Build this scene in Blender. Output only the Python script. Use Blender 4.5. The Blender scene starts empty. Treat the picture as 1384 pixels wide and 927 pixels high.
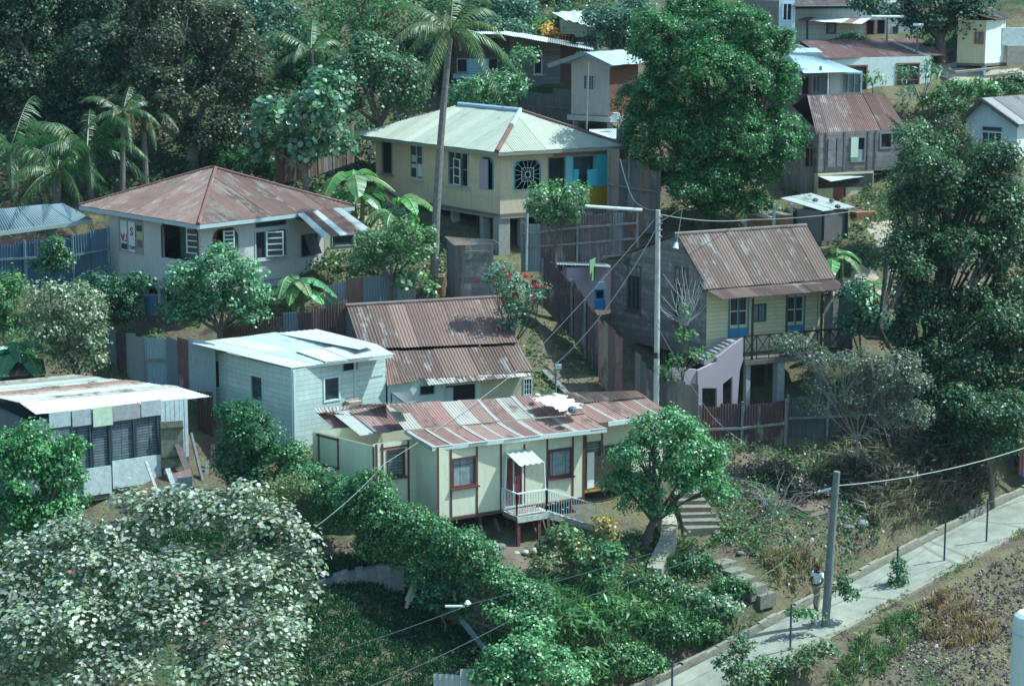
import bpy, math, random
import numpy as np
from mathutils import Vector, Matrix
R = math.radians
rng = random.Random(7)
nr = np.random.default_rng(11)
SC = bpy.context.scene
COL = SC.collection
# ------------------------------------------------------------------ camera
CZ, F, PT = 30.0, 2900.0, R(10.5)
CP, SP = math.cos(PT), math.sin(PT)
cam = bpy.data.cameras.new('camera'); cam.sensor_width = 36; cam.lens = 36 * F / 1384
cam.clip_start = 1; cam.clip_end = 3000
camo = bpy.data.objects.new('camera', cam); COL.objects.link(camo)
camo.location = (0, 0, CZ); camo.rotation_euler = (R(90) - PT, 0, 0); SC.camera = camo
V = Vector
def ray(px, py):
    v = 463.5 - py
    return V((px - 692.0, F * CP + v * SP, -F * SP + v * CP))
def P(px, py, Y):
    d = ray(px, py); t = Y / d.y
    return V((d.x * t, Y, CZ + d.z * t))
def PZ(px, py, z):
    d = ray(px, py); t = (z - CZ) / d.z
    return V((d.x * t, d.y * t, z))
def depth(p): return p.y * CP - (p.z - CZ) * SP
def proj(p):
    dp = depth(p); up = p.y * SP + (p.z - CZ) * CP
    return 692 + F * p.x / dp, 463.5 - F * up / dp
def go(S, d, px):
    """distance along horizontal unit d from S until it projects on column px"""
    k = px - 692.0
    return (k * depth(S) - F * S.x) / (F * d[0] - k * d[1] * CP)
def hup(S, py):
    """height above S that projects on row py"""
    e = 463.5 - py
    return (e * depth(S) - F * (S.y * SP + (S.z - CZ) * CP)) / (F * CP + e * SP)
def adir(a): return V((math.sin(R(a)), math.cos(R(a)), 0))
# ------------------------------------------------------------------ terrain
PATHPTS = [tuple(P(*q)) for q in [(800,985,66.6),(936,928,68.2),(1064,861,70.5),(1112,836,72.0),(1236,768,75.4),(1292,738,77.0),(1388,688,80.0),(1480,646,83.2)]] + [(32.0, 90.5, 11.4)]
ANCH = [(690,745,73.3),(590,750,72.8),(760,745,74),(450,830,69.2),(420,927,66),(560,800,69.6),(640,872,68.0),(560,880,67.6),(700,880,67.8),(740,890,67.6),(430,800,70.2),(150,927,65),(0,800,70),(1384,927,69.5),(1200,927,68.3),
 (1060,927,68.6),(950,700,76.5),(1000,785,73.2),(870,800,71.5),(900,600,80),(1060,608,82),(1000,618,81.6),(943,618,81.2),(1116,602,82.6),(1205,592,83),(952,718,76),(928,668,78.3),(975,700,76.5),(478,292,94.3),(530,300,92),(1200,650,80),(1300,600,82.5),(1384,600,83),(1150,700,77.5),
 (1000,545,85.5),(640,575,80.8),(396,602,77.3),(320,600,78.5),(150,680,76),(250,660,76.5),(60,690,75.5),(200,425,87),(150,400,90.6),(60,400,90),(0,500,84),(200,515,83),(100,520,83),(290,520,81.5),
 (690,335,92.5),(840,340,92),(770,440,88.6),(740,520,83.8),(850,540,83.2),(815,475,88),(845,495,86.5),(880,500,86),(780,455,88.2),(1120,300,96.5),(1180,320,95.5),(1110,315,93.5),(950,300,94),(1000,290,95),(1000,400,90),(1230,130,105),(1180,136,105.5),
 (1340,110,108),(1300,100,109),(1384,120,107),(1330,225,99),(1280,200,100),(430,300,94),(560,318,91.8),(515,302,94.5),(507,308,98.2),(560,318,95.6),(620,330,93.2),(468,242,99.5),(620,150,106),(740,140,105),(800,165,102),(780,68,113),(1130,52,113.5),(1050,55,113.5),(1230,480,87),(1180,380,91),
 (265,235,99),(165,262,96),(60,260,96),(480,392,90.3),(440,405,89),(405,408,88),(560,400,87.5),(640,400,87.8),(400,425,87),(660,450,85)]
def plane(x, y): return 9.0 + (y - 73.0) * .443
_ax = []; 
for a in ANCH:
    p = P(*a); _ax.append((p.x, p.y, p.z - plane(p.x, p.y)))
for q in PATHPTS: _ax.append((q[0], q[1], q[2] - plane(q[0], q[1])))
_ax = np.array(_ax)
_pp = np.array(PATHPTS)
_nz = nr.uniform(0, 6.28, (12, 2)); _nk = nr.normal(0, 1, (12, 2))
def pathinfo(x, y):
    best = np.full(x.shape, 1e9); z = np.zeros(x.shape)
    for a, b in zip(_pp[:-1], _pp[1:]):
        d = b[:2] - a[:2]; L2 = (d * d).sum()
        t = np.clip(((x - a[0]) * d[0] + (y - a[1]) * d[1]) / L2, 0, 1)
        dd = np.hypot(x - a[0] - t * d[0], y - a[1] - t * d[1])
        m = dd < best
        best = np.where(m, dd, best); z = np.where(m, a[2] + t * (b[2] - a[2]), z)
    return best, z
def H(x, y):
    x = np.asarray(x, float); y = np.asarray(y, float)
    num = np.zeros(x.shape); den = np.full(x.shape, .02)
    for ax, ay, r in _ax:
        w = np.exp(-((x - ax) ** 2 + (y - ay) ** 2) / (2 * 2.6 ** 2)) + .02 * np.exp(-((x - ax) ** 2 + (y - ay) ** 2) / (2 * 7.0 ** 2))
        num += w * r; den += w
    h = plane(x, y) + num / den
    n = 0
    for (a, b), (k1, k2), s in zip(_nz, _nk, [.3, .45, .6, .8, 1.1, 1.5, 1.9, 2.4, 3, 3.8, 4.6, 5.5]):
        n = n + .045 / s ** .6 * np.sin(k1 * s * x + k2 * s * y + a + 1.3 * np.sin(.7 * s * (k2 * x - k1 * y) + b))
    h = h + n
    h = np.where(y < 60, np.maximum(h, -6 + 0 * h), h)
    h = np.where(y > 190, plane(0, 190) + (y - 190) * .12, h)
    dd, pz = pathinfo(x, y)
    w = np.clip((2.5 - dd) / .7, 0, 1); w = w * w * (3 - 2 * w)
    return h * (1 - w) + (pz - .06) * w
def Hs(x, y): return float(H(np.array([x]), np.array([y]))[0])
def G(px, py):
    """first point where the sight line through the pixel meets the ground"""
    d = ray(px, py); ys = np.linspace(55, 180, 900)
    t = ys / d.y; zz = CZ + d.z * t
    hh = H(d.x * t, ys); i = int(np.argmax(zz < hh))
    if i == 0: i = 500
    a, b = zz[i - 1] - hh[i - 1], zz[i] - hh[i]
    y = ys[i - 1] + (ys[i] - ys[i - 1]) * (a / (a - b + 1e-9))
    p = P(px, py, float(y)); return p
# ------------------------------------------------------------------ mesh builder
def emp(name, loc, label=None, cat=None, group=None, kind=None):
    o = bpy.data.objects.new(name, None); COL.objects.link(o); o.location = loc
    o.empty_display_size = .3
    tag(o, label, cat, group, kind); return o
def tag(o, label=None, cat=None, group=None, kind=None):
    if label: o['label'] = label
    if cat: o['category'] = cat
    if group: o['group'] = group
    if kind: o['kind'] = kind
    return o
def rootloc(o):
    l = V((0, 0, 0))
    while o is not None: l += o.location; o = o.parent
    return l
class MB:
    def __init__(s): s.v = []; s.f = []; s.c = []; s.u = []
    def poly(s, pts, col=(.5, .5, .5, 0), uv=None):
        n = len(s.v); s.v += [tuple(p) for p in pts]; s.f.append(tuple(range(n, n + len(pts))))
        s.c.append(col)
        if uv is None:
            a, b, c = V(pts[0]), V(pts[1]), V(pts[2]); nn = (b - a).cross(c - a)
            if nn.length > 0: nn.normalize()
            if abs(nn.z) > .7: uv = [(p[0], p[1]) for p in pts]
            else:
                t = V((-nn.y, nn.x, 0)); t.normalize()
                uv = [(V(p).dot(t), p[2]) for p in pts]
        s.u.append(uv)
    def quad(s, a, b, c, d, col=(.5, .5, .5, 0), uv=None): s.poly([a, b, c, d], col, uv)
    def obox(s, o, ex, ey, ez, col=(.5, .5, .5, 0)):
        """box from corner o with edge vectors"""
        o = V(o); ex = V(ex); ey = V(ey); ez = V(ez)
        if ex.cross(ey).dot(ez) < 0: o = o + ex; ex = -ex
        p = [o, o + ex, o + ex + ey, o + ey]; q = [a + ez for a in p]
        s.quad(p[3], p[2], p[1], p[0], col); s.quad(*q, col)
        for i in range(4):
            j = (i + 1) % 4; s.quad(p[i], p[j], q[j], q[i], col)
    def box(s, c, sx, sy, sz, col=(.5, .5, .5, 0), rz=0):
        d = V((math.cos(rz), math.sin(rz), 0)); e = V((-d.y, d.x, 0))
        s.obox(V(c) - d * sx / 2 - e * sy / 2 - V((0, 0, sz / 2)), d * sx, e * sy, V((0, 0, sz)), col)
    def bar(s, a, b, w, h=None, col=(.5, .5, .5, 0), up=None):
        a = V(a); b = V(b); h = h or w; d = b - a
        up = V(up) if up else (V((0, 0, 1)) if abs(d.normalized().z) < .95 else V((0, 1, 0)))
        x = d.cross(up).normalized(); y = x.cross(d).normalized()
        s.obox(a - x * w / 2 - y * h / 2, x * w, y * h, d, col)
    def tube(s, pts, rad, seg=7, col=(.5, .5, .5, 0)):
        pts = [V(p) for p in pts]; n = len(pts)
        if not hasattr(rad, '__len__'): rad = [rad] * n
        b = len(s.v); prev = None
        for i, p in enumerate(pts):
            d = (pts[min(i + 1, n - 1)] - pts[max(i - 1, 0)]).normalized()
            x = d.cross(V((0.123, 1, .05)) if prev is None else prev); 
            x = x.normalized() if prev is None else (prev - d * prev.dot(d)).normalized()
            prev = x; y = d.cross(x)
            for k in range(seg):
                a = 2 * math.pi * k / seg; s.v.append(tuple(p + (x * math.cos(a) + y * math.sin(a)) * rad[i]))
        for i in range(n - 1):
            for k in range(seg):
                k2 = (k + 1) % seg
                s.f.append((b + i * seg + k, b + i * seg + k2, b + (i + 1) * seg + k2, b + (i + 1) * seg + k)); s.c.append(col)
                s.u.append([(k / seg, i), (k / seg + .14, i), (k / seg + .14, i + 1), (k / seg, i + 1)])
        for e, rev in ((0, True), (n - 1, False)):
            ids = [b + e * seg + k for k in range(seg)]
            if rev: ids.reverse()
            s.f.append(tuple(ids)); s.c.append(col); s.u.append([(0, 0)] * seg)
    def build(s, name, mat, parent=None, label=None, cat=None, group=None, kind=None, smooth=False, loc=None):
        me = bpy.data.meshes.new(name)
        off = rootloc(parent) if parent else V(loc if loc is not None else (s.v[0] if s.v else (0, 0, 0)))
        if parent is None and loc is None and s.v:
            a = np.array(s.v); off = V((float(a[:, 0].mean()), float(a[:, 1].mean()), float(a[:, 2].min())))
        me.from_pydata([(p[0] - off.x, p[1] - off.y, p[2] - off.z) for p in s.v], [], s.f)
        at = me.attributes.new('Col', 'FLOAT_COLOR', 'FACE')
        at.data.foreach_set('color', np.array([c if len(c) == 4 else (*c, 0) for c in s.c], np.float32).ravel())
        uvl = me.uv_layers.new(name='UVMap')
        uvl.data.foreach_set('uv', np.array([q for f in s.u for q in f], np.float32).ravel())
        if smooth: me.polygons.foreach_set('use_smooth', np.ones(len(me.polygons), bool))
        me.materials.append(mat); me.update()
        o = bpy.data.objects.new(name, me); COL.objects.link(o)
        if parent: o.parent = parent
        else: o.location = off
        tag(o, label, cat, group, kind); return o
# ------------------------------------------------------------------ materials
def nt(name):
    m = bpy.data.materials.new(name); m.use_nodes = True; t = m.node_tree; t.nodes.clear()
    out = t.nodes.new('ShaderNodeOutputMaterial'); return m, t, out
class N:
    def __init__(s, t): s.t = t
    def n(s, ty, **kw):
        x = s.t.nodes.new(ty)
        for k, v in kw.items(): setattr(x, k, v)
        return x
    def l(s, a, b): s.t.links.new(a, b)
    def noise(s, vec, scale, det=4, rough=.6):
        x = s.n('ShaderNodeTexNoise'); x.inputs['Scale'].default_value = scale; x.inputs['Detail'].default_value = det; x.inputs['Roughness'].default_value = rough
        s.l(vec, x.inputs['Vector']); return x.outputs['Fac']
    def ramp(s, fac, a, b, ca=(0, 0, 0, 1), cb=(1, 1, 1, 1)):
        x = s.n('ShaderNodeValToRGB'); x.color_ramp.elements[0].position = a; x.color_ramp.elements[1].position = b
        x.color_ramp.elements[0].color = ca; x.color_ramp.elements[1].color = cb; s.l(fac, x.inputs[0]); return x.outputs[0]
    def mix(s, fac, a, b, mode='MIX'):
        x = s.n('ShaderNodeMix'); x.data_type = 'RGBA'; x.blend_type = mode
        for inp, val in ((x.inputs[0], fac), (x.inputs[6], a), (x.inputs[7], b)):
            if hasattr(val, 'is_output') or hasattr(val, 'links'): s.l(val, inp)
            elif isinstance(val, (int, float)): inp.default_value = val
            else: inp.default_value = (*val[:3], 1)
        return x.outputs[2]
    def math(s, op, a, b=None):
        x = s.n('ShaderNodeMath', operation=op)
        for i, val in enumerate((a, b)):
            if val is None: continue
            if isinstance(val, (int, float)): x.inputs[i].default_value = val
            else: s.l(val, x.inputs[i])
        return x.outputs[0]
    def scale(s, vec, sc):
        x = s.n('ShaderNodeMapping'); x.inputs['Scale'].default_value = sc; s.l(vec, x.inputs[0]); return x.outputs[0]
    def bsdf(s, out, col, rough=.8, spec=.3, metal=0, bump=None, bs=.3, bd=.02):
        b = s.n('ShaderNodeBsdfPrincipled'); b.inputs['Roughness'].default_value = rough if isinstance(rough, (int, float)) else .5
        if not isinstance(rough, (int, float)): s.l(rough, b.inputs['Roughness'])
        b.inputs['Specular IOR Level'].default_value = spec; b.inputs['Metallic'].default_value = metal
        if hasattr(col, 'links'): s.l(col, b.inputs['Base Color'])
        else: b.inputs['Base Color'].default_value = (*col[:3], 1)
        if bump is not None:
            k = s.n('ShaderNodeBump'); k.inputs['Strength'].default_value = bs; k.inputs['Distance'].default_value = bd
            s.l(bump, k.inputs['Height']); s.l(k.outputs[0], b.inputs['Normal'])
        s.l(b.outputs[0], out.inputs[0]); return b
_mc = {}
def paint(name, col, rough=.7, pat=None, dirt=.35, dcol=(.12, .10, .08), var=.12, board=.17, chip=0, chipcol=(.16, .14, .12)):
    key = (name,)
    if key in _mc: return _mc[key]
    m, t, out = nt(name); k = N(t)
    uv = k.n('ShaderNodeUVMap').outputs[0]; ob = k.n('ShaderNodeTexCoord').outputs['Object']
    base = k.mix(k.noise(ob, .9, 3), tuple(c * (1 - var) for c in col), tuple(min(1, c * (1 + var)) for c in col))
    bump = k.noise(ob, 14, 3)
    if pat in ('h', 'v'):
        sc = (1, 1, 1) if pat == 'h' else (1, 1, 1)
        br = k.n('ShaderNodeTexBrick'); vec = uv
        if pat == 'v':
            mp = k.n('ShaderNodeMapping'); mp.inputs['Rotation'].default_value = (0, 0, R(90)); k.l(uv, mp.inputs[0]); vec = mp.outputs[0]
        k.l(vec, br.inputs['Vector']); br.inputs['Scale'].default_value = 1
        br.inputs['Brick Width'].default_value = 3.1; br.inputs['Row Height'].default_value = board
        br.inputs['Mortar Size'].default_value = .009; br.inputs['Mortar Smooth'].default_value = .3; br.offset = .37; br.inputs['Bias'].default_value = 0
        br.inputs['Color1'].default_value = (.62, .62, .62, 1) if chip else (.9, .9, .9, 1); br.inputs['Color2'].default_value = (1.15, 1.15, 1.15, 1) if chip else (1.05, 1.05, 1.05, 1)
        br.inputs['Mortar'].default_value = (.25, .25, .25, 1) if chip else (.5, .5, .5, 1)
        base = k.mix(1.0, base, br.outputs['Color'], 'MULTIPLY')
        # grain
        g = k.noise(k.scale(uv, (2, 40, 1) if pat == 'h' else (40, 2, 1)), 1.2, 4)
        base = k.mix(k.ramp(g, .35, .75), base, tuple(c * .6 for c in col)) if chip else k.mix(k.math('MULTIPLY', k.ramp(g, .5, .9), .35), base, tuple(c * .7 for c in col))
        bump = k.math('SUBTRACT', k.math('MULTIPLY', bump, .25), br.outputs['Fac'])
    elif pat == 'block':
        br = k.n('ShaderNodeTexBrick'); k.l(uv, br.inputs['Vector']); br.inputs['Scale'].default_value = 1
        br.inputs['Brick Width'].default_value = .4; br.inputs['Row Height'].default_value = .2; br.inputs['Mortar Size'].default_value = .012
        br.inputs['Color1'].default_value = (.85, .85, .85, 1); br.inputs['Color2'].default_value = (1.05, 1.05, 1.05, 1); br.inputs['Mortar'].default_value = (.6, .6, .6, 1)
        base = k.mix(1.0, base, br.outputs['Color'], 'MULTIPLY'); bump = k.math('SUBTRACT', bump, br.outputs['Fac'])
    streak = k.noise(k.scale(uv, (3.2, .45, 1)), 2.0, 5, .65)
    base = k.mix(k.math('MULTIPLY', k.ramp(streak, .42, .74), dirt), base, dcol)
    low = k.noise(k.scale(uv, (1.1, 2.5, 1)), 1.0, 5, .7); base = k.mix(k.math('MULTIPLY', k.ramp(low, .5, .7), dirt * .8), base, tuple(c * .62 for c in col))
    spots = k.noise(ob, 9, 3, .7)
    base = k.mix(k.math('MULTIPLY', k.ramp(spots, .62, .72), min(1, dirt * 1.3)), base, dcol)
    if chip: base = k.mix(k.math('MULTIPLY', k.ramp(k.noise(ob, 2.2, 5, .7), .55, .62), chip), base, chipcol)
    k.bsdf(out, base, rough, .25, 0, bump, .35, .012)
    _mc[key] = m; return m
def vcolmat(name, rough=.6, spec=.3, rust=True, metal=0.0):
    """sheet metal: face colour, alpha = how rusty"""
    m, t, out = nt(name); k = N(t)
    at = k.n('ShaderNodeAttribute', attribute_name='Col'); uv = k.n('ShaderNodeUVMap').outputs[0]; ob = k.n('ShaderNodeTexCoord').outputs['Object']
    c = at.outputs['Color']; al = at.outputs['Alpha']
    c = k.mix(k.math('MULTIPLY', k.ramp(k.noise(ob, 3, 4), .3, .8), .35), c, k.mix(1.0, c, (.6, .62, .66), 'MULTIPLY'))
    n1 = k.noise(k.scale(uv, (5, .8, 1)), 1.6, 6, .7); n2 = k.noise(ob, 1.3, 5, .65)
    nn = k.math('ADD', k.math('MULTIPLY', n1, .5), k.math('MULTIPLY', n2, .5))
    f = k.math('ADD', k.math('SUBTRACT', nn, .67), k.math('MULTIPLY', al, .42))
    f = k.ramp(f, -.0, .07)
    rcol = k.mix(k.noise(ob, 7, 4, .7), (.07, .052, .045), (.175, .112, .085))
    c = k.mix(f, c, rcol)
    ps = k.math('ADD', k.math('MULTIPLY', k.noise(k.scale(uv, (2.2, .35, 1)), 1.3, 6, .72), .6), k.math('MULTIPLY', k.noise(ob, .9, 5, .7), .4))
    c = k.mix(k.math('MULTIPLY', k.ramp(ps, .53, .60), k.ramp(al, .12, .3)), c, (.27, .25, .235))
    c = k.mix(k.math('MULTIPLY', k.ramp(k.noise(ob, 22, 2), .62, .7), .5), c, (.06, .055, .06))
    k.bsdf(out, c, .62, .3, 0, k.noise(ob, 25, 2), .15, .01)
    return m
def leafmat(name, trans=.35, rough=.42, spec=.45):
    m, t, out = nt(name); k = N(t)
    at = k.n('ShaderNodeAttribute', attribute_name='Col'); c = at.outputs['Color']
    b = k.n('ShaderNodeBsdfPrincipled'); k.l(c, b.inputs['Base Color']); b.inputs['Roughness'].default_value = rough; b.inputs['Specular IOR Level'].default_value = spec
    tr = k.n('ShaderNodeBsdfTranslucent'); k.l(k.mix(1.0, c, (1.35, 1.65, 1.0), 'MULTIPLY'), tr.inputs[0])
    mx = k.n('ShaderNodeMixShader'); mx.inputs[0].default_value = trans
    k.l(b.outputs[0], mx.inputs[1]); k.l(tr.outputs[0], mx.inputs[2]); k.l(mx.outputs[0], out.inputs[0]); return m
def vplain(name, rough=.8, spec=.25, var=.25, bump=.3, sc=6):
    m, t, out = nt(name); k = N(t)
    at = k.n('ShaderNodeAttribute', attribute_name='Col'); ob = k.n('ShaderNodeTexCoord').outputs['Object']
    c = k.mix(k.ramp(k.noise(ob, sc, 5, .65), .3, .75), k.mix(1.0, at.outputs['Color'], (1 - var,) * 3, 'MULTIPLY'), k.mix(1.0, at.outputs['Color'], (1 + var * .6,) * 3, 'MULTIPLY'))
    k.bsdf(out, c, rough, spec, 0, k.noise(ob, sc * 3, 4), bump, .02); return m
M = {}
M['sheet'] = vcolmat('sheet_metal')
M['leaf'] = leafmat('leaves'); M['gloss'] = leafmat('glossy_leaves', .28, .4, .55)
M['v'] = vplain('mixed_surface'); M['rock'] = vplain('rough_stone', .9, .2, .35, .8, 4)
M['bark'] = vplain('bark', .95, .1, .4, .8, 8); M['wood'] = vplain('bare_timber', .85, .2, .4, .4, 7)
M['metalpaint'] = vplain('painted_metal', .45, .4, .1, .05, 9)
def glass():
    m, t, out = nt('window_glass'); k = N(t); ob = k.n('ShaderNodeTexCoord').outputs['Object']
    k.bsdf(out, k.mix(k.noise(ob, 2, 3), (.015, .022, .03), (.06, .08, .09)), .18, .6); return m
M['glass'] = glass()
def louvre(name, c1, c2, row=.11, rough=.35):
    m, t, out = nt(name); k = N(t); uv = k.n('ShaderNodeUVMap').outputs[0]; ob = k.n('ShaderNodeTexCoord').outputs['Object']
    br = k.n('ShaderNodeTexBrick'); k.l(uv, br.inputs['Vector']); br.inputs['Scale'].default_value = 1; br.inputs['Brick Width'].default_value = .55
    br.offset = 0; br.inputs['Row Height'].default_value = row; br.inputs['Mortar Size'].default_value = .012; br.inputs['Color1'].default_value = (*c1, 1); br.inputs['Color2'].default_value = (*c2, 1); br.inputs['Mortar'].default_value = (.02, .03, .035, 1)
    k.bsdf(out, k.mix(k.math('MULTIPLY', k.ramp(k.noise(ob, 5, 4), .4, .7), .6), br.outputs['Color'], tuple(c * .4 for c in c1)), rough, .5, 0, k.math('MULTIPLY', br.outputs['Fac'], -1), .6, .02); return m
M['louvre'] = louvre('louvre_panes', (.12, .16, .17), (.24, .29, .29)); M['dlouvre'] = louvre('dark_louvres', (.05, .07, .08), (.02, .03, .035), .16)
M['curtain'] = louvre('lace_curtain', (.22, .27, .28), (.3, .35, .36), 3.0, .8)
M['meshpane'] = louvre('wire_mesh', (.13, .17, .21), (.19, .23, .27), .1, .8)
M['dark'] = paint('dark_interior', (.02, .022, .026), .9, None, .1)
def tone(name, c, **k): return paint(name, c, **k)
# ------------------------------------------------------------------ corrugated sheets
GALV = [(.42, .46, .47, .0), (.36, .41, .44, .12), (.5, .53, .52, .05)]
def sheets(mb, p00, p10, p01, p11, pal, pitch=.115, amp=.019, sw=.8, jit=.04, rows=1, sag=0.0, under=True, edge=.0, edgecol=(.40, .38, .35, .22), seed=None, nseg=4):
    """corrugated sheets laid along u (p00->p10), corrugations running p00->p01"""
    rg = random.Random(seed if seed is not None else rng.random())
    p00, p10, p01, p11 = map(V, (p00, p10, p01, p11))
    n = ((p10 - p00).cross(p01 - p00)).normalized()
    if n.z < 0 or (abs(n.z) < .15 and n.y > 0): n = -n
    L = (p10 - p00).length; Lv = (p01 - p00).length; ns = max(1, round(L / sw))
    for r in range(rows):
        v0, v1 = r / rows, (r + 1) / rows
        for i in range(ns):
            u0, u1 = i / ns, (i + 1) / ns
            u1b = min(1, u1 + .06 * (L / ns) / L) if i < ns - 1 else 1
            col = rg.choice(pal); k = rg.uniform(.82, 1.12); col = (col[0] * k, col[1] * k, col[2] * k, min(1, max(0, col[3] + rg.uniform(-.12, .12))))
            lift = (i % 2) * .012 + (rows - 1 - r if False else r) * .016
            va = v0 - (rg.uniform(0, jit) / Lv if r == 0 else .04 / Lv); vb = v1 + (rg.uniform(-jit, 0) / Lv if r == rows - 1 else .04 / Lv)
            nc = max(2, int((u1b - u0) * L / pitch * 4)); nvv = nseg if sag else 1
            twist = rg.uniform(-.012, .012); ew = edge * rg.choice([0, .6, 1, 1.5])
            base = len(mb.v)
            for j in range(nvv + 1):
                v = va + (vb - va) * j / nvv
                for c in range(nc + 1):
                    u = u0 + (u1b - u0) * c / nc
                    a = p00.lerp(p10, u); b = p01.lerp(p11, u); q = a + (b - a) * v
                    w = math.cos(2 * math.pi * (u * L) / pitch)
                    q = q + n * (w * amp + lift + twist * (c / nc - .5)) - V((0, 0, sag * 4 * v * (1 - v)))
                    mb.v.append(tuple(q))
            W = nc + 1; uo = rg.uniform(0, 50)
            for j in range(nvv):
                for c in range(nc):
                    mb.f.append((base + j * W + c, base + j * W + c + 1, base + (j + 1) * W + c + 1, base + (j + 1) * W + c)); mb.c.append(edgecol if edge and c / nc < ew else col)
                    x0, x1 = uo + (u0 + (u1b - u0) * c / nc) * L, uo + (u0 + (u1b - u0) * (c + 1) / nc) * L; y0, y1 = (va + (vb - va) * j / nvv) * Lv, (va + (vb - va) * (j + 1) / nvv) * Lv
                    mb.u.append([(x0, y0), (x1, y0), (x1, y1), (x0, y1)])
def hip_side(mb, A, B, E, Fp, pal, pitch=.115, amp=.017, sw=.8, seed=1, rows=1):
    """one slope of a hip roof: eave A->B, ridge E (above A side) -> F (above B side)"""
    rg = random.Random(seed); A, B, E, Fp = map(V, (A, B, E, Fp))
    d = (B - A); L = d.length; d = d / L
    sl = (E - A) - d * (E - A).dot(d); S = sl.length; n = d.cross(sl).normalized()
    if n.z < 0: n = -n
    ea, eb = (E - A).dot(d), (Fp - A).dot(d); ns = round(L / sw)
    def top(x): return max(0, min(1, x / ea if ea > 0 else 1, (L - x) / (L - eb) if L > eb else 1))
    for i in range(ns):
        x0, x1 = L * i / ns, min(L, L * (i + 1) / ns + .05)
        col = rg.choice(pal); k = rg.uniform(.85, 1.1); col = (col[0] * k, col[1] * k, col[2] * k, min(1, max(0, col[3] + rg.uniform(-.1, .1))))
        nc = max(2, int((x1 - x0) / pitch * 4)); base = len(mb.v); uo = rg.uniform(0, 40)
        for c in range(nc + 1):
            x = x0 + (x1 - x0) * c / nc; w = math.cos(2 * math.pi * x / pitch) * amp + (i % 2) * .012
            mb.v.append(tuple(A + d * x - sl * (.02 / S) + n * w)); mb.v.append(tuple(A + d * x + sl * top(x) + n * w))
        for c in range(nc):
            b = base + c * 2; mb.f.append((b, b + 2, b + 3, b + 1)); mb.c.append(col)
            xa, xb = uo + x0 + (x1 - x0) * c / nc, uo + x0 + (x1 - x0) * (c + 1) / nc
            mb.u.append([(xa, 0), (xb, 0), (xb, top(xb - uo) * S), (xa, top(xa - uo) * S)])
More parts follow.
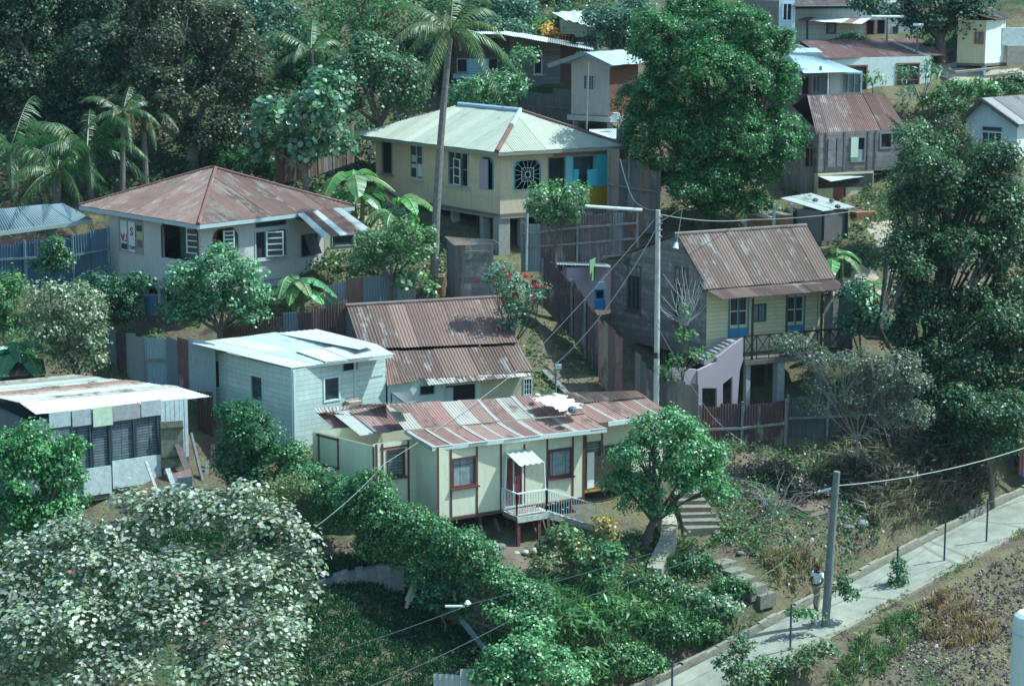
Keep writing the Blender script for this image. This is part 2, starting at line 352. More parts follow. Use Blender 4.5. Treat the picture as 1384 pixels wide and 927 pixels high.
# ------------------------------------------------------------------ walls
class Wall:
    def __init__(s, A, B, z0, z1, z1b=None, peak=None, th=.12):
        A = V((A.x, A.y, z0)); B = V((B.x, B.y, z0)); s.S = A; s.L = (B - A).length; s.d = (B - A) / s.L
        s.n = V((s.d.y, -s.d.x, 0)); s.z0 = z0; s.h0 = z1 - z0; s.h1 = (z1b if z1b is not None else z1) - z0; s.peak = peak; s.th = th; s.holes = []
    def at(s, u, h, o=0.0): return s.S + s.d * u + V((0, 0, h)) + s.n * o
    def hit(s, px, py):
        r = ray(px, py); C = V((0, 0, CZ)); t = (s.S - C).dot(s.n) / r.dot(s.n); q = C + r * t
        return (q - s.S).dot(s.d), q.z - s.z0
    def rect(s, x0, y0, x1, y1):
        xm, ym = (x0 + x1) / 2, (y0 + y1) / 2
        u0, u1 = s.hit(x0, ym)[0], s.hit(x1, ym)[0]; h1, h0 = s.hit(xm, y0)[1], s.hit(xm, y1)[1]
        return max(.02, u0), max(.02, h0), min(s.L - .02, u1), h1
    def build(s, mat, parent, name='wall', label=None):
        mb = MB(); hm = min(s.h0, s.h1)
        us = sorted({0, s.L} | {q for r in s.holes for q in (r[0], r[2])}); hs = sorted({0, hm} | {min(hm, q) for r in s.holes for q in (r[1], r[3])})
        def inhole(u, h): return any(r[0] < u < r[2] and r[1] < h < r[3] for r in s.holes)
        for i in range(len(us) - 1):
            for j in range(len(hs) - 1):
                u0, u1, h0, h1 = us[i], us[i + 1], hs[j], hs[j + 1]
                if u1 - u0 < 1e-4 or h1 - h0 < 1e-4 or inhole((u0 + u1) / 2, (h0 + h1) / 2): continue
                uv = [(u0, h0), (u1, h0), (u1, h1), (u0, h1)]
                mb.quad(s.at(u0, h0), s.at(u1, h0), s.at(u1, h1), s.at(u0, h1), uv=uv)
                mb.quad(s.at(u1, h0, -s.th), s.at(u0, h0, -s.th), s.at(u0, h1, -s.th), s.at(u1, h1, -s.th), uv=uv)
        top = [(0, hm), (s.L, hm)]
        if s.h1 > hm + .01: top.append((s.L, s.h1))
        if s.peak: top.append(s.peak)
        if s.h0 > hm + .01: top.append((0, s.h0))
        if len(top) > 2:
            mb.poly([s.at(u, h) for u, h in top], uv=top); mb.poly([s.at(u, h, -s.th) for u, h in reversed(top)], uv=list(reversed(top)))
        for a, b, c, e in s.holes:
            for (u0, h0), (u1, h1) in (((a, b), (c, b)), ((c, b), (c, e)), ((c, e), (a, e)), ((a, e), (a, b))):
                mb.quad(s.at(u0, h0), s.at(u0, h0, -s.th), s.at(u1, h1, -s.th), s.at(u1, h1))
        mb.quad(s.at(0, 0), s.at(0, 0, -s.th), s.at(s.L, 0, -s.th), s.at(s.L, 0))
        return mb.build(name, mat, parent, label)
    def win(s, parent, box, pane='glass', fc=(.5, .5, .48), fw=.07, cols=1, rows=1, sill=False, name='window', label=None, hole=True, proud=.03, panemat=None, pin=.05):
        u0, h0, u1, h1 = s.rect(*box) if hole is not None else box
        s.holes.append((u0, h0, u1, h1))
        mb = MB(); c = (*fc, 0)
        def bar(ua, ha, ub, hb, o0=-.05, o1=proud):
            mb.obox(s.at(ua, ha, o0), s.d * (ub - ua), V((0, 0, hb - ha)), s.n * (o1 - o0), c)
        e = .004
        bar(u0 - fw * .6, h0 - fw * .6, u0 + fw * .4, h1 + fw * .6); bar(u1 - fw * .4, h0 - fw * .6, u1 + fw * .6, h1 + fw * .6)
        bar(u0 + fw * .4 + e, h1 - fw * .4, u1 - fw * .4 - e, h1 + fw * .6); bar(u0 + fw * .4 + e, h0 - fw * .6, u1 - fw * .4 - e, h0 + fw * .4)
        for i in range(1, cols):
            u = u0 + (u1 - u0) * i / cols; bar(u - fw * .3, h0 + fw * .4, u + fw * .3, h1 - fw * .4, -.045, proud * .5)
        for i in range(1, rows):
            h = h0 + (h1 - h0) * i / rows; bar(u0 + fw * .4, h - fw * .25, u1 - fw * .4, h + fw * .25, -.043, proud * .4)
        if sill: bar(u0 - .12, h0 - fw * .6 - .06, u1 + .12, h0 - fw * .6 - .003, -.02, .1)
        w = mb.build(name, M['metalpaint'], parent, label)
        if pane:
            pb = MB(); pb.obox(s.at(u0, h0, -pin - .02), s.d * (u1 - u0), V((0, 0, h1 - h0)), s.n * .012)
            pb.build('pane', panemat or M[pane], w)
        return w
    def plate(s, box, o0, o1, col, mb):
        u0, h0, u1, h1 = s.rect(*box) ; mb.obox(s.at(u0, h0, o0), s.d * (u1 - u0), V((0, 0, h1 - h0)), s.n * (o1 - o0), (*col, 0))
def slab(mb, pts, z, th=.1, col=(.3, .3, .3, 0)):
    a = [V((p.x, p.y, z)) for p in pts]; b = [q - V((0, 0, th)) for q in a]
    mb.poly(a, col); mb.poly(b[::-1], col)
    for i in range(len(a)): j = (i + 1) % len(a); mb.quad(a[i], b[i], b[j], a[j], col)
def post(parent, p, ztop, w=.12, col=(.1, .05, .05), name='post', mat='wood', down=.25, zb=None):
    z = (Hs(p.x, p.y) if zb is None else zb) - down; mb = MB()
    mb.box((p.x, p.y, (z + ztop) / 2), w, w, ztop - z, (*col, 0), .5); return mb.build(name, M[mat], parent)
# ================================================================== HOUSES
RUST = [(.20, .12, .10, .35), (.165, .10, .085, .45), (.23, .145, .12, .3), (.15, .095, .082, .5), (.19, .122, .105, .35)]
PALE = [(.52, .55, .53, .08), (.46, .50, .50, .15)]
WHT = [(.62, .66, .65, .02), (.56, .60, .60, .08)]
DARKR = [(.13, .08, .085, .5), (.17, .09, .09, .5), (.11, .075, .08, .4), (.20, .11, .10, .55)]
PURP = [(.19, .12, .105, .25), (.16, .10, .09, .35), (.215, .14, .12, .22), (.14, .09, .08, .4)]
BLUEG = [(.14, .19, .24, .1), (.18, .24, .29, .05), (.11, .15, .20, .15)]
def house(name, label, pts, z0, z1, walls, cat='house', base=None, tops=None, closed=True, backmat=None, group=None):
    """pts: footprint from left to right as seen, then round the back. walls: material per edge"""
    root = emp(name, V((pts[0].x, pts[0].y, z0)), label, cat, group); ws = []
    n = len(pts)
    for i in range(n if closed else n - 1):
        t = (tops or {}).get(i, {}); ws.append(Wall(pts[i], pts[(i + 1) % n], t.get('z0', z0), t.get('z1', z1), t.get('z1b'), t.get('peak')))
    mb = MB(); slab(mb, pts, z0 + .02, .14, (.2, .18, .16, 0)); mb.build('floor_slab', M['wood'], root)
    return root, ws
def finish(root, ws, mats, default):
    for i, w in enumerate(ws): w.build(mats.get(i, default), root)
def one(root, name, fn, mat='v', label=None, **k):
    mb = MB(); fn(mb); return mb.build(name, M[mat] if isinstance(mat, str) else mat, root, label, **k)
def gutter(root, a, b, w=.1, h=.16, col=(.62, .68, .66), name='fascia'):
    mb = MB(); mb.bar(a, b, w * .4, h, (*col, 0)); return mb.build(name, M['metalpaint'], root)
UP = V((0, 0, 1))
# ---- H1 front cream house --------------------------------------------------
cream = paint('cream_boards', (.68, .67, .52), .7, None, .22, (.25, .22, .16)); brown = (.13, .045, .05)
dR, aw = adir(59), adir(-31)
C0 = P(591, 702, 73.0); zf = C0.z
def mv(S, d, px): q = S + d * go(S, d, px); return q
D1 = mv(C0, aw, 563); D2 = mv(D1, -dR, 507); D3 = mv(D2, adir(-45), 424); C1 = mv(C0, dR, 790); C2 = C1 + aw * .75; C3 = mv(C2, dR, 895)
B1 = C3 + aw * 3.0; B2 = D1 + aw * 2.7
pts = [D3, D2, D1, C0, C1, C2, C3, B1, B2]
ze = zf + hup(C0, 604)
h1, w1 = house('cream_house', 'cream house on posts with dark red battens, patchy red roof and white front steps', pts, zf, ze - .03, None, tops={0: dict(z1=ze - .1), 1: dict(z1=ze - .02)})
WF = w1[3]; WL = w1[0]; WM = w1[1]; WR = w1[5]
WF.win(h1, (612, 619, 643, 656), 'curtain', brown, .07, sill=True, cols=1)
WF.win(h1, (742, 607, 772, 643), 'curtain', brown, .07, sill=True, cols=1)
WM.win(h1, (524, 608, 546, 643), 'louvre', brown, .06, sill=True)
WR.win(h1, (793, 597, 812, 621), 'louvre', (.1, .12, .1), .04); WR.win(h1, (816, 600, 845, 620), 'dlouvre', (.3, .3, .28), .04, cols=2)
# door
dw = WF.win(h1, (682, 617, 706, 684), 'dark', (.62, .7, .7), .07, cols=2, name='door_frame')
mb = MB()
u0, hh0, u1, hh1 = WF.rect(682, 617, 706, 684); wd = u1 - u0
for k in range(2):
    a = u0 + .05 + k * wd / 2; mb.obox(WF.at(a, hh0 + .05, -.04), WF.d * (wd / 2 - .1), UP * (hh1 - hh0 - .1), WF.n * .03, (.17, .035, .05, 0))
    for q in (.12, .5, .74): mb.obox(WF.at(a + .06, hh0 + .05 + q * (hh1 - hh0 - .2), -.01), WF.d * (wd / 2 - .22), UP * .32, WF.n * .012, (.12, .025, .035, 0))
dr = mb.build('door', M['metalpaint'], h1); 
one(dr, 'handle', lambda m: m.tube([WF.at(u0 + wd / 2 + .08, hh0 + .95, .0), WF.at(u0 + wd / 2 + .08, hh0 + 1.1, .03)], .015, 5, (.6, .6, .6, 0)), 'metalpaint')
def battens(w, xs, bars, m0):
    for x, y0, y1 in xs:
        u = w.hit(x, (y0 + y1) / 2)[0]; h1_ = min(w.h0, w.hit(x, y0)[1]); h0_ = max(0, w.hit(x, y1)[1]); u = min(max(u, .04), w.L - .04)
        m = MB(); m.obox(w.at(u - .035, h0_, .002), w.d * .07, UP * (h1_ - h0_), w.n * .022, (*brown, 0)); m.build('batten', M['metalpaint'], h1)
    for x0, x1, y in bars:
        a = w.hit(x0, y)[0]; b = w.hit(x1, y)[0]; h = w.hit((x0 + x1) / 2, y)[1]; a = max(a, 0); b = min(b, w.L)
        m = MB(); m.obox(w.at(a, h - .035, .001), w.d * (b - a), UP * .07, w.n * .019, (*brown, 0)); m.build('batten', M['metalpaint'], h1)
def f(m):
    battens(WF, [(592, 600, 702), (609.5, 600, 700), (644.5, 600, 695), (677, 600, 688), (708.5, 600, 688), (739.5, 590, 680), (774, 590, 675), (789, 585, 673)], [], m)
    for w_ in (WF, WM): one(h1, 'floor_beam', lambda q: q.obox(w_.at(0, -.09, -.05), w_.d * w_.L, UP * .085, w_.n * .08, (*brown, 0)), 'metalpaint')
    battens(WM, [(509, 585, 690), (517, 585, 690), (552, 580, 683)], [(514, 553, 604), ], m)
    battens(WL, [(431, 560, 627), (457, 570, 632), (507, 585, 650)], [(428, 458, 591), (424, 459, 629)], m)
    battens(WR, [(791.5, 580, 665), (813.5, 585, 640)], [(791, 850, 622)], m)
f(None)
u, h = WR.hit(806, 640)
one(h1, 'brown_panel', lambda m: (m.obox(WR.at(WR.hit(801, 640)[0], .02, .005), WR.d * 1.7, UP * 1.25, WR.n * .03, (.2, .15, .12, 0)), m.obox(WR.at(.1, -.07, .004), WR.d * 3, UP * .08, WR.n * .04, (.5, .27, .08, 0))), 'wood')
one(h1, 'white_board', lambda m: m.obox(WR.at(WR.hit(793, 640)[0], .08, .02), WR.d * .3, UP * 1.35, WR.n * .03, (.75, .8, .8, 0)), 'metalpaint')
finish(h1, w1, {}, cream)
for px in (653, 690, 735, 775): q = mv(C0, dR, px); post(h1, q + aw * .25, zf - .05, .13, (.15, .06, .07))
for q in (C0 + aw * 1.6 + dR * .3, C0 + aw * 2.5 + dR * 2.5, C0 + aw * 2.5 + dR * 5, D2 + aw * .3, D3 + dR * .4, C2 + dR * 2 + aw * .3, C3 + aw * .3): post(h1, q, zf - .05, .13, (.07, .05, .05))
RPS = [(.28, .155, .135, .3), (.24, .135, .118, .35), (.30, .19, .165, .3), (.25, .145, .128, .35), (.42, .38, .33, .3), (.36, .30, .26, .4)]
def roof(root, fn, name='roof', label=None):
    mb = MB(); fn(mb); o = mb.build(name, M['sheet'], root, label); md = o.modifiers.new('thick', 'SOLIDIFY'); md.thickness = .012; md.offset = -1; return o
def f(m):
    sheets(m, PZ(585, 604, ze), PZ(819, 578.5, ze), PZ(546, 581, ze + .33), PZ(787, 559, ze + .33), RPS[:4], sw=.66, jit=.1, seed=4, sag=.03, edge=.24, amp=.012)
    sheets(m, PZ(546, 580, ze + .36), PZ(790, 558, ze + .36), PZ(521, 546, ze + .9), PZ(760, 531.5, ze + .9), RPS, sw=.7, jit=.1, seed=5, sag=.03, edge=.2, amp=.012)
    sheets(m, PZ(790, 574, ze + .06), PZ(909, 558.5, ze + .06), PZ(742, 548, ze + .6), PZ(872, 536.5, ze + .6), RPS[:4], sw=.66, jit=.08, seed=8, sag=.02, edge=.22, amp=.012)
    sheets(m, PZ(745, 547, ze + .63), PZ(874, 536, ze + .63), PZ(722, 533, ze + .88), PZ(859, 527, ze + .88), RUST, sw=.8, jit=.08, seed=9)
    sheets(m, PZ(450, 578, ze - .1), PZ(488, 577, ze - .1), PZ(427, 557, ze + .3), PZ(447, 555, ze + .32), RPS[:3], sw=.9, seed=3)
    sheets(m, PZ(486, 588, ze - .05), PZ(509, 585, ze - .05), PZ(447, 557, ze + .33), PZ(471, 554, ze + .35), [(.5, .5, .47, .15)], sw=1, seed=3)
    sheets(m, PZ(509, 586, ze - .03), PZ(547, 580.5, ze - .03), PZ(471, 555, ze + .36), PZ(521, 547, ze + .62), RPS, sw=.7, seed=7, edge=.22, amp=.012)
    sheets(m, PZ(430, 558, ze + .36), PZ(521, 548, ze + .6), PZ(424, 551, ze + .42), PZ(538, 544, ze + .85), RPS, sw=.8, seed=6)
    sheets(m, PZ(542, 558, ze + .84), PZ(557, 556.5, ze + .84), PZ(522, 547, ze + .98), PZ(549, 545, ze + 1.), RUST[2:3], sw=.9, seed=2)
roof(h1, f)
gutter(h1, PZ(584, 606.5, ze - .06), PZ(820, 581, ze - .06)); gutter(h1, PZ(822, 573, ze + .02), PZ(908, 561.5, ze + .02))
gutter(h1, PZ(584, 606.5, ze - .06), PZ(547, 583, ze + .2), col=(.3, .34, .33))
# awning, platform, rails, steps
aL = WF.hit(682, 610); aR_ = WF.hit(716, 606)
p0 = WF.at(aL[0], aL[1] - .02, .05); p1 = WF.at(aR_[0], aL[1] - .02, .05)
roof(h1, lambda m: sheets(m, p0 + WF.n * .95 - UP * .3, p1 + WF.n * .95 - UP * .3, p0, p1, WHT, pitch=.24, amp=.035, sw=3, seed=1), 'awning')
pl0 = WF.at(WF.hit(678, 660)[0], -.04, .0); pu = WF.hit(718, 660)[0] - WF.hit(678, 660)[0]
def f(m):
    m.obox(pl0 + WF.n * .03, WF.d * pu, UP * -.16, WF.n * 1.05, (.28, .24, .2, 0)); m.obox(pl0 + WF.n * 1.08 - UP * .2 , WF.d * pu, UP * .2, WF.n * .03, (.5, .52, .5, 0))
one(h1, 'landing', f, 'wood')
for du, dn in ((.08, 1.0), (pu - .3, 1.0), (pu + .05, 1.05), (pu - .1, .3)):
    q = pl0 + WF.d * du + WF.n * dn; post(h1, q, zf - .2, .12, (.17, .07, .08) if du < pu - .05 else (.1, .11, .08))
WHITE = (.72, .78, .78, 0)
def rail(m, a, b, hgt=.85, step=.11, blk=True):
    L = (b - a).length; n = int(L / step)
    m.bar(a + UP * hgt, b + UP * hgt, .05, .05, WHITE); m.bar(a + UP * .08, b + UP * .08, .03, .03, WHITE)
    for i in range(n + 1):
        q = a.lerp(b, i / n); m.bar(q + UP * .08, q + UP * hgt, .022 if i % n else .06, None, WHITE)
        if blk and i < n and i % 2 == 0:
            r = a.lerp(b, (i + 1) / n); hh = .3 + .25 * ((i // 2) % 3) / 2
            m.bar(q + UP * hh, r + UP * hh, .025, .025, WHITE)
ra = pl0 + WF.n * 1.05; rb = ra + WF.d * pu
one(h1, 'railing', lambda m: (rail(m, ra, rb), rail(m, pl0 + WF.n * .05, ra)), 'metalpaint')
s0 = rb; dn_ = WF.d * .93 + WF.n * -.02; gz = Hs((s0 + WF.d * 2.3).x, (s0 + WF.d * 2.3).y); run = 2.1; drop = max(.9, s0.z - gz - .1)
def f(m):
    n = 7
    for i in range(n):
        q = s0 + WF.d * (run * i / n) - UP * (drop * (i + .8) / n); m.obox(q - WF.n * .95, WF.d * .3, UP * .05, WF.n * .95, (.42, .4, .36, 0))
    for o in (-.95, -.03): m.bar(s0 + WF.n * o - UP * .1, s0 + WF.n * o + WF.d * run - UP * drop, .05, .2, (.3, .32, .3, 0))
one(h1, 'front_steps', f, 'wood')
one(h1, 'railing', lambda m: rail(m, s0, s0 + WF.d * run - UP * drop * .93), 'metalpaint')
one(h1, 'porch_post', lambda m: m.tube([rb, p1 + WF.n * .9 - UP * .28], .025, 6, WHITE), 'metalpaint')
one(h1, 'porch_post', lambda m: m.tube([pl0 + WF.n * .1 + WF.d * .05, p0 + WF.n * .1], .03, 6, WHITE), 'metalpaint')
# white plastic sheet held by stones on the roof
q = [PZ(722, 539, ze + .96), PZ(755, 557, ze + .66), PZ(790, 552, ze + .66), PZ(757, 533, ze + .98)]
mb = MB(); n = 14
gp = [[q[0].lerp(q[1], i / n).lerp(q[3].lerp(q[2], i / n), j / n) + UP * rng.uniform(0, .07) + dR * (rng.uniform(-.15, .15) if j in (0, n) else 0) for j in range(n + 1)] for i in range(n + 1)]
for i in range(n):
    for j in range(n): mb.quad(gp[i][j], gp[i + 1][j], gp[i + 1][j + 1], gp[i][j + 1], (.78, .85, .85, 0))
mb.build('plastic_sheet', M['metalpaint'], None, 'crumpled white plastic sheet weighed down on the red and white patched roof', 'plastic sheet')
def stone(p, r, col=(.4, .42, .4), name='stone', label=None, group=None, cat='stone', parent=None, sq=.7, seed=0):
    rg = random.Random(seed or rng.random()); mb = MB(); seg, rings = 8, 5; ph = [rg.uniform(.75, 1.2) for _ in range(seg)]; kk = rg.uniform(.8, 1.15); col = (*[c * kk for c in col[:3]], 0)
    g = []
    for i in range(rings + 1):
        a = math.pi * i / rings
        g.append([V(p) + V((math.cos(2 * math.pi * k / seg) * r * ph[k] * math.sin(a) * rg.uniform(.9, 1.1), math.sin(2 * math.pi * k / seg) * r * ph[(k * 3) % seg] * math.sin(a), r * sq * math.cos(a))) for k in range(seg)])
    for i in range(rings):
        for k in range(seg):
            l = (k + 1) % seg; mb.quad(g[i + 1][k], g[i + 1][l], g[i][l], g[i][k], col)
    return mb.build(name, M['rock'], parent, label, cat if label else None, group)
_lab = ['dark grey stone on the lower corner of the white plastic sheet on the patched roof', 'pale round stone on the upper edge of the white plastic sheet, nearest the post', 'small pale stone on the left upper edge of the white plastic sheet', 'thin broken stone in the middle of the white plastic sheet', 'flat stone at the right end of the white plastic sheet']
for i, (x, y, r, c) in enumerate([(774, 555, .2, (.2, .22, .24)), (750, 536, .14, (.6, .63, .62)), (726, 536, .12, (.5, .5, .48)), (738, 546, .11, (.35, .38, .38)), (786, 549, .1, (.4, .4, .4))]):
    q = PZ(x, y, ze + (.72 if y > 545 else .95)); stone(q + UP * .05, r, c, 'roof_stone', _lab[i], 'stones on the patched roof')
# ---- H2 pale clapboard house -----------------------------------------------
clap = paint('pale_blue_clapboard', (.52, .60, .58), .65, 'h', .42, (.3, .33, .3), board=.19)
K0 = P(397, 600, 77.4); dl, dr_ = adir(-42), adir(48)
K1 = mv(K0, dl, 306); K2 = mv(K1, adir(-60), 288); K3 = mv(K0, dr_, 522)
z0 = K0.z - .9; zt = K0.z + hup(K0, 498)
pts = [K2, K1, K0, K3, K3 + dl * 3.2, K2 + dr_ * 1.5 + dl * .3]
h2, w2 = house('clapboard_house', 'pale blue clapboard house with flat white sheet roof beside the red gabled roof', pts, z0, zt - .05, None)
w2[0].win(h2, (289.5, 487, 297, 524), 'dlouvre', (.5, .6, .58), .05)
w2[1].win(h2, (339, 508, 355, 541), 'dlouvre', (.5, .6, .58), .07)
w2[2].win(h2, (438, 510, 458.5, 541), 'dlouvre', (.55, .65, .63), .07); w2[2].win(h2, (463, 489.5, 483, 500.5), 'dark', (.4, .46, .46), .03)
def f(m):
    for w, x in ((w2[1], 302.5), (w2[1], 396), (w2[2], 398), (w2[2], 480)):
        u = min(max(w.hit(x, 540)[0], .05), w.L - .05); one(h2, 'corner_board', lambda q: q.obox(w.at(u - .05, 0, .003), w.d * .1, UP * min(w.h0 - .05, 9), w.n * .025, (.48, .56, .54, 0)), 'metalpaint')
    w = w2[2]; a = w.hit(481, 513); one(h2, 'corner_board', lambda q: q.obox(w.at(a[0], a[1], .002), w.d * 1.3, UP * .08, w.n * .02, (.48, .56, .54, 0)), 'metalpaint')
f(None); finish(h2, w2, {}, clap)
def f(m):
    sheets(m, PZ(393, 497, zt), PZ(531, 479.5, zt + .1), PZ(257, 464, zt + .3), PZ(372, 450, zt + .48), WHT, pitch=.12, amp=.012, sw=.95, jit=.04, seed=3, rows=2)
    sheets(m, PZ(440, 489, zt + .09), PZ(533, 478.5, zt + .12), PZ(398, 474, zt + .25), PZ(507, 464, zt + .36), [(.62, .66, .64, .12)], pitch=.12, amp=.012, sw=.95, jit=.05, seed=9)
    sheets(m, PZ(484, 472, zt + .36), PZ(508, 465, zt + .45), PZ(372, 450, zt + .5), PZ(428, 445, zt + .6), WHT, pitch=.12, amp=.012, sw=.95, seed=5)
roof(h2, f)
gutter(h2, PZ(393, 498.5, zt - .05), PZ(531, 481.5, zt + .04), h=.1)
# ---- H3 red gabled house ---------------------------------------------------
dR3 = adir(66); aw3 = adir(-24)
E0 = P(524, 550, 80.4); zr0 = E0.z - .9; ze3 = E0.z + hup(E0, 514)
E1 = mv(E0, dR3, 719); back = aw3 * 4.6
ztw = paint('pale_blue_wall', (.55, .64, .62), .7, None, .2); beige = paint('beige_wall', (.50, .47, .33), .8, None, .2); greyw = paint('grey_board_wall', (.14, .17, .20), .85, 'h', .3, board=.2)
Em = mv(E0, dR3, 649)
hr = 2.25
dd3 = (PZ(468.5, 413.5, ze3 + 2.25) - E0).dot(aw3); back = aw3 * dd3 * 2; pts = [E0 + back, E0, Em, E1, E1 + back]
pk = (dd3, ze3 - zr0 + 2.15)
h3, w3 = house('red_gabled_house', 'house with steep red-brown corrugated gable roof in two tiers, behind the patched roof', pts, zr0, ze3 - .05, None, tops={0: dict(peak=pk), 3: dict(peak=pk)})
w3[1].win(h3, (567.5, 521, 587, 533), 'dark', (.35, .4, .4), .03)
w3[1].win(h3, (601, 519, 643, 556), 'dark', (.5, .58, .56), .06, name='door_frame')
u0, a0, u1, a1 = w3[1].rect(603, 524, 613, 550); one(h3, 'door', lambda m: m.obox(w3[1].at(u0, a0, -.08), w3[1].d * (u1 - u0), UP * (a1 - a0), w3[1].n * .04, (.45, .52, .56, 0)), 'metalpaint')
w3[2].win(h3, (708, 512, 718.5, 533), 'dark', (.6, .66, .64), .04, cols=3, rows=3, name='grille')
finish(h3, w3, {0: greyw, 2: beige}, ztw)
zrid = ze3 + 2.25
RA, RB = PZ(468.5, 413.5, zrid), PZ(675, 402, zrid)
def f(m):
    zs = ze3 + .95
    sheets(m, PZ(488, 471.5, zs), PZ(700, 462.5, zs), RA, RB, PURP, sw=.78, jit=.03, seed=12, sag=.02, amp=.02, pitch=.13)
    sheets(m, PZ(529, 514, ze3 - .02), PZ(721, 500.5, ze3 - .02), PZ(514, 474.5, zs - .1), PZ(701, 465.5, zs - .1), PURP, sw=.72, jit=.08, seed=13, sag=.02, amp=.02, pitch=.13)
    sheets(m, PZ(523, 520, ze3 - .12), PZ(566, 514.5, ze3 - .08), PZ(520, 488, ze3 + .55), PZ(545, 486, ze3 + .55), RUST, sw=.8, jit=.06, seed=14, pitch=.13)
    sheets(m, PZ(579, 520.5, ze3 - .18), PZ(722, 507, ze3 - .18), PZ(572, 509, ze3 + .0), PZ(718, 499, ze3 + .0), [(.5, .48, .42, .4), (.55, .5, .45, .5)], sw=1.6, pitch=.13, seed=15)
    B = V((back.x, back.y, 0)) * 1.05
    b0 = PZ(488, 471.5, zs); sheets(m, RA + aw3 * (dd3 + .2) - UP * 2.3, RB + aw3 * (dd3 + .2) - UP * 2.3, RA, RB, PURP, sw=.8, seed=16)
roof(h3, f)
one(h3, 'ridge_cap', lambda m: m.tube([RA + UP * .03 - dR3 * .05, RB + UP * .03 + dR3 * .05], .075, 8, (.2, .15, .15, .4)), 'sheet')
# barrel and jumble between H2 and H3
q = P(478, 560, 78.9); 
one(None, 'cardboard_box', lambda m: (m.box(q + UP * .28, .55, .45, .5, (.42, .34, .27, 0), .5), m.box(q + UP * .56, .5, .02, .12, (.42, .34, .27, 0), .7)), 'wood', 'brown cardboard box behind the edge of the patched roof', cat='box')
q0 = P(530, 560, 79.3)
def f(m):
    a, b, c, d = P(529, 531, 79.2), P(548, 545, 79.0), P(562, 542, 79.4), P(555, 529, 79.8)
    for i in range(8):
        s, t = i / 8, (i + 1) / 8; m.quad(a.lerp(d, s), b.lerp(c, s), b.lerp(c, t) + UP * .03, a.lerp(d, t) + UP * .03, (.03, .045, .055, 0))
    m.bar(b, c, .06, .05, (.25, .32, .34, 0)); m.bar(a, b, .05, .05, (.12, .16, .18, 0)); m.bar(a, d, .05, .05, (.12, .16, .18, 0))
    for p_ in (a, b, c, d): m.bar(p_, p_ - UP * 1.6, .05, .05, (.06, .06, .06, 0))
one(None, 'lean_to_shelter', f, 'metalpaint', 'small dark lean-to awning in the gap beside the cardboard box', cat='shelter')
# ---- H5 hip roof house -----------------------------------------------------
lav = paint('lavender_grey_render', (.50, .49, .49), .85, None, .3, (.3, .28, .26))
N5 = P(268, 304, 85.6); z5 = N5.z; L5 = PZ(107, 278, z5); R5 = PZ(479, 279, z5)
Bk = L5 + R5 - N5; cen = (L5 + R5) / 2; px5 = cen.copy(); z_ap = z5 + hup(cen, 228)
ap1 = V((cen.x, cen.y, z_ap)); ap0 = ap1 + (L5 - N5).normalized() * .35
dL5 = (L5 - N5).normalized(); dR5 = (R5 - N5).normalized()
W0 = N5 + dL5 * .45 + dR5 * .45
Wl = mv(W0, dL5, 147); Wr = mv(W0, dR5, 388); 
zfl = z5 + hup(Wl, 366) ; W0.z = z5; zfl = W0.z - 2.75
An1 = mv(W0, dR5, 437); An2 = An1 - dL5 * -0; 
pts = [Wl, W0, An1, Wl + (An1 - W0)]
h5, w5 = house('hip_roof_house', 'grey rendered house with red-brown hip roof, arched openings and lettered window boards', pts, zfl, z5 - .08, None)
wl5, wr5 = w5[0], w5[1]
for a, b in ((1, 1),):
    pass
# lettered window: boards fill it
wb = wl5.win(h5, (161.5, 299, 193.5, 341), None, (.35, .36, .36), .05, cols=3)
u0, a0, u1, a1 = wl5.rect(161.5, 299, 193.5, 341)
def f(m):
    wdt = (u1 - u0); hh = a1 - a0
    def pl(x0, y0, x1, y1, c, o=.0): m.obox(wl5.at(u0 + wdt * x0, a0 + hh * y0, -.05 + o), wl5.d * wdt * (x1 - x0), UP * hh * (y1 - y0), wl5.n * .02, (*c, 0))
    pl(0, 0, .36, 1, (.66, .68, .7)); pl(.365, 0, .68, 1, (.68, .7, .72)); pl(.685, 0, 1, 1, (.30, .32, .33))
    pl(.72, .72, .98, .9, (.03, .03, .04), .022); pl(.72, .45, .98, .7, (.45, .4, .22), .022); pl(.72, .2, .98, .43, (.2, .13, .12), .022); pl(.06, .06, .3, .24, (.04, .06, .05), .022)
one(wb, 'sign_board', f, 'metalpaint')
def text(s, w, u, h, size, rot=math.pi, col=(.3, .02, .05), parent=None, name='lettering'):
    cu = bpy.data.curves.new(name, 'FONT'); cu.body = s; cu.size = size; cu.align_x = 'CENTER'; cu.align_y = 'CENTER'; cu.offset = size * .02; cu.extrude = .004
    o = bpy.data.objects.new(name, cu); COL.objects.link(o); o.parent = parent
    X = w.d * math.cos(rot) + UP * math.sin(rot); Z = w.n; Y = Z.cross(X)
    p = w.at(u, h, -.018) - rootloc(parent)
    o.matrix_local = Matrix(((X.x, Y.x, Z.x, p.x), (X.y, Y.y, Z.y, p.y), (X.z, Y.z, Z.z, p.z), (0, 0, 0, 1)))
    me = bpy.data.meshes.new_from_object(o.evaluated_get(bpy.context.evaluated_depsgraph_get())); ml = o.matrix_local.copy(); bpy.data.objects.remove(o); o = bpy.data.objects.new(name, me); COL.objects.link(o); o.parent = parent; o.matrix_local = ml; me.materials.clear(); me.materials.append(paint('lettering_%g' % col[0], col, .6, None, .05)); return o
text('TA', wl5, u0 + (u1 - u0) * .2, a0 + (a1 - a0) * .45, .46, parent=wb); text('S', wl5, u0 + (u1 - u0) * .5, a0 + (a1 - a0) * .68, .5, parent=wb)
text('Tony', wl5, u0 + (u1 - u0) * .52, a0 + (a1 - a0) * .16, .24, 0.15, (.05, .06, .12), wb)
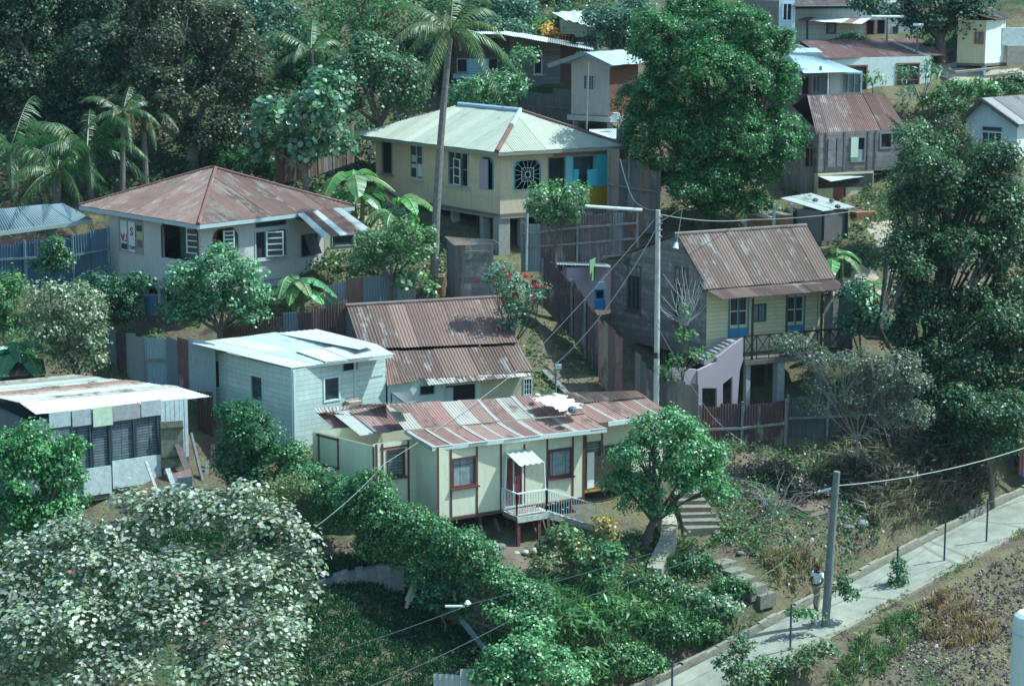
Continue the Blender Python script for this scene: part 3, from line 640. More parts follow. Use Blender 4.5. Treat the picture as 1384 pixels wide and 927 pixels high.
one(h5, 'vent_louvre', lambda m: [m.obox(wl5.at(u0, a1 + .05 + k * .09, .0), wl5.d * (u1 - u0), UP * .05, wl5.n * .03, (.2, .22, .24, 0)) for k in range(3)], 'metalpaint')
# arched loggia openings
def arch(w, box, h, col=(.13, .06, .05)):
    u0, a0, u1, a1 = w.rect(*box); w.holes.append((u0, a0, u1, a1)); c = .28
    def f(m):
        for (ux, s) in ((u0, 1), (u1, -1)):
            m.poly([w.at(ux, a1, .003), w.at(ux, a1 - c, .003), w.at(ux + s * c * .35, a1 - c * .35, .003), w.at(ux + s * c, a1, .003)][::s], (.42, .41, .42, 0))
            m.bar(w.at(ux + s * .01, a0, .02), w.at(ux + s * .01, a1 - c, .02), .05, .05, (*col, 0)); m.bar(w.at(ux + s * .01, a1 - c, .02), w.at(ux + s * c, a1 - .01, .02), .05, .05, (*col, 0))
        m.bar(w.at(u0 + c, a1 - .01, .02), w.at(u1 - c, a1 - .01, .02), .05, .05, (*col, 0))
    one(h, 'arch', f, 'v'); return u0, a0, u1, a1
r = arch(wl5, (219, 302, 268, 352), h5)
one(h5, 'inner_wall', lambda m: m.obox(wl5.at(r[0] - .3, r[1] - .3, -1.2), wl5.d * (r[2] - r[0] - .2), UP * 1.9, wl5.n * .1, (.2, .27, .29, 0)), 'v')
def sash(h, w, box, out=.35, col=(.6, .68, .7), rows=4, ang=40):
    u0, a0, u1, a1 = w.rect(*box); o = w.at(u0, a0, .02); d = (w.d * math.cos(R(ang)) + w.n * math.sin(R(ang)) * (1 if out > 0 else -1)) * (u1 - u0) / math.cos(R(ang)) if ang else w.d * (u1 - u0)
    m = MB(); hh = a1 - a0; n = d.normalized().cross(UP); t = .06; L = d.length; e = d.normalized(); C = (*col, 0)
    for k in (0, L - t): m.obox(o + e * k, e * t, UP * hh, n * .04, C)
    for i in range(rows + 1): m.obox(o + e * t + UP * (hh - t) * i / rows, e * (L - 2 * t), UP * t * .8, n * .035, C)
    s = m.build('casement', M['metalpaint'], h)
    one(s, 'pane', lambda q: q.obox(o + e * t + n * .01, e * (L - 2 * t), UP * hh, n * .008), 'glass'); return s
sash(h5, wl5, (253, 308, 265, 343), -.4, ang=15)
r = arch(wr5, (288, 309, 321, 340), h5); sash(h5, wr5, (301, 311, 313, 335), .3, ang=20)
one(h5, 'inner_shutter', lambda m: m.obox(wr5.at(r[0] + .05, r[1], -.4), wr5.d * .45, UP * 1.2, wr5.n * .05, (.16, .08, .05, 0)), 'wood')
wr5.win(h5, (345, 311, 387, 348), 'dark', (.38, .41, .43), .08, cols=3, rows=1, sill=True); sash(h5, wr5, (359, 312, 376, 346), .4, (.66, .74, .75), 4, 25)
wr5.win(h5, (345, 299, 387, 306), 'dlouvre', (.3, .33, .35), .03)
wr5.win(h5, (407, 317, 429, 346), 'dark', (.25, .25, .25), .05)
a = wr5.hit(409, 317); b = wr5.hit(425, 345)
one(h5, 'prop_shutter', lambda m: m.quad(wr5.at(a[0], a[1], .05), wr5.at(b[0], a[1], .05), wr5.at(b[0] - .1, b[1] + .15, .6), wr5.at(a[0] - .1, b[1] + .15, .6), (.1, .11, .12, .4)), 'sheet')
def f(m):
    m.obox(wl5.at(0, -.28, .0), wl5.d * (wl5.L + .0), UP * .26, wl5.n * .05, (.42, .40, .38, 0)); m.obox(wr5.at(0.06, -.28, .0), wr5.d * (wr5.L - .06), UP * .26, wr5.n * .052, (.42, .40, .38, 0))
one(h5, 'floor_beam', f, 'v')
finish(h5, w5, {}, lav)
hip5 = [(.25, .19, .17, .45), (.205, .122, .105, .3), (.18, .108, .095, .4), (.22, .138, .12, .35), (.19, .118, .105, .35), (.21, .125, .11, .45)]
def f(m):
    hip_side(m, N5, L5, ap1, ap0, hip5, seed=3); hip_side(m, N5, R5, ap1, ap1, hip5, seed=4)
    hip_side(m, R5, Bk, ap1, ap0, hip5, seed=5); hip_side(m, Bk, L5, ap0, ap0, hip5, seed=6)
roof(h5, f)
one(h5, 'ridge_cap', lambda m: (m.tube([N5 + UP * .03, ap1 + UP * .04], .08, 7, (.2, .09, .09, .4)), m.tube([L5 + UP * .03, ap0 + UP * .04, ap1 + UP * .04, R5 + UP * .03], .06, 7, (.2, .09, .09, .4))), 'sheet')
one(h5, 'fascia', lambda m: (m.bar(L5 - UP * .1, N5 - UP * .1, .04, .16, (.4, .48, .52, 0)), m.bar(N5 - UP * .1 + dR5 * .05, R5 - UP * .1, .04, .16, (.4, .48, .52, 0))), 'metalpaint')
for px, w in ((150, wl5), (176, wl5), (189, wl5), (213, wl5), (240, wl5)):
    q = w.at(w.hit(px, 370)[0], 0, -.2); post(h5, q, zfl - .02, .3, (.42, .41, .42), 'pillar', 'v')
for px in (290, 330, 370, 410): q = wr5.at(wr5.hit(px, 370)[0], 0, -.2); post(h5, q, zfl - .02, .3, (.4, .39, .4), 'pillar', 'v')
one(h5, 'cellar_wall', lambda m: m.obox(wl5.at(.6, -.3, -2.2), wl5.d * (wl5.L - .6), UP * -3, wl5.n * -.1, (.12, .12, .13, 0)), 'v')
# annexe with its own little gable on the right
q0 = mv(W0, dR5, 388); q1 = mv(W0, dR5, 437); q2 = q1 + dR5 * .0
out5 = -dL5 * 1.6
A0 = PZ(439, 321, z5 - .95); 
p_a = P(389, 352, depth(q1)); 
ann_l = W0 + dR5 * ((An1 - W0).length + .02); ann_r = mv(ann_l, adir(60), 481)
an, wa = house('annexe', 'yellowish rendered annexe under the low red and silver lean-to roof of the hip-roofed house', [ann_l, ann_r, ann_r + adir(-40) * 2, ann_l + adir(-40) * 2], zfl - .3, z5 - .7, None, cat='annexe')
wa[0].win(an, (449, 318, 478, 332), 'dlouvre', (.25, .3, .3), .05); finish(an, wa, {}, paint('yellowish_render', (.52, .49, .36), .85, None, .25))
def f(m):
    sheets(m, PZ(437, 322, z5 - .72), PZ(501, 311, z5 - .72), PZ(399, 287, z5 + .02), PZ(460, 281, z5 + .02), [RUST[0], PALE[0], RUST[2], PALE[1], RUST[3], PALE[0]], sw=.5, jit=.06, seed=21)
roof(an, f)
one(an, 'gable_sheeting', lambda m: m.poly([wr5.at(wr5.hit(389, 300)[0], wr5.h0 - .05, .06), wr5.at(wr5.L, wr5.h0 - .85, .06), wr5.at(wr5.L, wr5.h0 - .05, .06)][::1], (.10, .14, .18, .1)), 'sheet')
# ---- H7 yellow hip roof house ---------------------------------------------
yel = paint('yellow_render', (.64, .52, .37), .85, None, .5, (.34, .32, .27), .08)
N7 = P(671.5, 206, 91.5); z7 = N7.z; L7 = PZ(478.5, 182, z7); R7 = PZ(846, 197, z7); B7 = L7 + R7 - N7
dL7 = (L7 - N7).normalized(); dR7 = (R7 - N7).normalized(); Wd = (R7 - N7).length; Ln = (L7 - N7).length
e1 = (N7 + R7) / 2 + dL7 * Wd * .46; zz = z7 + hup(e1, 150.5); e1.z = zz
e2 = e1 + dL7 * go(e1, dL7, 620); e2.z = zz
a7 = N7 + dL7 * .5 + dR7 * .5; wl_ = mv(a7, dL7, 507.5); wr_ = mv(a7, dR7, 823); zf7 = z7 + hup(a7, 295) ; zf7 = z7 - 2.75
pts = [wl_, a7, wr_, wl_ + (wr_ - a7)]
h7, w7 = house('yellow_house', 'large yellow house on concrete pillars with pale green hip roof behind the tall palm', pts, zf7, z7 - .06, None)
wl7, wr7 = w7[0], w7[1]
hl = z7 + hup(a7, 205) - z7
wl7.win(h7, (516.5, 190, 530, 235), 'dark', (.25, .25, .22), .05, sill=True)
wl7.win(h7, (554.5, 197, 571.5, 241), 'glass', (.5, .54, .52), .06, cols=2, rows=3, sill=True)
wl7.win(h7, (606, 206, 633, 251), 'glass', (.45, .48, .46), .07, cols=3, rows=2, sill=True); sash(h7, wl7, (614, 214, 628, 250), .4, (.68, .74, .72), 3, 15)
def paper(w, h, boxes):
    m = MB()
    for b in boxes: w.plate(b[:4], -.03, -.02, b[4], m)
    return m.build('board', M['metalpaint'], h)
paper(wl7, h7, [(556, 210, 562, 219, (.5, .5, .48)), (564, 222, 570, 239, (.62, .64, .62)), (556, 222, 562, 227, (.6, .6, .6))])
r = arch(wl7, (649, 212, 667, 256), h7, (.1, .35, .42)); one(h7, 'shutter', lambda m: m.obox(wl7.at(r[0] + .03, r[1], .02), wl7.d * (r[2] - r[0]) * .62, UP * (r[3] - r[1] - .1), wl7.n * .04, (.38, .33, .43, 0)), 'metalpaint', 'lilac shutter')
r = arch(wr7, (695, 216, 730.5, 256), h7, (.1, .35, .42))
def f(m):
    u0, a0, u1, a1 = r; cx, cy = (u0 + u1) / 2, (a0 + a1) / 2; C = (.62, .66, .66, 0)
    for k in range(16):
        a = 2 * math.pi * k / 16; ca, sa = math.cos(a), math.sin(a); q = min((u1 - u0) / 2 / max(abs(ca), 1e-3), (a1 - a0) / 2 / max(abs(sa), 1e-3)); m.bar(wr7.at(cx + .1 * ca, cy + .1 * sa, .03), wr7.at(cx + q * ca, cy + q * sa, .03), .014, .014, C)
    for s_ in (.18, .45, .98):
        x, y = (u1 - u0) / 2 * s_, (a1 - a0) / 2 * s_; c4 = [wr7.at(cx - x, cy - y, .035), wr7.at(cx + x, cy - y, .035), wr7.at(cx + x, cy + y, .035), wr7.at(cx - x, cy + y, .035)]
        for i in range(4): m.bar(c4[i], c4[(i + 1) % 4], .028, .02, C)
one(h7, 'window_grille', f, 'metalpaint')
wr7.win(h7, (741, 213, 763, 262), 'dark', (.2, .2, .18), .05, name='door_frame')
wr7.win(h7, (774, 211, 803, 252), None, (.12, .4, .47), .05, name='doorway'); 
x = wr7.rect(774, 211, 803, 252)
one(h7, 'inner_sheeting', lambda m: sheets(m, wr7.at(x[0] - .2, x[1] - .2, -.6), wr7.at(x[2] + .2, x[1] - .2, -.6), wr7.at(x[0] - .2, x[3] + .1, -.6), wr7.at(x[2] + .2, x[3] + .1, -.6), BLUEG, pitch=.13, seed=2), 'sheet')
def f(m):
    T = (.12, .48, .60)
    wr7.plate((764.5, 210, 773, 262), .004, .03, (.25, .5, .6), m); wr7.plate((804.5, 206, 822, 251), .004, .03, T, m); wr7.plate((774.5, 229, 781, 250), .03, .07, T, m)
    wr7.plate((793, 229, 806, 251.5), .035, .08, (.15, .55, .68), m)
one(h7, 'turquoise_panels', f, 'metalpaint'); one(h7, 'yellow_panel', lambda m: (wr7.plate((797, 252, 822.3, 279), .004, .028, (.38, .27, .02), m)), 'metalpaint')
one(h7, 'pink_beam', lambda m: wr7.plate((748, 203, 822, 210), .002, .05, (.33, .15, .16), m), 'metalpaint')
one(h7, 'floor_beam', lambda m: (m.obox(wl7.at(0, -.2, -.05), wl7.d * (wl7.L + .0), UP * .19, wl7.n * .045, (.3, .28, .24, 0)), m.obox(wr7.at(.06, -.2, -.05), wr7.d * (wr7.L - .06), UP * .19, wr7.n * .047, (.3, .28, .24, 0))), 'v')
finish(h7, w7, {}, yel)
gre = [(.42, .43, .35, .12), (.39, .41, .34, .16), (.44, .44, .36, .10)]
def f(m):
    hip_side(m, N7, L7, e1, e2, gre, seed=3, amp=.012); hip_side(m, N7, R7, e1, e1, gre, seed=4, amp=.012); hip_side(m, R7, B7, e1, e2, gre, seed=5, amp=.012); hip_side(m, B7, L7, e2, e2, gre, seed=6, amp=.012)
roof(h7, f)
mid = N7.lerp(e1, .62)
one(h7, 'ridge_cap', lambda m: m.tube([N7 + UP * .03, mid + UP * .05], .1, 7, (.22, .09, .07, .5)), 'sheet', 'rusty red hip cap')
one(h7, 'ridge_cap', lambda m: m.tube([mid + UP * .05, e1 + UP * .05, e2 + UP * .05], .11, 7, (.42, .56, .68, 0)), 'sheet', 'pale blue ridge cap')
one(h7, 'ridge_cap', lambda m: m.tube([e1 + UP * .05, R7 + UP * .04], .07, 7, (.2, .09, .09, .5)), 'sheet')
one(h7, 'fascia', lambda m: (m.bar(L7 - UP * .1, N7 - UP * .1, .04, .14, (.24, .25, .22, 0)), m.bar(N7 - UP * .1 + dR7 * .05, R7 - UP * .1, .04, .14, (.24, .25, .22, 0))), 'metalpaint')
for px, w, wd_ in ((520, wl7, .3), (548, wl7, .3), (576, wl7, .3), (608, wl7, .32), (648, wl7, .34), (677, wl7, .55)):
    u = min(w.hit(px, 290)[0], w.L - .3); post(h7, w.at(u, 0, -.3), zf7 - .02, wd_, (.36, .35, .33), 'pillar', 'v')
for px in (710, 745, 780, 815): u = wr7.hit(px, 290)[0]; post(h7, wr7.at(u, 0, -.3), zf7 - .02, .3, (.36, .35, .33), 'pillar', 'v')
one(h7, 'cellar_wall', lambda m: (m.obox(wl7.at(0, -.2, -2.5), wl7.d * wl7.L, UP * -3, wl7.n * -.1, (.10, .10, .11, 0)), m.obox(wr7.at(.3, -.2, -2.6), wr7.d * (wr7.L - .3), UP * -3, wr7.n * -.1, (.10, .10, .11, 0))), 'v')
# ---- H11 wooden and cream house -------------------------------------------
dwood = paint('weathered_dark_planks', (.25, .24, .235), .9, 'h', .45, (.09, .085, .08), .3, board=.22, chip=.5, chipcol=(.40, .40, .38))
crm = paint('cream_clapboard', (.66, .62, .42), .7, 'h', .12, (.3, .28, .2), board=.16)
d11, l11 = adir(67.5), adir(-36)
G0 = P(954, 481, 84.0); z11 = G0.z; GL = mv(G0, l11, 825); GR = mv(G0, d11, 1107); zt11 = z11 + hup(G0, 391)
wtmp = Wall(GL, G0, z11, zt11); pu_, ph_ = wtmp.hit(914.5, 317); hL = wtmp.hit(827, 352)[1]
pts = [GL, G0, GR, GR + (GL - G0)]
h11, w11 = house('plank_gable_house', 'two-faced house with dark weathered plank gable and cream front under a rusty gable roof', pts, z11, zt11 - .04, None, tops={0: dict(z1=z11 + hL, z1b=zt11 - .04, peak=(pu_, ph_ - .08)), 2: dict(peak=(GL - G0).length and ((GL - G0).length - pu_, ph_ - .08)), 3: dict(z1=z11 + hL, z1b=z11 + hL)})
w11[2].peak = None; w11[2].h1 = hL; w11[2].peak = None
wg, wf = w11[0], w11[1]
wg.win(h11, (848.5, 360, 865.5, 419), 'dlouvre', (.09, .085, .08), .08, cols=3, sill=True); wg.win(h11, (912.5, 362, 929, 436), 'dlouvre', (.10, .08, .09), .08, cols=3, sill=True)
BLU = (.06, .20, .36)
for bx in ((986, 401, 1009.5, 440), (1063.5, 400, 1085.5, 436)):
    d_ = wf.win(h11, bx, 'glass', (.62, .60, .44), .09, cols=2, rows=2, name='double_door')
    m = MB()
    for a, b in ((bx[0] - 2, bx[0]), (bx[2], bx[2] + 2), ((bx[0] + bx[2]) / 2 - .8, (bx[0] + bx[2]) / 2 + .8)): wf.plate((a, bx[1] - 1, b, bx[3] + 16), .02, .045, BLU, m)
    wf.plate((bx[0], bx[3] + 3, bx[2], bx[3] + 16), .004, .035, (.08, .24, .42), m); m.build('blue_frame', M['metalpaint'], d_)
wf.win(h11, (1017, 411.5, 1034.5, 434), 'curtain', (.08, .1, .13), .05, cols=2)
finish(h11, w11, {0: dwood, 1: crm}, dwood)
zri = zt11 + 1.75
r0, r1 = PZ(911.5, 317.5, zri), PZ(1090, 305.5, zri); v0, v1 = PZ(952, 391, zt11 + .02), PZ(1130, 376, zt11 + .02)
def f(m):
    sheets(m, v0, v1, r0, r1, [(.17, .118, .10, .25), (.15, .105, .09, .3), (.185, .13, .11, .25)], sw=.78, jit=.04, seed=31, rows=1, amp=.024, pitch=.15)
    k0 = wg.at(.0, hL + .02, .15); k1 = k0 + (GR - G0) + d11 * .3
    sheets(m, k0 - wg.d * .15, k1 - wg.d * .15, r0, r1, DARKR, sw=.8, seed=32)
    a_, b_ = wg.hit(812, 350); sheets(m, PZ(812, 350, z11 + hL + .02), PZ(882, 345.5, z11 + hL + .22), PZ(815, 346.5, z11 + hL + .3), PZ(882, 343, z11 + hL + .42), [(.5, .45, .38, .4)], seed=3, sw=2)
roof(h11, f)
roof(h11, lambda m: sheets(m, PZ(974, 404, zt11 - .22), PZ(1148, 391, zt11 - .22), PZ(953, 391.5, zt11 - .02), PZ(1129, 377, zt11 - .02), [(.30, .24, .22, .35)] + DARKR + PURP + PURP, sw=.8, jit=.06, seed=33), 'verandah_roof')
one(h11, 'ridge_cap', lambda m: m.tube([r0 + UP * .03, r1 + UP * .03], .08, 7, (.2, .16, .15, .4)), 'sheet')
one(h11, 'bargeboard', lambda m: (m.bar(r0 - UP * .1, v0 - UP * .08, .05, .18, (.1, .1, .1, 0)), m.bar(r0 - UP * .1, wg.at(1.0, hL + .0, .12), .05, .2, (.06, .07, .08, 0))), 'wood')
# verandah
vz = z11 - .05; vd = 1.35
vA = wf.at(wf.hit(985, 460)[0], 0, 0); vB = wf.at(wf.L + .8, 0, 0)
def f(m): m.obox(vA - UP * .22 + wf.n * .02, vB - vA, UP * .18, wf.n * vd, (.16, .14, .13, 0))
one(h11, 'verandah_floor', f, 'wood')
DB = (.07, .045, .04, 0)
for px in (1016, 1109, 1062):
    q = mv(vA + wf.n * (vd - .05), wf.d, px); one(h11, 'verandah_post', lambda m: m.bar(q - UP * .1, V((q.x, q.y, zt11 - .2)), .09, .09, DB), 'wood')
def f(m):
    a = vA + wf.n * (vd - .05); b = vB + wf.n * (vd - .05); L = (b - a).length
    m.bar(a + UP * .95, b + UP * .95, .07, .06, DB); m.bar(a + UP * .15, b + UP * .15, .05, .05, DB)
    n = int(L / .5)
    for i in range(n):
        p_, q_ = a.lerp(b, i / n), a.lerp(b, (i + 1) / n)
        m.bar(p_ + UP * .15, q_ + UP * .95, .03, .03, DB); m.bar(p_ + UP * .95, q_ + UP * .15, .03, .03, DB); m.bar(p_, p_ + UP * .95, .04, .04, DB)
one(h11, 'railing', f, 'wood')
one(h11, 'lattice_screen', lambda m: (m.obox(vB + wf.n * .1 + UP * .0, wf.n * 1.1, UP * 2.2, wf.d * .03, (.16, .18, .2, 0)), m.obox(vB - wf.d * .6 + UP * .0, wf.d * .6, UP * 2.1, wf.n * .03, (.28, .29, .28, 0))), 'wood')
for px in (1053, 1010, 1108): q = mv(vA + wf.n * (vd - .2), wf.d, px); post(h11, q, vz - .15, .34 if px == 1053 else .2, (.33, .35, .35), 'pillar', 'v')
for px, o in ((975, .4), (1035, .4), (1090, .4), (860, 1), (890, 1)): q = (mv(G0 + l11 * 1, d11, px) if px > 954 else mv(G0, l11, px) + d11 * .3); post(h11, q, z11 - .1, .16, (.12, .11, .1))
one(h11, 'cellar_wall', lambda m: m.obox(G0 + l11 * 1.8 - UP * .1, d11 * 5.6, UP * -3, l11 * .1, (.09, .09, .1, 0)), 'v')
# lilac stair block
lil = paint('lilac_render', (.46, .38, .45), .85, None, .25, (.3, .25, .3))
S0 = G0 + wf.n * 1.45 + wf.d * .25
wS = Wall(mv(S0, -wf.d, 943), mv(S0, wf.d, 1004), z11 - 3.2, z11)
def Q(px, py, o=0): u, h = wS.hit(px, py); return wS.at(u, h, o)
def f(m):
    front = [(943, 545), (949, 545), (949, 524.5), (969, 524.5), (969, 548), (977, 548), (977, 519), (990, 508.5), (990, 545), (995, 545), (998, 500), (1004, 486), (1004, 457), (970, 480), (967, 490), (943, 500)]
    # split in convex strips
    for st in ([(943, 560), (949, 560), (949, 498), (943, 501)], [(949, 524.5), (969, 524.5), (969, 489), (949, 498)], [(969, 562), (977, 562), (977, 477), (969, 483)], [(977, 519), (990, 508.5), (990, 467), (977, 477)], [(990, 562), (995.5, 562), (1000, 500), (1004, 488), (1004, 457), (990, 467)]):
        m.poly([Q(*s) for s in st], uv=st); m.poly([Q(*s, -.14) for s in st][::-1], uv=st)
        for i in range(len(st)):
            a, b = st[i], st[(i + 1) % len(st)]; m.quad(Q(*a), Q(*a, -.14), Q(*b, -.14), Q(*b), uv=[(0, 0), (0, .1), (1, .1), (1, 0)])
    a = Q(943, 500); m.obox(Q(900, 497, -.2) , Q(943, 500, -.2) - Q(900, 497, -.2), UP * -1.9, wS.n * .12)
st = emp('stair_block', wS.S + UP * 2, 'lilac painted masonry stair side with two door holes below the cream front', 'staircase')
one(st, 'stair_wall', f, lil)
def f(m):
    for i in range(8):
        q = Q(1000 - i * 5.2, 462 + i * 3.6, -.16); m.obox(q, wS.d * -.3, UP * -.18, wS.n * -.9, (.35, .33, .33, 0))
one(st, 'steps', f, 'v')
# annexe left, lilac with blue door
an2 = P(766, 400, 89.5); aB = mv(an2, adir(80), 827)
ax2, wx = house('lilac_annexe', 'small lilac annexe with blue door and pale sheet roof behind the plank gable', [an2, aB, aB + adir(-10) * 2.5, an2 + adir(-10) * 2.5], an2.z - 1.2, an2.z + hup(an2, 362), None, cat='annexe')
wx[0].win(ax2, (805, 392, 816, 404), 'dark', (.04, .2, .5), .06); 
one(ax2, 'door', lambda m: wx[0].plate((803.5, 405, 818, 430), .003, .05, (.03, .17, .45), m), 'metalpaint', 'blue door with its upper leaf open'); one(ax2, 'fanlight', lambda m: wx[0].plate((804, 381, 817, 391), .003, .04, (.3, .5, .62), m), 'metalpaint')
one(ax2, 'door_leaf', lambda m: m.obox(wx[0].at(wx[0].hit(803, 390)[0], 1.9, .03), wx[0].n * .8 - wx[0].d * .4, UP * .9, wx[0].d * .04, (.22, .34, .2, 0)), 'metalpaint')
finish(ax2, wx, {}, lil)
roof(ax2, lambda m: sheets(m, PZ(752, 357, an2.z + 1.35), PZ(828, 361, an2.z + 1.25), PZ(736, 352, an2.z + 1.3), PZ(806, 347.5, an2.z + 1.38), [(.46, .50, .50, .15)], sw=.9, seed=5, pitch=.12))
# ---- H12 dark plank house --------------------------------------------------
plk = paint('grey_brown_planks', (.30, .27, .27), .9, 'h', .4, (.08, .07, .07), .2, board=.26, chip=.3, chipcol=(.3, .28, .27))
vplk = paint('upright_planks', (.32, .29, .28), .9, 'v', .4, (.09, .07, .07), .2, board=.2, chip=.4, chipcol=(.32, .25, .2))
T0 = P(1104, 231, 97.5); d12, l12 = adir(66), adir(-24)
TL = mv(T0, l12, 1060); TR = mv(T0, d12, 1221); z12 = T0.z; zt12 = z12 + hup(T0, 180)
rz12 = zt12 + 1.47; dd = (PZ(1091, 129, rz12) - T0).dot(l12); pts = [T0 + l12 * dd * 2, T0, TR, TR + l12 * dd * 2]
h12, w12 = house('plank_house', 'weathered grey plank house with plain rusty gable roof and half-open green shutter', pts, z12, zt12, None, tops={0: dict(peak=(dd, rz12 - z12 - .12)), 2: dict(peak=(dd, rz12 - z12 - .12))})
wv = w12[1]
wv.win(h12, (1118, 187, 1137, 225), 'dark', (.2, .18, .19), .08, cols=1)
u0, a0, u1, a1 = wv.rect(1118, 187, 1137, 225)
one(h12, 'shutters', lambda m: (m.obox(wv.at(u0, a0, .035), wv.d * (u1 - u0) * .55, UP * (a1 - a0), wv.n * .04, (.24, .22, .23, 0)), m.obox(wv.at(u1 - .28, a0, .035), wv.d * .28, UP * (a1 - a0), wv.n * .04, (.21, .19, .2, 0))), 'wood')
wv.win(h12, (1149, 186, 1168.5, 218.5), 'dark', (.22, .21, .22), .06, cols=1)
u0, a0, u1, a1 = wv.rect(1149, 186, 1168.5, 218.5)
one(h12, 'shutter', lambda m: (m.obox(wv.at(u0, a0 + .2, .035), wv.d * (u1 - u0) * .5, UP * (a1 - a0 - .2), wv.n * .04, (.62, .68, .58, 0)), m.obox(wv.at(u0, a0 - .02, .035), wv.d * (u1 - u0) * .5, UP * .2, wv.n * .045, (.16, .3, .2, 0))), 'metalpaint', 'pale green shutter')
one(h12, 'curtain', lambda m: m.obox(wv.at(u0 + (u1 - u0) * .55, a0, -.02), wv.d * (u1 - u0) * .4, UP * .55, wv.n * .01, (.3, .33, .36, 0)), 'v')
wv.win(h12, (1190, 180, 1205, 200), 'dark', (.24, .22, .24), .08)
def f(m):
    for px in (1105.5, 1115, 1140, 1172, 1182): u = wv.hit(px, 200)[0]; one(h12, 'batten', lambda q: q.obox(wv.at(max(.02, u), 0, .004), wv.d * .09, UP * (wv.h0), wv.n * .03, (.17, .15, .15, 0)), 'wood')
f(None)
finish(h12, w12, {}, plk)
def f(m):
    rz = zt12 + 1.47; a, b = PZ(1091, 129, rz), PZ(1195, 126, rz)
    sheets(m, PZ(1103, 181, zt12 - .03), PZ(1226, 175, zt12 - .03), a, b, [(.19, .12, .105, .25), (.165, .11, .10, .25), (.205, .115, .10, .3)], sw=.75, jit=.04, seed=41)
    sheets(m, a + l12 * (dd + .2) - UP * 1.5, b + l12 * (dd + .2) - UP * 1.5, a, b, DARKR, sw=.8, seed=42)
roof(h12, f)
# lower storey of H12
zb = z12 - 2.6
L0 = T0 + wv.n * .1; L1 = mv(L0, d12, 1181)
lo, wlo = house('cream_lean_to', 'cream ground-floor room with dark red door and white sheet awning under the plank house', [L0, L1, L1 + l12 * 1.6, L0 + l12 * 1.6], zb, z12 - .12, None, cat='lean-to')
wlo[0].win(lo, (1126.5, 254, 1142, 292), None, (.2, .12, .1), .04, name='door_frame')
one(lo, 'door', lambda m: wlo[0].plate((1126.5, 254, 1142, 292), -.06, -.02, (.22, .05, .05), m), 'metalpaint')
one(lo, 'dark_strip', lambda m: wlo[0].plate((1106, 236, 1179, 253), .004, .04, (.06, .06, .07), m), 'wood')  # near-black strip along the wall top below the awning
finish(lo, wlo, {}, paint('pale_yellow_board', (.60, .56, .38), .8, None, .2))
roof(lo, lambda m: sheets(m, PZ(1122, 245, z12 - .35), PZ(1206, 233, z12 - .35), PZ(1106, 238.5, z12 - .23), PZ(1182, 230, z12 - .26), WHT, sw=1, seed=3, amp=.012), 'awning')
# vertical plank shed to the left
q0 = mv(T0, l12, 1060); q0 = T0 + l12 * -.1; 
lsA = P(1059, 262, 98.6); lsB = P(1102.5, 262, 97.7)
ls, wls = house('plank_shed', 'tall shed of upright weathered planks against the left side of the plank house', [lsA, lsB, lsB + V((-.4, 2, 0)), lsA + V((-.4, 2, 0))], lsA.z - 1.6, lsA.z + hup(lsA, 200), None, cat='shed')
wls[0].win(ls, (1088, 200, 1101, 226), 'dark', (.25, .2, .17), .05, cols=2); finish(ls, wls, {}, vplk)
roof(ls, lambda m: sheets(m, PZ(1071, 198, lsA.z + 2.2), PZ(1103, 188.5, lsA.z + 2.35), PZ(1056, 192, lsA.z + 2.6), PZ(1096, 181, lsA.z + 2.75), [(.3, .33, .36, .2)], seed=3))
one(None, 'crate', lambda m: m.box(P(1167, 300, 95.9) + UP * .1, 1.1, .6, .75, (.30, .14, .09, 0), .4), 'wood', 'reddish brown wooden crate standing before the cream lean-to', cat='crate')
# ---- H17 hut with stones on its roof ---------------------------------------
d17 = adir(58); U0 = P(1111, 316, 93.2); UL = mv(U0, adir(-50), 1074); UR = mv(U0, d17, 1143); z17 = U0.z + hup(U0, 286)
h17, w17 = house('small_hut', 'little plywood hut with rusty white sheet roof held down by stones', [UL, U0, UR, UR + (UL - U0)], U0.z - .4, z17, None, cat='hut')
ply = paint('dark_plywood', (.16, .14, .14), .85, None, .5, (.06, .06, .07))
for p in (U0, UR, UL): one(h17, 'corner_post', lambda m: m.bar(V((p.x, p.y, U0.z - .3)) + w17[1].n * .05, V((p.x, p.y, z17)) + w17[1].n * .05, .1, .1, (.05, .05, .06, 0)), 'wood')
finish(h17, w17, {0: paint('grey_plywood', (.22, .2, .21), .85, None, .3)}, ply)
roof(h17, lambda m: sheets(m, PZ(1110, 285, z17 + .03), PZ(1155, 280, z17 + .1), PZ(1053, 268, z17 + .3), PZ(1096, 261, z17 + .42), [(.6, .62, .58, .2), (.5, .42, .38, .4), (.66, .7, .68, .1)], sw=.7, jit=.1, seed=5))
for i, (x, y, l) in enumerate([(1083, 266, 'stone near the back edge of the hut roof'), (1094, 268, 'larger stone at the centre of the hut roof'), (1102, 272, 'stone just below the central one on the hut roof'), (1124, 273, 'stone towards the right corner of the hut roof'), (1132, 281, 'stone at the front eave of the hut roof')]):
    stone(PZ(x, y, z17 + .25) + UP * .06, .13, (.12, .13, .14), 'hut_stone', 'dark ' + l, 'stones on the hut roof')
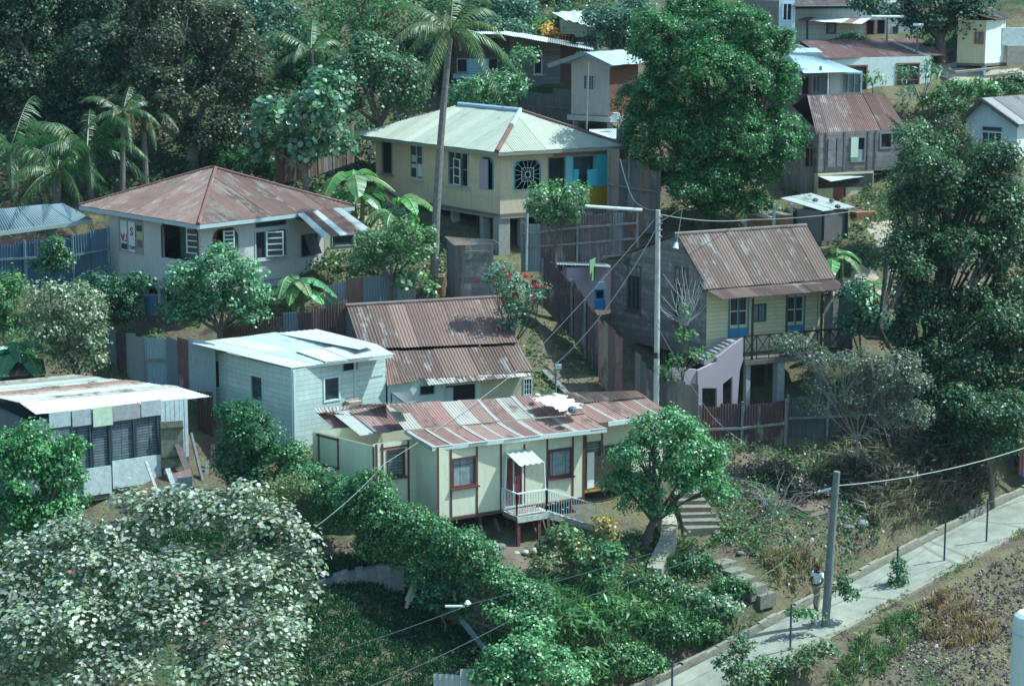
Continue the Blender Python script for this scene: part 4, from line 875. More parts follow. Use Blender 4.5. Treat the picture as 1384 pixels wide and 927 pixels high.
# open frame left of hut
def f(m):
    pp = [P(1008, 300, 94), P(1046, 300, 93), P(1070, 290, 94.5)]
    for a, y in zip(pp, (268, 285, 280)):
        m.bar(a - UP * .8, V((a.x, a.y, a.z + hup(a, 276))), .12, .12, (.5, .55, .55, 0))
    m.bar(P(1008, 285, 94), P(1046, 296, 93), .1, .12, (.55, .6, .6, 0)); m.bar(P(1020, 281, 93.6), P(1070, 291, 94.5), .1, .1, (.55, .6, .6, 0))
    m.obox(P(1008, 306, 94), P(1070, 306, 93.2) - P(1008, 306, 94), UP * .5, V((0, .05, 0)), (.30, .17, .1, 0))
one(None, 'animal_pen', f, 'wood', 'low pen of white-painted rails and brown boards left of the small hut', cat='pen')
# ---- H13 white long house ---------------------------------------------------
wht = paint('white_render', (.72, .76, .74), .8, None, .15)
d13, l13 = adir(70), adir(-20); X0 = P(1118, 132, 105.5); XR = mv(X0, d13, 1257); z13 = X0.z + hup(X0, 79)
dd = (PZ(1081, 56, z13 + .68) - X0).dot(l13); dd = max(dd, 1.5); h13, w13 = house('white_long_house', 'long white house with rusty red-brown roof and two dark wide doorways', [X0 + l13 * dd * 2, X0, XR, XR + l13 * dd * 2], X0.z - 1.2, z13, None, tops={0: dict(peak=(dd, z13 - X0.z + 1.2 + .55)), 2: dict(peak=(dd, z13 - X0.z + 1.2 + .55))})
w13[1].win(h13, (1141, 89.5, 1171, 122), 'dlouvre', (.25, .12, .1), .08); w13[1].win(h13, (1211.5, 86.5, 1241.5, 130), 'dlouvre', (.25, .12, .1), .08, rows=2)
finish(h13, w13, {}, wht)
def f(m):
    a, b = PZ(1081, 56, z13 + .68), PZ(1239, 51.5, z13 + .68)
    sheets(m, PZ(1117, 79.5, z13), PZ(1278, 74.5, z13), a, b, [(.19, .105, .09, .3), (.22, .12, .10, .25), (.155, .09, .08, .35)], sw=.8, jit=.05, seed=51, rows=1); sheets(m, a + l13 * dd - UP * .68, b + l13 * dd - UP * .68, a, b, DARKR, sw=.8, seed=52)
roof(h13, f)
can = emp('canopy_porch', P(1120, 128, 102.5), 'pale blue-white sheet canopy porch with curtained windows in front of the long white house', 'porch')
cz = P(1120, 97, 102.5).z
roof(can, lambda m: sheets(m, PZ(1086, 99, cz), PZ(1166, 97.5, cz), PZ(1066, 74, cz + .5), PZ(1112, 78, cz + .5), [(.5, .6, .66, 0), (.6, .68, .7, 0)], seed=3, sw=.9, amp=.012))
roof(can, lambda m: sheets(m, PZ(1072, 71, cz + .9), PZ(1112, 71, cz + .9), PZ(1068, 65, cz + 1.1), PZ(1102, 64.5, cz + 1.1), [(.5, .6, .66, 0)], seed=4, sw=.9, amp=.012), 'upper_roof')
wc = Wall(P(1121, 128, 103.2), P(1165, 128, 103.4), P(1121, 130, 103.2).z, cz - .02)
wc.win(can, (1138, 100, 1163, 126), 'curtain', (.5, .56, .58), .06, cols=3); wc.build(wht, can)
wc2 = Wall(P(1080, 128, 103.6), P(1118, 128, 103.4), P(1121, 130, 103.2).z, cz - .05); wc2.win(can, (1084, 104, 1093, 128), 'dark', (.3, .1, .1), .05, cols=1); wc2.win(can, (1098, 103, 1108, 125), 'curtain', (.4, .45, .5), .05, cols=2); wc2.build(paint('grey_blue_wall', (.22, .27, .31), .8, None, .2), can)
one(can, 'canopy_post', lambda m: m.bar(P(1109, 128, 102.4), P(1109, 90, 102.4), .12, .12, (.12, .16, .2, 0)), 'metalpaint')
# ---- H14 clapboard row -------------------------------------------------------
wcl = paint('white_clapboard', (.60, .66, .66), .7, 'h', .15, board=.25)
Y0 = P(1074, 60, 112.5); Y1 = mv(Y0, adir(78), 1240)
h14, w14 = house('white_clapboard_house', 'white clapboard house with small rusty porch roof at the top of the slope', [Y0, Y1, Y1 + V((0, 4, 0)), Y0 + V((0, 4, 0))], Y0.z - 1, Y0.z + hup(Y0, 9), None)
w14[0].win(h14, (1117.5, 32, 1129, 45), 'curtain', (.08, .08, .08), .06); w14[0].win(h14, (1171, 28, 1181, 49), 'dark', (.3, .1, .08), .06, name='door_frame'); w14[0].win(h14, (1185, 27, 1196, 49), 'dark', (.35, .3, .28), .06, name='door_frame'); w14[0].win(h14, (1206, 36, 1214, 47), 'louvre', (.4, .4, .4), .05)
one(h14, 'dark_band', lambda m: w14[0].plate((1075, 9.5, 1180, 12), .004, .06, (.07, .08, .09), m), 'wood')
finish(h14, w14, {}, wcl)
yz = Y0.z + hup(Y0, 9)
roof(h14, lambda m: sheets(m, PZ(1070, 8, yz + .1), PZ(1245, 4, yz + .1), PZ(1068, 1, yz + .25), PZ(1240, -4, yz + .43), PALE + DARKR, sw=.9, seed=6))
roof(h14, lambda m: sheets(m, PZ(1079, 27.5, Y0.z + 1.27), PZ(1165, 33, Y0.z + 1.05), PZ(1098, 20, Y0.z + 1.49), PZ(1178, 25, Y0.z + 1.3), [(.6, .62, .6, .1), RUST[0], DARKR[0], PALE[0]], sw=.6, seed=8), 'porch_roof')
one(h14, 'porch_post', lambda m: m.bar(P(1091, 54, 111.6), P(1091, 27, 111.6), .1, .1, (.06, .06, .06, 0)), 'wood')
blq = paint('pale_blue_board', (.52, .64, .74), .7, None, .15)
Z0 = P(1052, 54, 110.5); Z1 = mv(Z0, adir(72), 1074)
tw, wt = house('blue_front_house', 'narrow pale blue house front with tall shuttered window, left of the white clapboard house', [Z0 + adir(-40) * 3, Z0, Z1, Z1 + V((-1, 3, 0))], Z0.z - .5, Z0.z + hup(Z0, 1), None)
wt[1].win(tw, (1058, 5, 1070, 28), 'dark', (.55, .68, .8), .08, cols=2); finish(tw, wt, {0: plk}, blq)
roof(tw, lambda m: sheets(m, PZ(1046, 4, Z0.z + 1.85), PZ(1078, 1, Z0.z + 1.97), PZ(1000, -2, Z0.z + 2.0), PZ(1060, -6, Z0.z + 2.15), [(.5, .45, .4, .4)], seed=6))
# ---- H15 cream house, H16 white house ---------------------------------------
yl2 = paint('pale_yellow_wall', (.62, .57, .38), .8, None, .15)
Q0 = P(1331, 84, 108.5); QL = mv(Q0, adir(-55), 1293); QR = mv(Q0, adir(45), 1357); zq = Q0.z + hup(Q0, 28)
h15, w15 = house('yellow_and_white_house', 'small house with yellow left side and white right side above the bare terraces', [QL, Q0, QR, QR + (QL - Q0)], Q0.z - .1, zq, None)
w15[0].win(h15, (1317.5, 44, 1328.5, 59), 'curtain', (.35, .12, .1), .06, cols=2); finish(h15, w15, {0: yl2}, wht)
roof(h15, lambda m: (sheets(m, PZ(1333, 24, zq + .17), PZ(1368, 26, zq + .02), PZ(1290, 12, zq + .5), PZ(1340, 10, zq + .5), DARKR, seed=4)))
for q in (Q0, QL, QR): post(h15, V((q.x, q.y + .15, 0)), Q0.z - .2, .16, (.25, .4, .5), 'post', 'v')
Rr = P(1331.5, 210, 99.5); 
blw = paint('shaded_white_gable', (.50, .60, .68), .8, None, .12)  # bluish shade of the white house's left gable put into its colour
J0 = P(1373, 224, 99.0); JL = mv(J0, adir(-48), 1304); JR = J0 + adir(48) * 3.2; zj = J0.z + hup(J0, 164)
wj = Wall(JL, J0, J0.z - 1, zj); pj = wj.hit(1332, 133)
h16, w16 = house('white_gable_house', 'white gabled house, its left gable tinted pale blue as shade, with greyish rusty roof at the right edge', [JL, J0, JR, JR + (JL - J0)], J0.z - 1, zj, None, tops={0: dict(peak=(pj[0], pj[1] - .05))})
w16[0].win(h16, (1327, 179, 1354, 198), 'glass', (.6, .68, .74), .06, cols=3); w16[0].win(h16, (1328, 172, 1354, 177), 'dlouvre', (.3, .25, .25), .03); finish(h16, w16, {0: blw}, wht)
zrj = w16[0].z0 + pj[1]
def f(m):
    a = wj.at(pj[0], pj[1] + .03, .35); b = a + (JR - J0)
    e = wj.at(wj.L + .25, wj.h0 - .12, .35); sheets(m, e, e + (JR - J0), a, b, [(.3, .27, .27, .3), (.36, .33, .33, .2)], seed=7)
    e2 = wj.at(-.3, wj.h0 - .2, .35); sheets(m, e2, e2 + (JR - J0), a, b, [(.3, .27, .27, .3)], seed=8)
roof(h16, f); one(h16, 'bargeboard', lambda m: (m.bar(wj.at(pj[0], pj[1] - .06, .38), wj.at(wj.L + .25, wj.h0 - .2, .38), .05, .16, (.12, .13, .15, 0)), m.bar(wj.at(pj[0], pj[1] - .06, .38), wj.at(-.3, wj.h0 - .28, .38), .05, .16, (.10, .09, .09, 0))), 'wood')
# grey block wall building top right, white wall
blk = paint('grey_blockwork', (.33, .33, .32), .9, 'block', .2)
q = P(1290, 40, 121); b1_, wb1 = house('grey_block_house', 'grey blockwork house at the very top right behind the yellow and white house', [q, P(1420, 40, 119), P(1430, 40, 125), P(1300, 40, 127)], q.z - 3, q.z + 3.5, None)
wb1[0].win(b1_, (1372, 31, 1381, 42), 'glass', (.3, .35, .4), .06); finish(b1_, wb1, {}, blk)
roof(b1_, lambda m: sheets(m, q + V((-.3, -.4, 3.5)), q + V((6.5, -2.4, 3.5)), q + V((.4, 6.2, 4.1)), q + V((7, 4.5, 4.1)), DARKR, seed=2))
q = P(1354, 62, 109.5)
one(None, 'white_garden_wall', lambda m: (m.obox(q, P(1390, 62, 109.8) - q, UP * .9, V((0, .2, 0)), (.74, .78, .78, 0)), m.obox(q - UP * 1.1 + V((.3, 0, 0)), P(1390, 62, 109.8) - q, UP * 1.09, V((0, .15, 0)), (.42, .38, .33, 0))), 'v', 'white-topped garden wall right of the yellow and white house', cat='wall')
# ---- H10 H8 H9 ----------------------------------------------------------------
q0 = P(757, 68, 113); q1 = P(808, 70, 112.2)
h10, w10 = house('white_shed_house', 'white clapboard hut with ribbed shed roof among the trees at the top', [q0, q1, q1 + V((0, 3, 0)), q0 + V((0, 3, 0))], q0.z - .6, q0.z + hup(q0, 28), None, cat='hut', tops={0: dict(z1=q0.z + hup(q0, 27), z1b=q1.z + hup(q1, 38))})
w10[0].win(h10, (779, 52, 790, 63.5), 'curtain', (.08, .09, .1), .08); finish(h10, w10, {}, paint('white_boards', (.66, .68, .60), .7, 'h', .15, board=.22))
roof(h10, lambda m: sheets(m, PZ(760, 25.5, q0.z + 1.75), PZ(803, 37.5, q0.z + 1.3), PZ(744, 17, q0.z + 1.88), PZ(812, 13, q0.z + 2.04), [(.6, .62, .6, .05), (.3, .32, .34, .1), (.55, .58, .56, .1)], pitch=.4, amp=.04, sw=.6, seed=2))
dk = paint('dark_brown_boards', (.10, .075, .075), .9, 'h', .4, board=.2, chip=.2); brk = paint('dark_brick', (.12, .055, .055), .9, 'block', .3)
g0 = P(610, 118, 106.5); g1 = mv(g0, adir(82), 689); g2 = mv(g1, adir(80), 757); g3 = mv(g2, adir(75), 778)
h8, w8 = house('dark_board_house', 'long dark wooden house with thin sloping roof behind the yellow house', [g0, g1, g2, g3, g3 + V((0, 4, 0)), g0 + V((0, 4, 0))], g0.z - 1.5, g0.z + hup(g0, 52), None, tops={1: dict(z1=g1.z + hup(g1, 50), z1b=g2.z + hup(g2, 59)), 2: dict(z1=g2.z + hup(g2, 59), z1b=g2.z + hup(g2, 64))})
w8[0].win(h8, (618, 80, 631, 98), 'dark', (.25, .28, .3), .05); w8[0].win(h8, (661, 80, 672, 98), 'dark', (.1, .1, .1), .05)
one(h8, 'blue_boards', lambda m: (w8[0].plate((632, 79.5, 660.5, 99.5), .004, .05, (.28, .42, .50), m), w8[0].plate((612, 100, 640, 106), .004, .05, (.22, .3, .36), m)), paint('pale_blue_boards', (.28, .42, .5), .8, 'h', .2, board=.16))
w8[1].win(h8, (722, 77, 732, 100), 'dark', (.35, .36, .38), .07, sill=True)
finish(h8, w8, {0: dk, 1: paint('greyish_boards', (.22, .20, .21), .85, 'h', .3, board=.2, chip=.2), 2: brk}, dk)
def f(m):
    sheets(m, P(606, 47, 105.4), P(682, 46, 106), P(606, 44, 109), P(690, 43, 110), PALE, seed=3)
    sheets(m, P(678, 46.5, 105.8), P(802, 68, 105.2), P(682, 42, 110), P(802, 60, 110), [(.5, .52, .52, .1), (.2, .2, .2, .2)], seed=4)
roof(h8, f)
gb = paint('grey_render', (.33, .32, .33), .9, None, .5, (.2, .19, .2))
k1_ = P(823.5, 158, 100); k0_ = mv(k1_, adir(-52), 772); zk = k1_.z + hup(k1_, 86)
wkk = Wall(k0_, k1_, k1_.z, zk); pk9 = wkk.hit(799, 72)
h9, w9 = house('grey_block_tower', 'narrow grey rendered building with ventilation blocks beside the big vine-covered tree', [k0_, k1_, k1_ + adir(40) * 2.2, k0_ + adir(40) * 2.2], k1_.z, zk, None, tops={0: dict(peak=(pk9[0], pk9[1]))})
bx = (789.5, 102.5, 802.5, 121); vw = w9[0].win(h9, bx, 'dark', (.3, .32, .34), .04, cols=4, rows=5, name='vent_blocks')
finish(h9, w9, {1: paint('rust_brown_wall', (.15, .07, .05), .9, None, .3)}, gb)
one(h9, 'base_slab', lambda m: m.obox(wkk.at(-.15, -.25, .12), wkk.d * (wkk.L + .3), UP * .24, wkk.n * -2.4, (.38, .38, .4, 0)), 'v')
for u in (.1, wkk.L - .1): q = wkk.at(u, 0, -.2); post(h9, q, k1_.z - .24, .2, (.3, .3, .32), 'pillar', 'v')
def f(m):
    a = wkk.at(pk9[0], pk9[1] + .05, .5); b = a - wkk.n * 3; l = wkk.at(-1.0, .2 + wkk.h0 - .35, .5); r_ = wkk.at(wkk.L + .45, wkk.h0 - .05, .5)
    sheets(m, l, l - wkk.n * 3, a, b, [(.3, .35, .38, .1)], seed=3); sheets(m, r_, r_ - wkk.n * 3, a, b, [(.55, .66, .68, 0)], seed=4)
roof(h9, f)
one(h9, 'bargeboard', lambda m: (m.bar(wkk.at(pk9[0], pk9[1], .52), wkk.at(-1.0, wkk.h0 - .2, .52), .05, .2, (.2, .24, .28, 0)), m.bar(wkk.at(pk9[0], pk9[1], .52), wkk.at(wkk.L + .45, wkk.h0 - .1, .52), .05, .16, (.2, .24, .28, 0))), 'wood')
roof(emp('low_shed', P(815, 180, 98.3), 'low shed with white sheet roof just behind the right end of the yellow house', 'shed'), lambda m: (sheets(m, P(800, 184, 97.4), P(850, 190, 97), P(796, 175, 99.5), P(838, 174, 100), WHT, seed=3), sheets(m, P(800, 185, 97.5), P(850, 191, 97.1), P(800, 215, 97.5), P(850, 220, 97.1), DARKR, seed=4)))
# ---- H6 low roof left ---------------------------------------------------------
q0 = P(-60, 322, 90.5); q1 = P(122, 300, 92.5)
h6, w6 = house('low_blue_roof_house', 'low maroon house with blue-grey sheet roof at the left edge', [q0, q1, q1 + V((-1, 5, 0)), q0 + V((-1, 5, 0))], q0.z - 1.5, q0.z - .15, None)
finish(h6, w6, {}, paint('maroon_wall', (.13, .07, .075), .85, 'h', .3, board=.2))
zz6 = q0.z
roof(h6, lambda m: sheets(m, PZ(-60, 321, q0.z), PZ(125, 296, q1.z + .12), PZ(-60, 287, zz6 + 1.1), PZ(84, 274, q1.z + .8), [(.18, .24, .28, .15), (.2, .26, .30, .2), (.16, .22, .26, .15)], seed=6, amp=.008))
gutter(h6, PZ(-60, 324, q0.z - .1), PZ(125, 299, q1.z + .04), col=(.5, .56, .54), h=.18)
# ---- H4 lower left shack -------------------------------------------------------
s1 = P(256, 640, 77.6); s0_ = mv(s1, adir(56) * -1, 40); z4 = s1.z + hup(s1, 541); zb4 = s1.z - .35
h4, w4 = house('patchwork_shack', 'patchwork shack with white and rusty sheet roof and wire-mesh front, left of the clapboard house', [s0_, s1, s1 + adir(-34) * 3.5, s0_ + adir(-34) * 3.5], zb4, z4 - .03, None, cat='shack')
wv = w4[0]
def P4(b, c, o, m): wv.plate(b, o, o + .03, c, m)
for b, pm in (((98, 576, 106, 640), 'meshpane'), ((107, 575, 122, 636), 'meshpane'), ((125.5, 574, 148, 631), 'meshpane'), ((151, 569, 181, 626), 'meshpane'), ((184, 563, 213, 619), 'meshpane')):
    wv.win(h4, b, pm, (.05, .07, .09), .06)
def f(m):
    P4((66, 556, 95, 577), (.45, .5, .52), .01, m); P4((97, 553, 123, 575), (.4, .43, .46), .02, m); P4((124.5, 549, 151, 575), (.56, .66, .50), .06, m); P4((152, 546, 189, 567), (.36, .35, .36), .015, m); P4((190, 541, 217, 562), (.42, .45, .47), .025, m)
one(h4, 'patch_boards', f, 'v')
one(h4, 'lower_boards', lambda m: (P4((112, 631, 150, 668), (.55, .6, .62), .03, m), P4((151, 618, 217, 655), (.58, .64, .66), .045, m)), 'v')
def f(m):
    for i in range(6): P4((217.5 + i * 6.3, 541 - i * .6, 223.2 + i * 6.3, 622 - i), (.52, .58, .62), .01 + .008 * (i % 2), m)
one(h4, 'upright_boards', f, 'v')
a = wv.hit(214, 560)[0]
one(h4, 'hanging_shutter', lambda m: (m.obox(wv.at(a, .75, .12), wv.d * .78 + wv.n * .25, UP * 1.75, wv.n * .04, (.27, .27, .2, 0)), m.obox(wv.at(a, 2.2, .17), wv.d * .78 + wv.n * .25, UP * .08, wv.n * .04, (.1, .1, .09, 0)), m.obox(wv.at(a, 1.1, .17), wv.d * .78 + wv.n * .25, UP * .08, wv.n * .04, (.1, .1, .09, 0))), 'wood')
finish(h4, w4, {}, paint('dark_slate_boards', (.13, .16, .19), .85, 'v', .3, board=.22))
for px in (70, 110, 160, 215, 250): q = wv.at(wv.hit(px, 640)[0], 0, -.2); post(h4, q, zb4, .14, (.25, .25, .25))
roof(h4, lambda m: (sheets(m, PZ(279, 536.5, z4), PZ(230, 522, z4 + .35), PZ(45, 560, z4), PZ(20, 542, z4 + .3), [WHT[0]], sw=1.1, jit=.2, seed=3, amp=.016, sag=.03), sheets(m, PZ(234, 523, z4 + .33), PZ(97, 506.5, z4 + .75), PZ(18, 544, z4 + .27), PZ(-80, 522, z4 + .62), [(.52, .52, .45, .3), (.36, .22, .18, .35), (.54, .55, .50, .25), (.48, .44, .38, .35), WHT[0]], sw=.5, jit=.3, seed=11, sag=.02)))
# ---- outhouse ---------------------------------------------------------------------
o0 = P(622, 398, 87.3); o1 = P(667, 399, 87.6); ot = o0.z + hup(o0, 331)
oh, wo = house('outhouse', 'leaning wooden plank outhouse below the pillars of the yellow house', [P(604, 392, 88.6), o0, o1, P(655, 392, 88.9)], o0.z - .2, ot, None, cat='outhouse')
finish(oh, wo, {0: vplk}, dwood)
one(oh, 'frame', lambda m: [m.bar(wo[1].at(u, 0, .05), wo[1].at(u + .12, wo[1].h0, .05), .1, .06, (.2, .21, .22, 0)) for u in (.05, wo[1].L - .25)] + [m.bar(wo[1].at(.1, wo[1].h0 - .3, .06), wo[1].at(wo[1].L - .1, wo[1].h0 - .3, .06), .07, .1, (.2, .21, .22, 0))], 'wood')
roof(oh, lambda m: sheets(m, PZ(613, 331, ot + .1), PZ(676, 330, ot + .1), PZ(600, 319, ot + .35), PZ(668, 325, ot + .3), [(.3, .22, .18, .5), (.4, .4, .38, .3)], seed=3))
# ---- shack roof far left middle -----------------------------------------------------
sh = emp('low_shack', P(20, 505, 82), 'low shack with scrap sheets heaped on its roof at the left edge', 'shack')
zz = P(20, 500, 82).z
roof(sh, lambda m: (sheets(m, PZ(-40, 512, zz), PZ(62, 505, zz), PZ(-30, 485, zz + .35), PZ(58, 484, zz + .3), [(.2, .14, .12, .5), (.3, .3, .3, .3)], seed=3, sw=.8), sheets(m, PZ(-20, 478, zz + .6), PZ(15, 472, zz + .7), PZ(-20, 472, zz + .7), PZ(10, 466, zz + .8), WHT, seed=5), sheets(m, PZ(20, 471, zz + .8), PZ(62, 468, zz + .8), PZ(18, 468, zz + .85), PZ(60, 466, zz + .85), PALE, seed=5)))
one(sh, 'wall', lambda m: (m.obox(P(-40, 513, 81.5), P(60, 507, 81.5) - P(-40, 513, 81.5), UP * -1.6, V((0, .1, 0)), (.08, .08, .08, 0))), 'wood')
# ---- mixed roofs seen through the right-hand tree ------------------------------------
for (cx, cy, Y, w, lbl, pal) in ((1178, 466, 88, 2.2, 'white sheet shed roof seen under the big dark tree at its left', WHT), (1340, 447, 89, 1.8, 'pale shed roof glinting through the middle of the dark tree', WHT), (1190, 366, 93, 2.4, 'bluish white shed roof left of the dark tree behind the banana plants', [(.6, .7, .74, 0)])):
    q = P(cx, cy, Y); e_ = emp('garden_shed', q, lbl, 'shed', None); a = V((w * .5, w * .25, 0)); b = V((-.3, 1.2, .25))
    roof(e_, lambda m: sheets(m, q - a, q + a, q - a + b, q + a + b, pal, seed=2))
    one(e_, 'wall', lambda m: (m.obox(q - a * .9 - UP * .05, a * 1.8, UP * -1.5, V((0, .08, 0)), (.14, .12, .11, 0)), m.obox(q - a * .9 - UP * .05 + V((0, .12, 0)), V((-.2, .9, 0)), UP * -1.5, V((.08, 0, 0)), (.14, .12, .11, 0))), 'wood')
# red stall right edge
q = P(1378, 612, 82.5)
rs = emp('red_stall', q, 'red-sided stall with blue post at the right edge above the path', 'stall')
one(rs, 'side', lambda m: (m.obox(q - UP * .9, V((2.2, 1, 0)), UP * 2.3, V((0, .06, 0)), (.13, .03, .028, 0))), 'metalpaint'); one(rs, 'post', lambda m: m.bar(q + V((.15, -.2, -.9)), q + V((.15, -.2, 1.4)), .12, .12, (.08, .2, .45, 0)), 'metalpaint')
one(rs, 'side_wall', lambda m: m.obox(q + V((-1.2, .3, -.9)), V((1.1, .1, 0)), UP * 2.1, V((0, .06, 0)), (.1, .1, .12, 0)), 'wood')
roof(rs, lambda m: sheets(m, q + V((-1.5, -.3, 1.3)), q + V((2.4, .9, 1.3)), q + V((-1.8, 1.8, 1.6)), q + V((2.0, 3, 1.6)), DARKR, seed=3))
# ================================================================== GROUND
def groundmat():
    m, t, out = nt('ground'); k = N(t); ob = k.n('ShaderNodeTexCoord').outputs['Object']
    big = k.noise(ob, .22, 5, .6); mid = k.noise(ob, 1.1, 6, .65); fine = k.noise(ob, 7, 5, .7)
    soil = k.mix(k.ramp(fine, .3, .7), (.065, .048, .038), (.17, .128, .10)); dry = k.mix(fine, (.09, .085, .045), (.2, .18, .10)); grn = k.mix(fine, (.015, .04, .018), (.045, .09, .03))
    c = k.mix(k.ramp(mid, .42, .58), soil, dry); c = k.mix(k.ramp(big, .50, .66), c, grn)
    c = k.mix(k.ramp(k.noise(ob, 18, 3), .62, .7), c, (.3, .28, .25))
    k.bsdf(out, c, .95, .1, 0, k.math('ADD', k.math('MULTIPLY', mid, 2), fine), .9, .08); return m
xs = np.concatenate([np.linspace(-420, -42, 26), np.arange(-40, 40.1, .42), np.linspace(42, 420, 26)])
ys = np.concatenate([np.linspace(-60, 50, 14), np.arange(52, 125, .42), np.linspace(126, 620, 40)])
X, Y = np.meshgrid(xs, ys); Zg = H(X.ravel(), Y.ravel()).reshape(X.shape)
nx, ny = len(xs), len(ys); vv = np.stack([X, Y, Zg], -1).reshape(-1, 3)
ii = np.arange((ny - 1) * (nx - 1)); r_, c_ = ii // (nx - 1), ii % (nx - 1); a_ = r_ * nx + c_
ff = np.stack([a_, a_ + 1, a_ + nx + 1, a_ + nx], -1)
def npmesh(name, v, f, mat, parent=None, col=None, smooth=False, loc=(0, 0, 0), k=4, **tg):
    me = bpy.data.meshes.new(name); v = np.asarray(v, np.float32) - np.asarray(loc, np.float32); f = np.asarray(f, np.int32); nf = len(f)
    me.vertices.add(len(v)); me.vertices.foreach_set('co', v.ravel()); me.loops.add(nf * k); me.polygons.add(nf)
    me.loops.foreach_set('vertex_index', f.ravel()); me.polygons.foreach_set('loop_start', np.arange(0, nf * k, k, dtype=np.int32)); 
    if smooth: me.polygons.foreach_set('use_smooth', np.ones(nf, bool))
    me.update(calc_edges=True)
    if col is not None:
        at = me.attributes.new('Col', 'FLOAT_COLOR', 'FACE'); c4 = np.ones((nf, 4), np.float32); c4[:, :3] = col; at.data.foreach_set('color', c4.ravel())
    me.materials.append(mat); o = bpy.data.objects.new(name, me); COL.objects.link(o); o.parent = parent
    o.location = V(loc) - rootloc(parent) if parent else V(loc); tag(o, **tg); return o
npmesh('ground', vv, ff, groundmat(), smooth=True, kind='structure')
# path
def pathmat():
    m, t, out = nt('concrete_path'); k = N(t); uv = k.n('ShaderNodeUVMap').outputs[0]; ob = k.n('ShaderNodeTexCoord').outputs['Object']
    c = k.mix(k.ramp(k.noise(ob, .7, 6, .7), .35, .65), (.19, .195, .165), (.34, .34, .285)); vo = k.n('ShaderNodeTexVoronoi', feature='DISTANCE_TO_EDGE'); vo.inputs['Scale'].default_value = .33; k.l(k.mix(.25, ob, k.n('ShaderNodeTexNoise').outputs['Color']), vo.inputs['Vector']); c = k.mix(k.ramp(vo.outputs['Distance'], .006, .02, (.6, .6, .6, 1), (0, 0, 0, 1)), c, (.12, .12, .10)); c = k.mix(k.math('MULTIPLY', k.ramp(k.noise(ob, 5, 5, .7), .5, .8), .5), c, (.22, .22, .19)); c = k.mix(k.ramp(k.noise(ob, 30, 2), .66, .74), c, (.2, .2, .18))
    k.bsdf(out, c, .9, .2, 0, k.noise(ob, 9, 5), .4, .02); return m
PM = pathmat(); cm = vplain('old_concrete', .95, .15, .3, .6, 5)
pc = []
for a, b in zip(PATHPTS[:-1], PATHPTS[1:]):
    n = max(2, int((V(b) - V(a)).length / .5))
    pc += [V(a).lerp(V(b), i / n) for i in range(n)]
pc.append(V(PATHPTS[-1]))
# smooth
for _ in range(4): pc = [pc[0]] + [(pc[i - 1] + pc[i] * 2 + pc[i + 1]) / 4 for i in range(1, len(pc) - 1)] + [pc[-1]]
def norm2(i):
    d = (pc[min(i + 1, len(pc) - 1)] - pc[max(i - 1, 0)]); d.z = 0; d.normalize(); return V((-d.y, d.x, 0))
mb = MB(); kb = MB(); dr = MB(); hw = 1.08
for i in range(len(pc) - 1):
    a, b = pc[i] + UP * .02, pc[i + 1] + UP * .02; na, nb = norm2(i), norm2(i + 1); gap = .012 if i % 5 == 0 else 0
    d = (b - a) * gap
    A, B, Cc, D = a - na * hw + d, b - nb * hw, b + nb * hw, a + na * hw + d
    mb.quad(A, B, Cc, D)
    mb.quad(A - UP * .25, B - UP * .25, B, A)
    for m_, o0, o1, h in ((kb, hw + .12, hw + .27, .2), (dr, -hw - .03, -hw - .2, .03)):
        p = [a + na * o0, b + nb * o0, b + nb * o1, a + na * o1]; j = .04 * math.sin(i * 1.7)
        q = [x + UP * (h + (j if h > .1 else 0)) for x in p]; cl = (.30, .27, .22, 0)
        m_.quad(*q, cl); m_.quad(p[0] - UP * .2, p[1] - UP * .2, q[1], q[0], cl); m_.quad(p[2] - UP * .2, p[3] - UP * .2, q[3], q[2], cl)
    g = [a + na * (hw + .002), b + nb * (hw + .002), b + nb * (hw + .12), a + na * (hw + .12)]; dr.quad(*[x - UP * .1 for x in g], (.07, .08, .07, 0))
mb.build('path', PM, None, kind='structure'); kb.build('path_retaining_kerb', cm, None, kind='structure'); dr.build('path_gutter', cm, None, kind='structure')
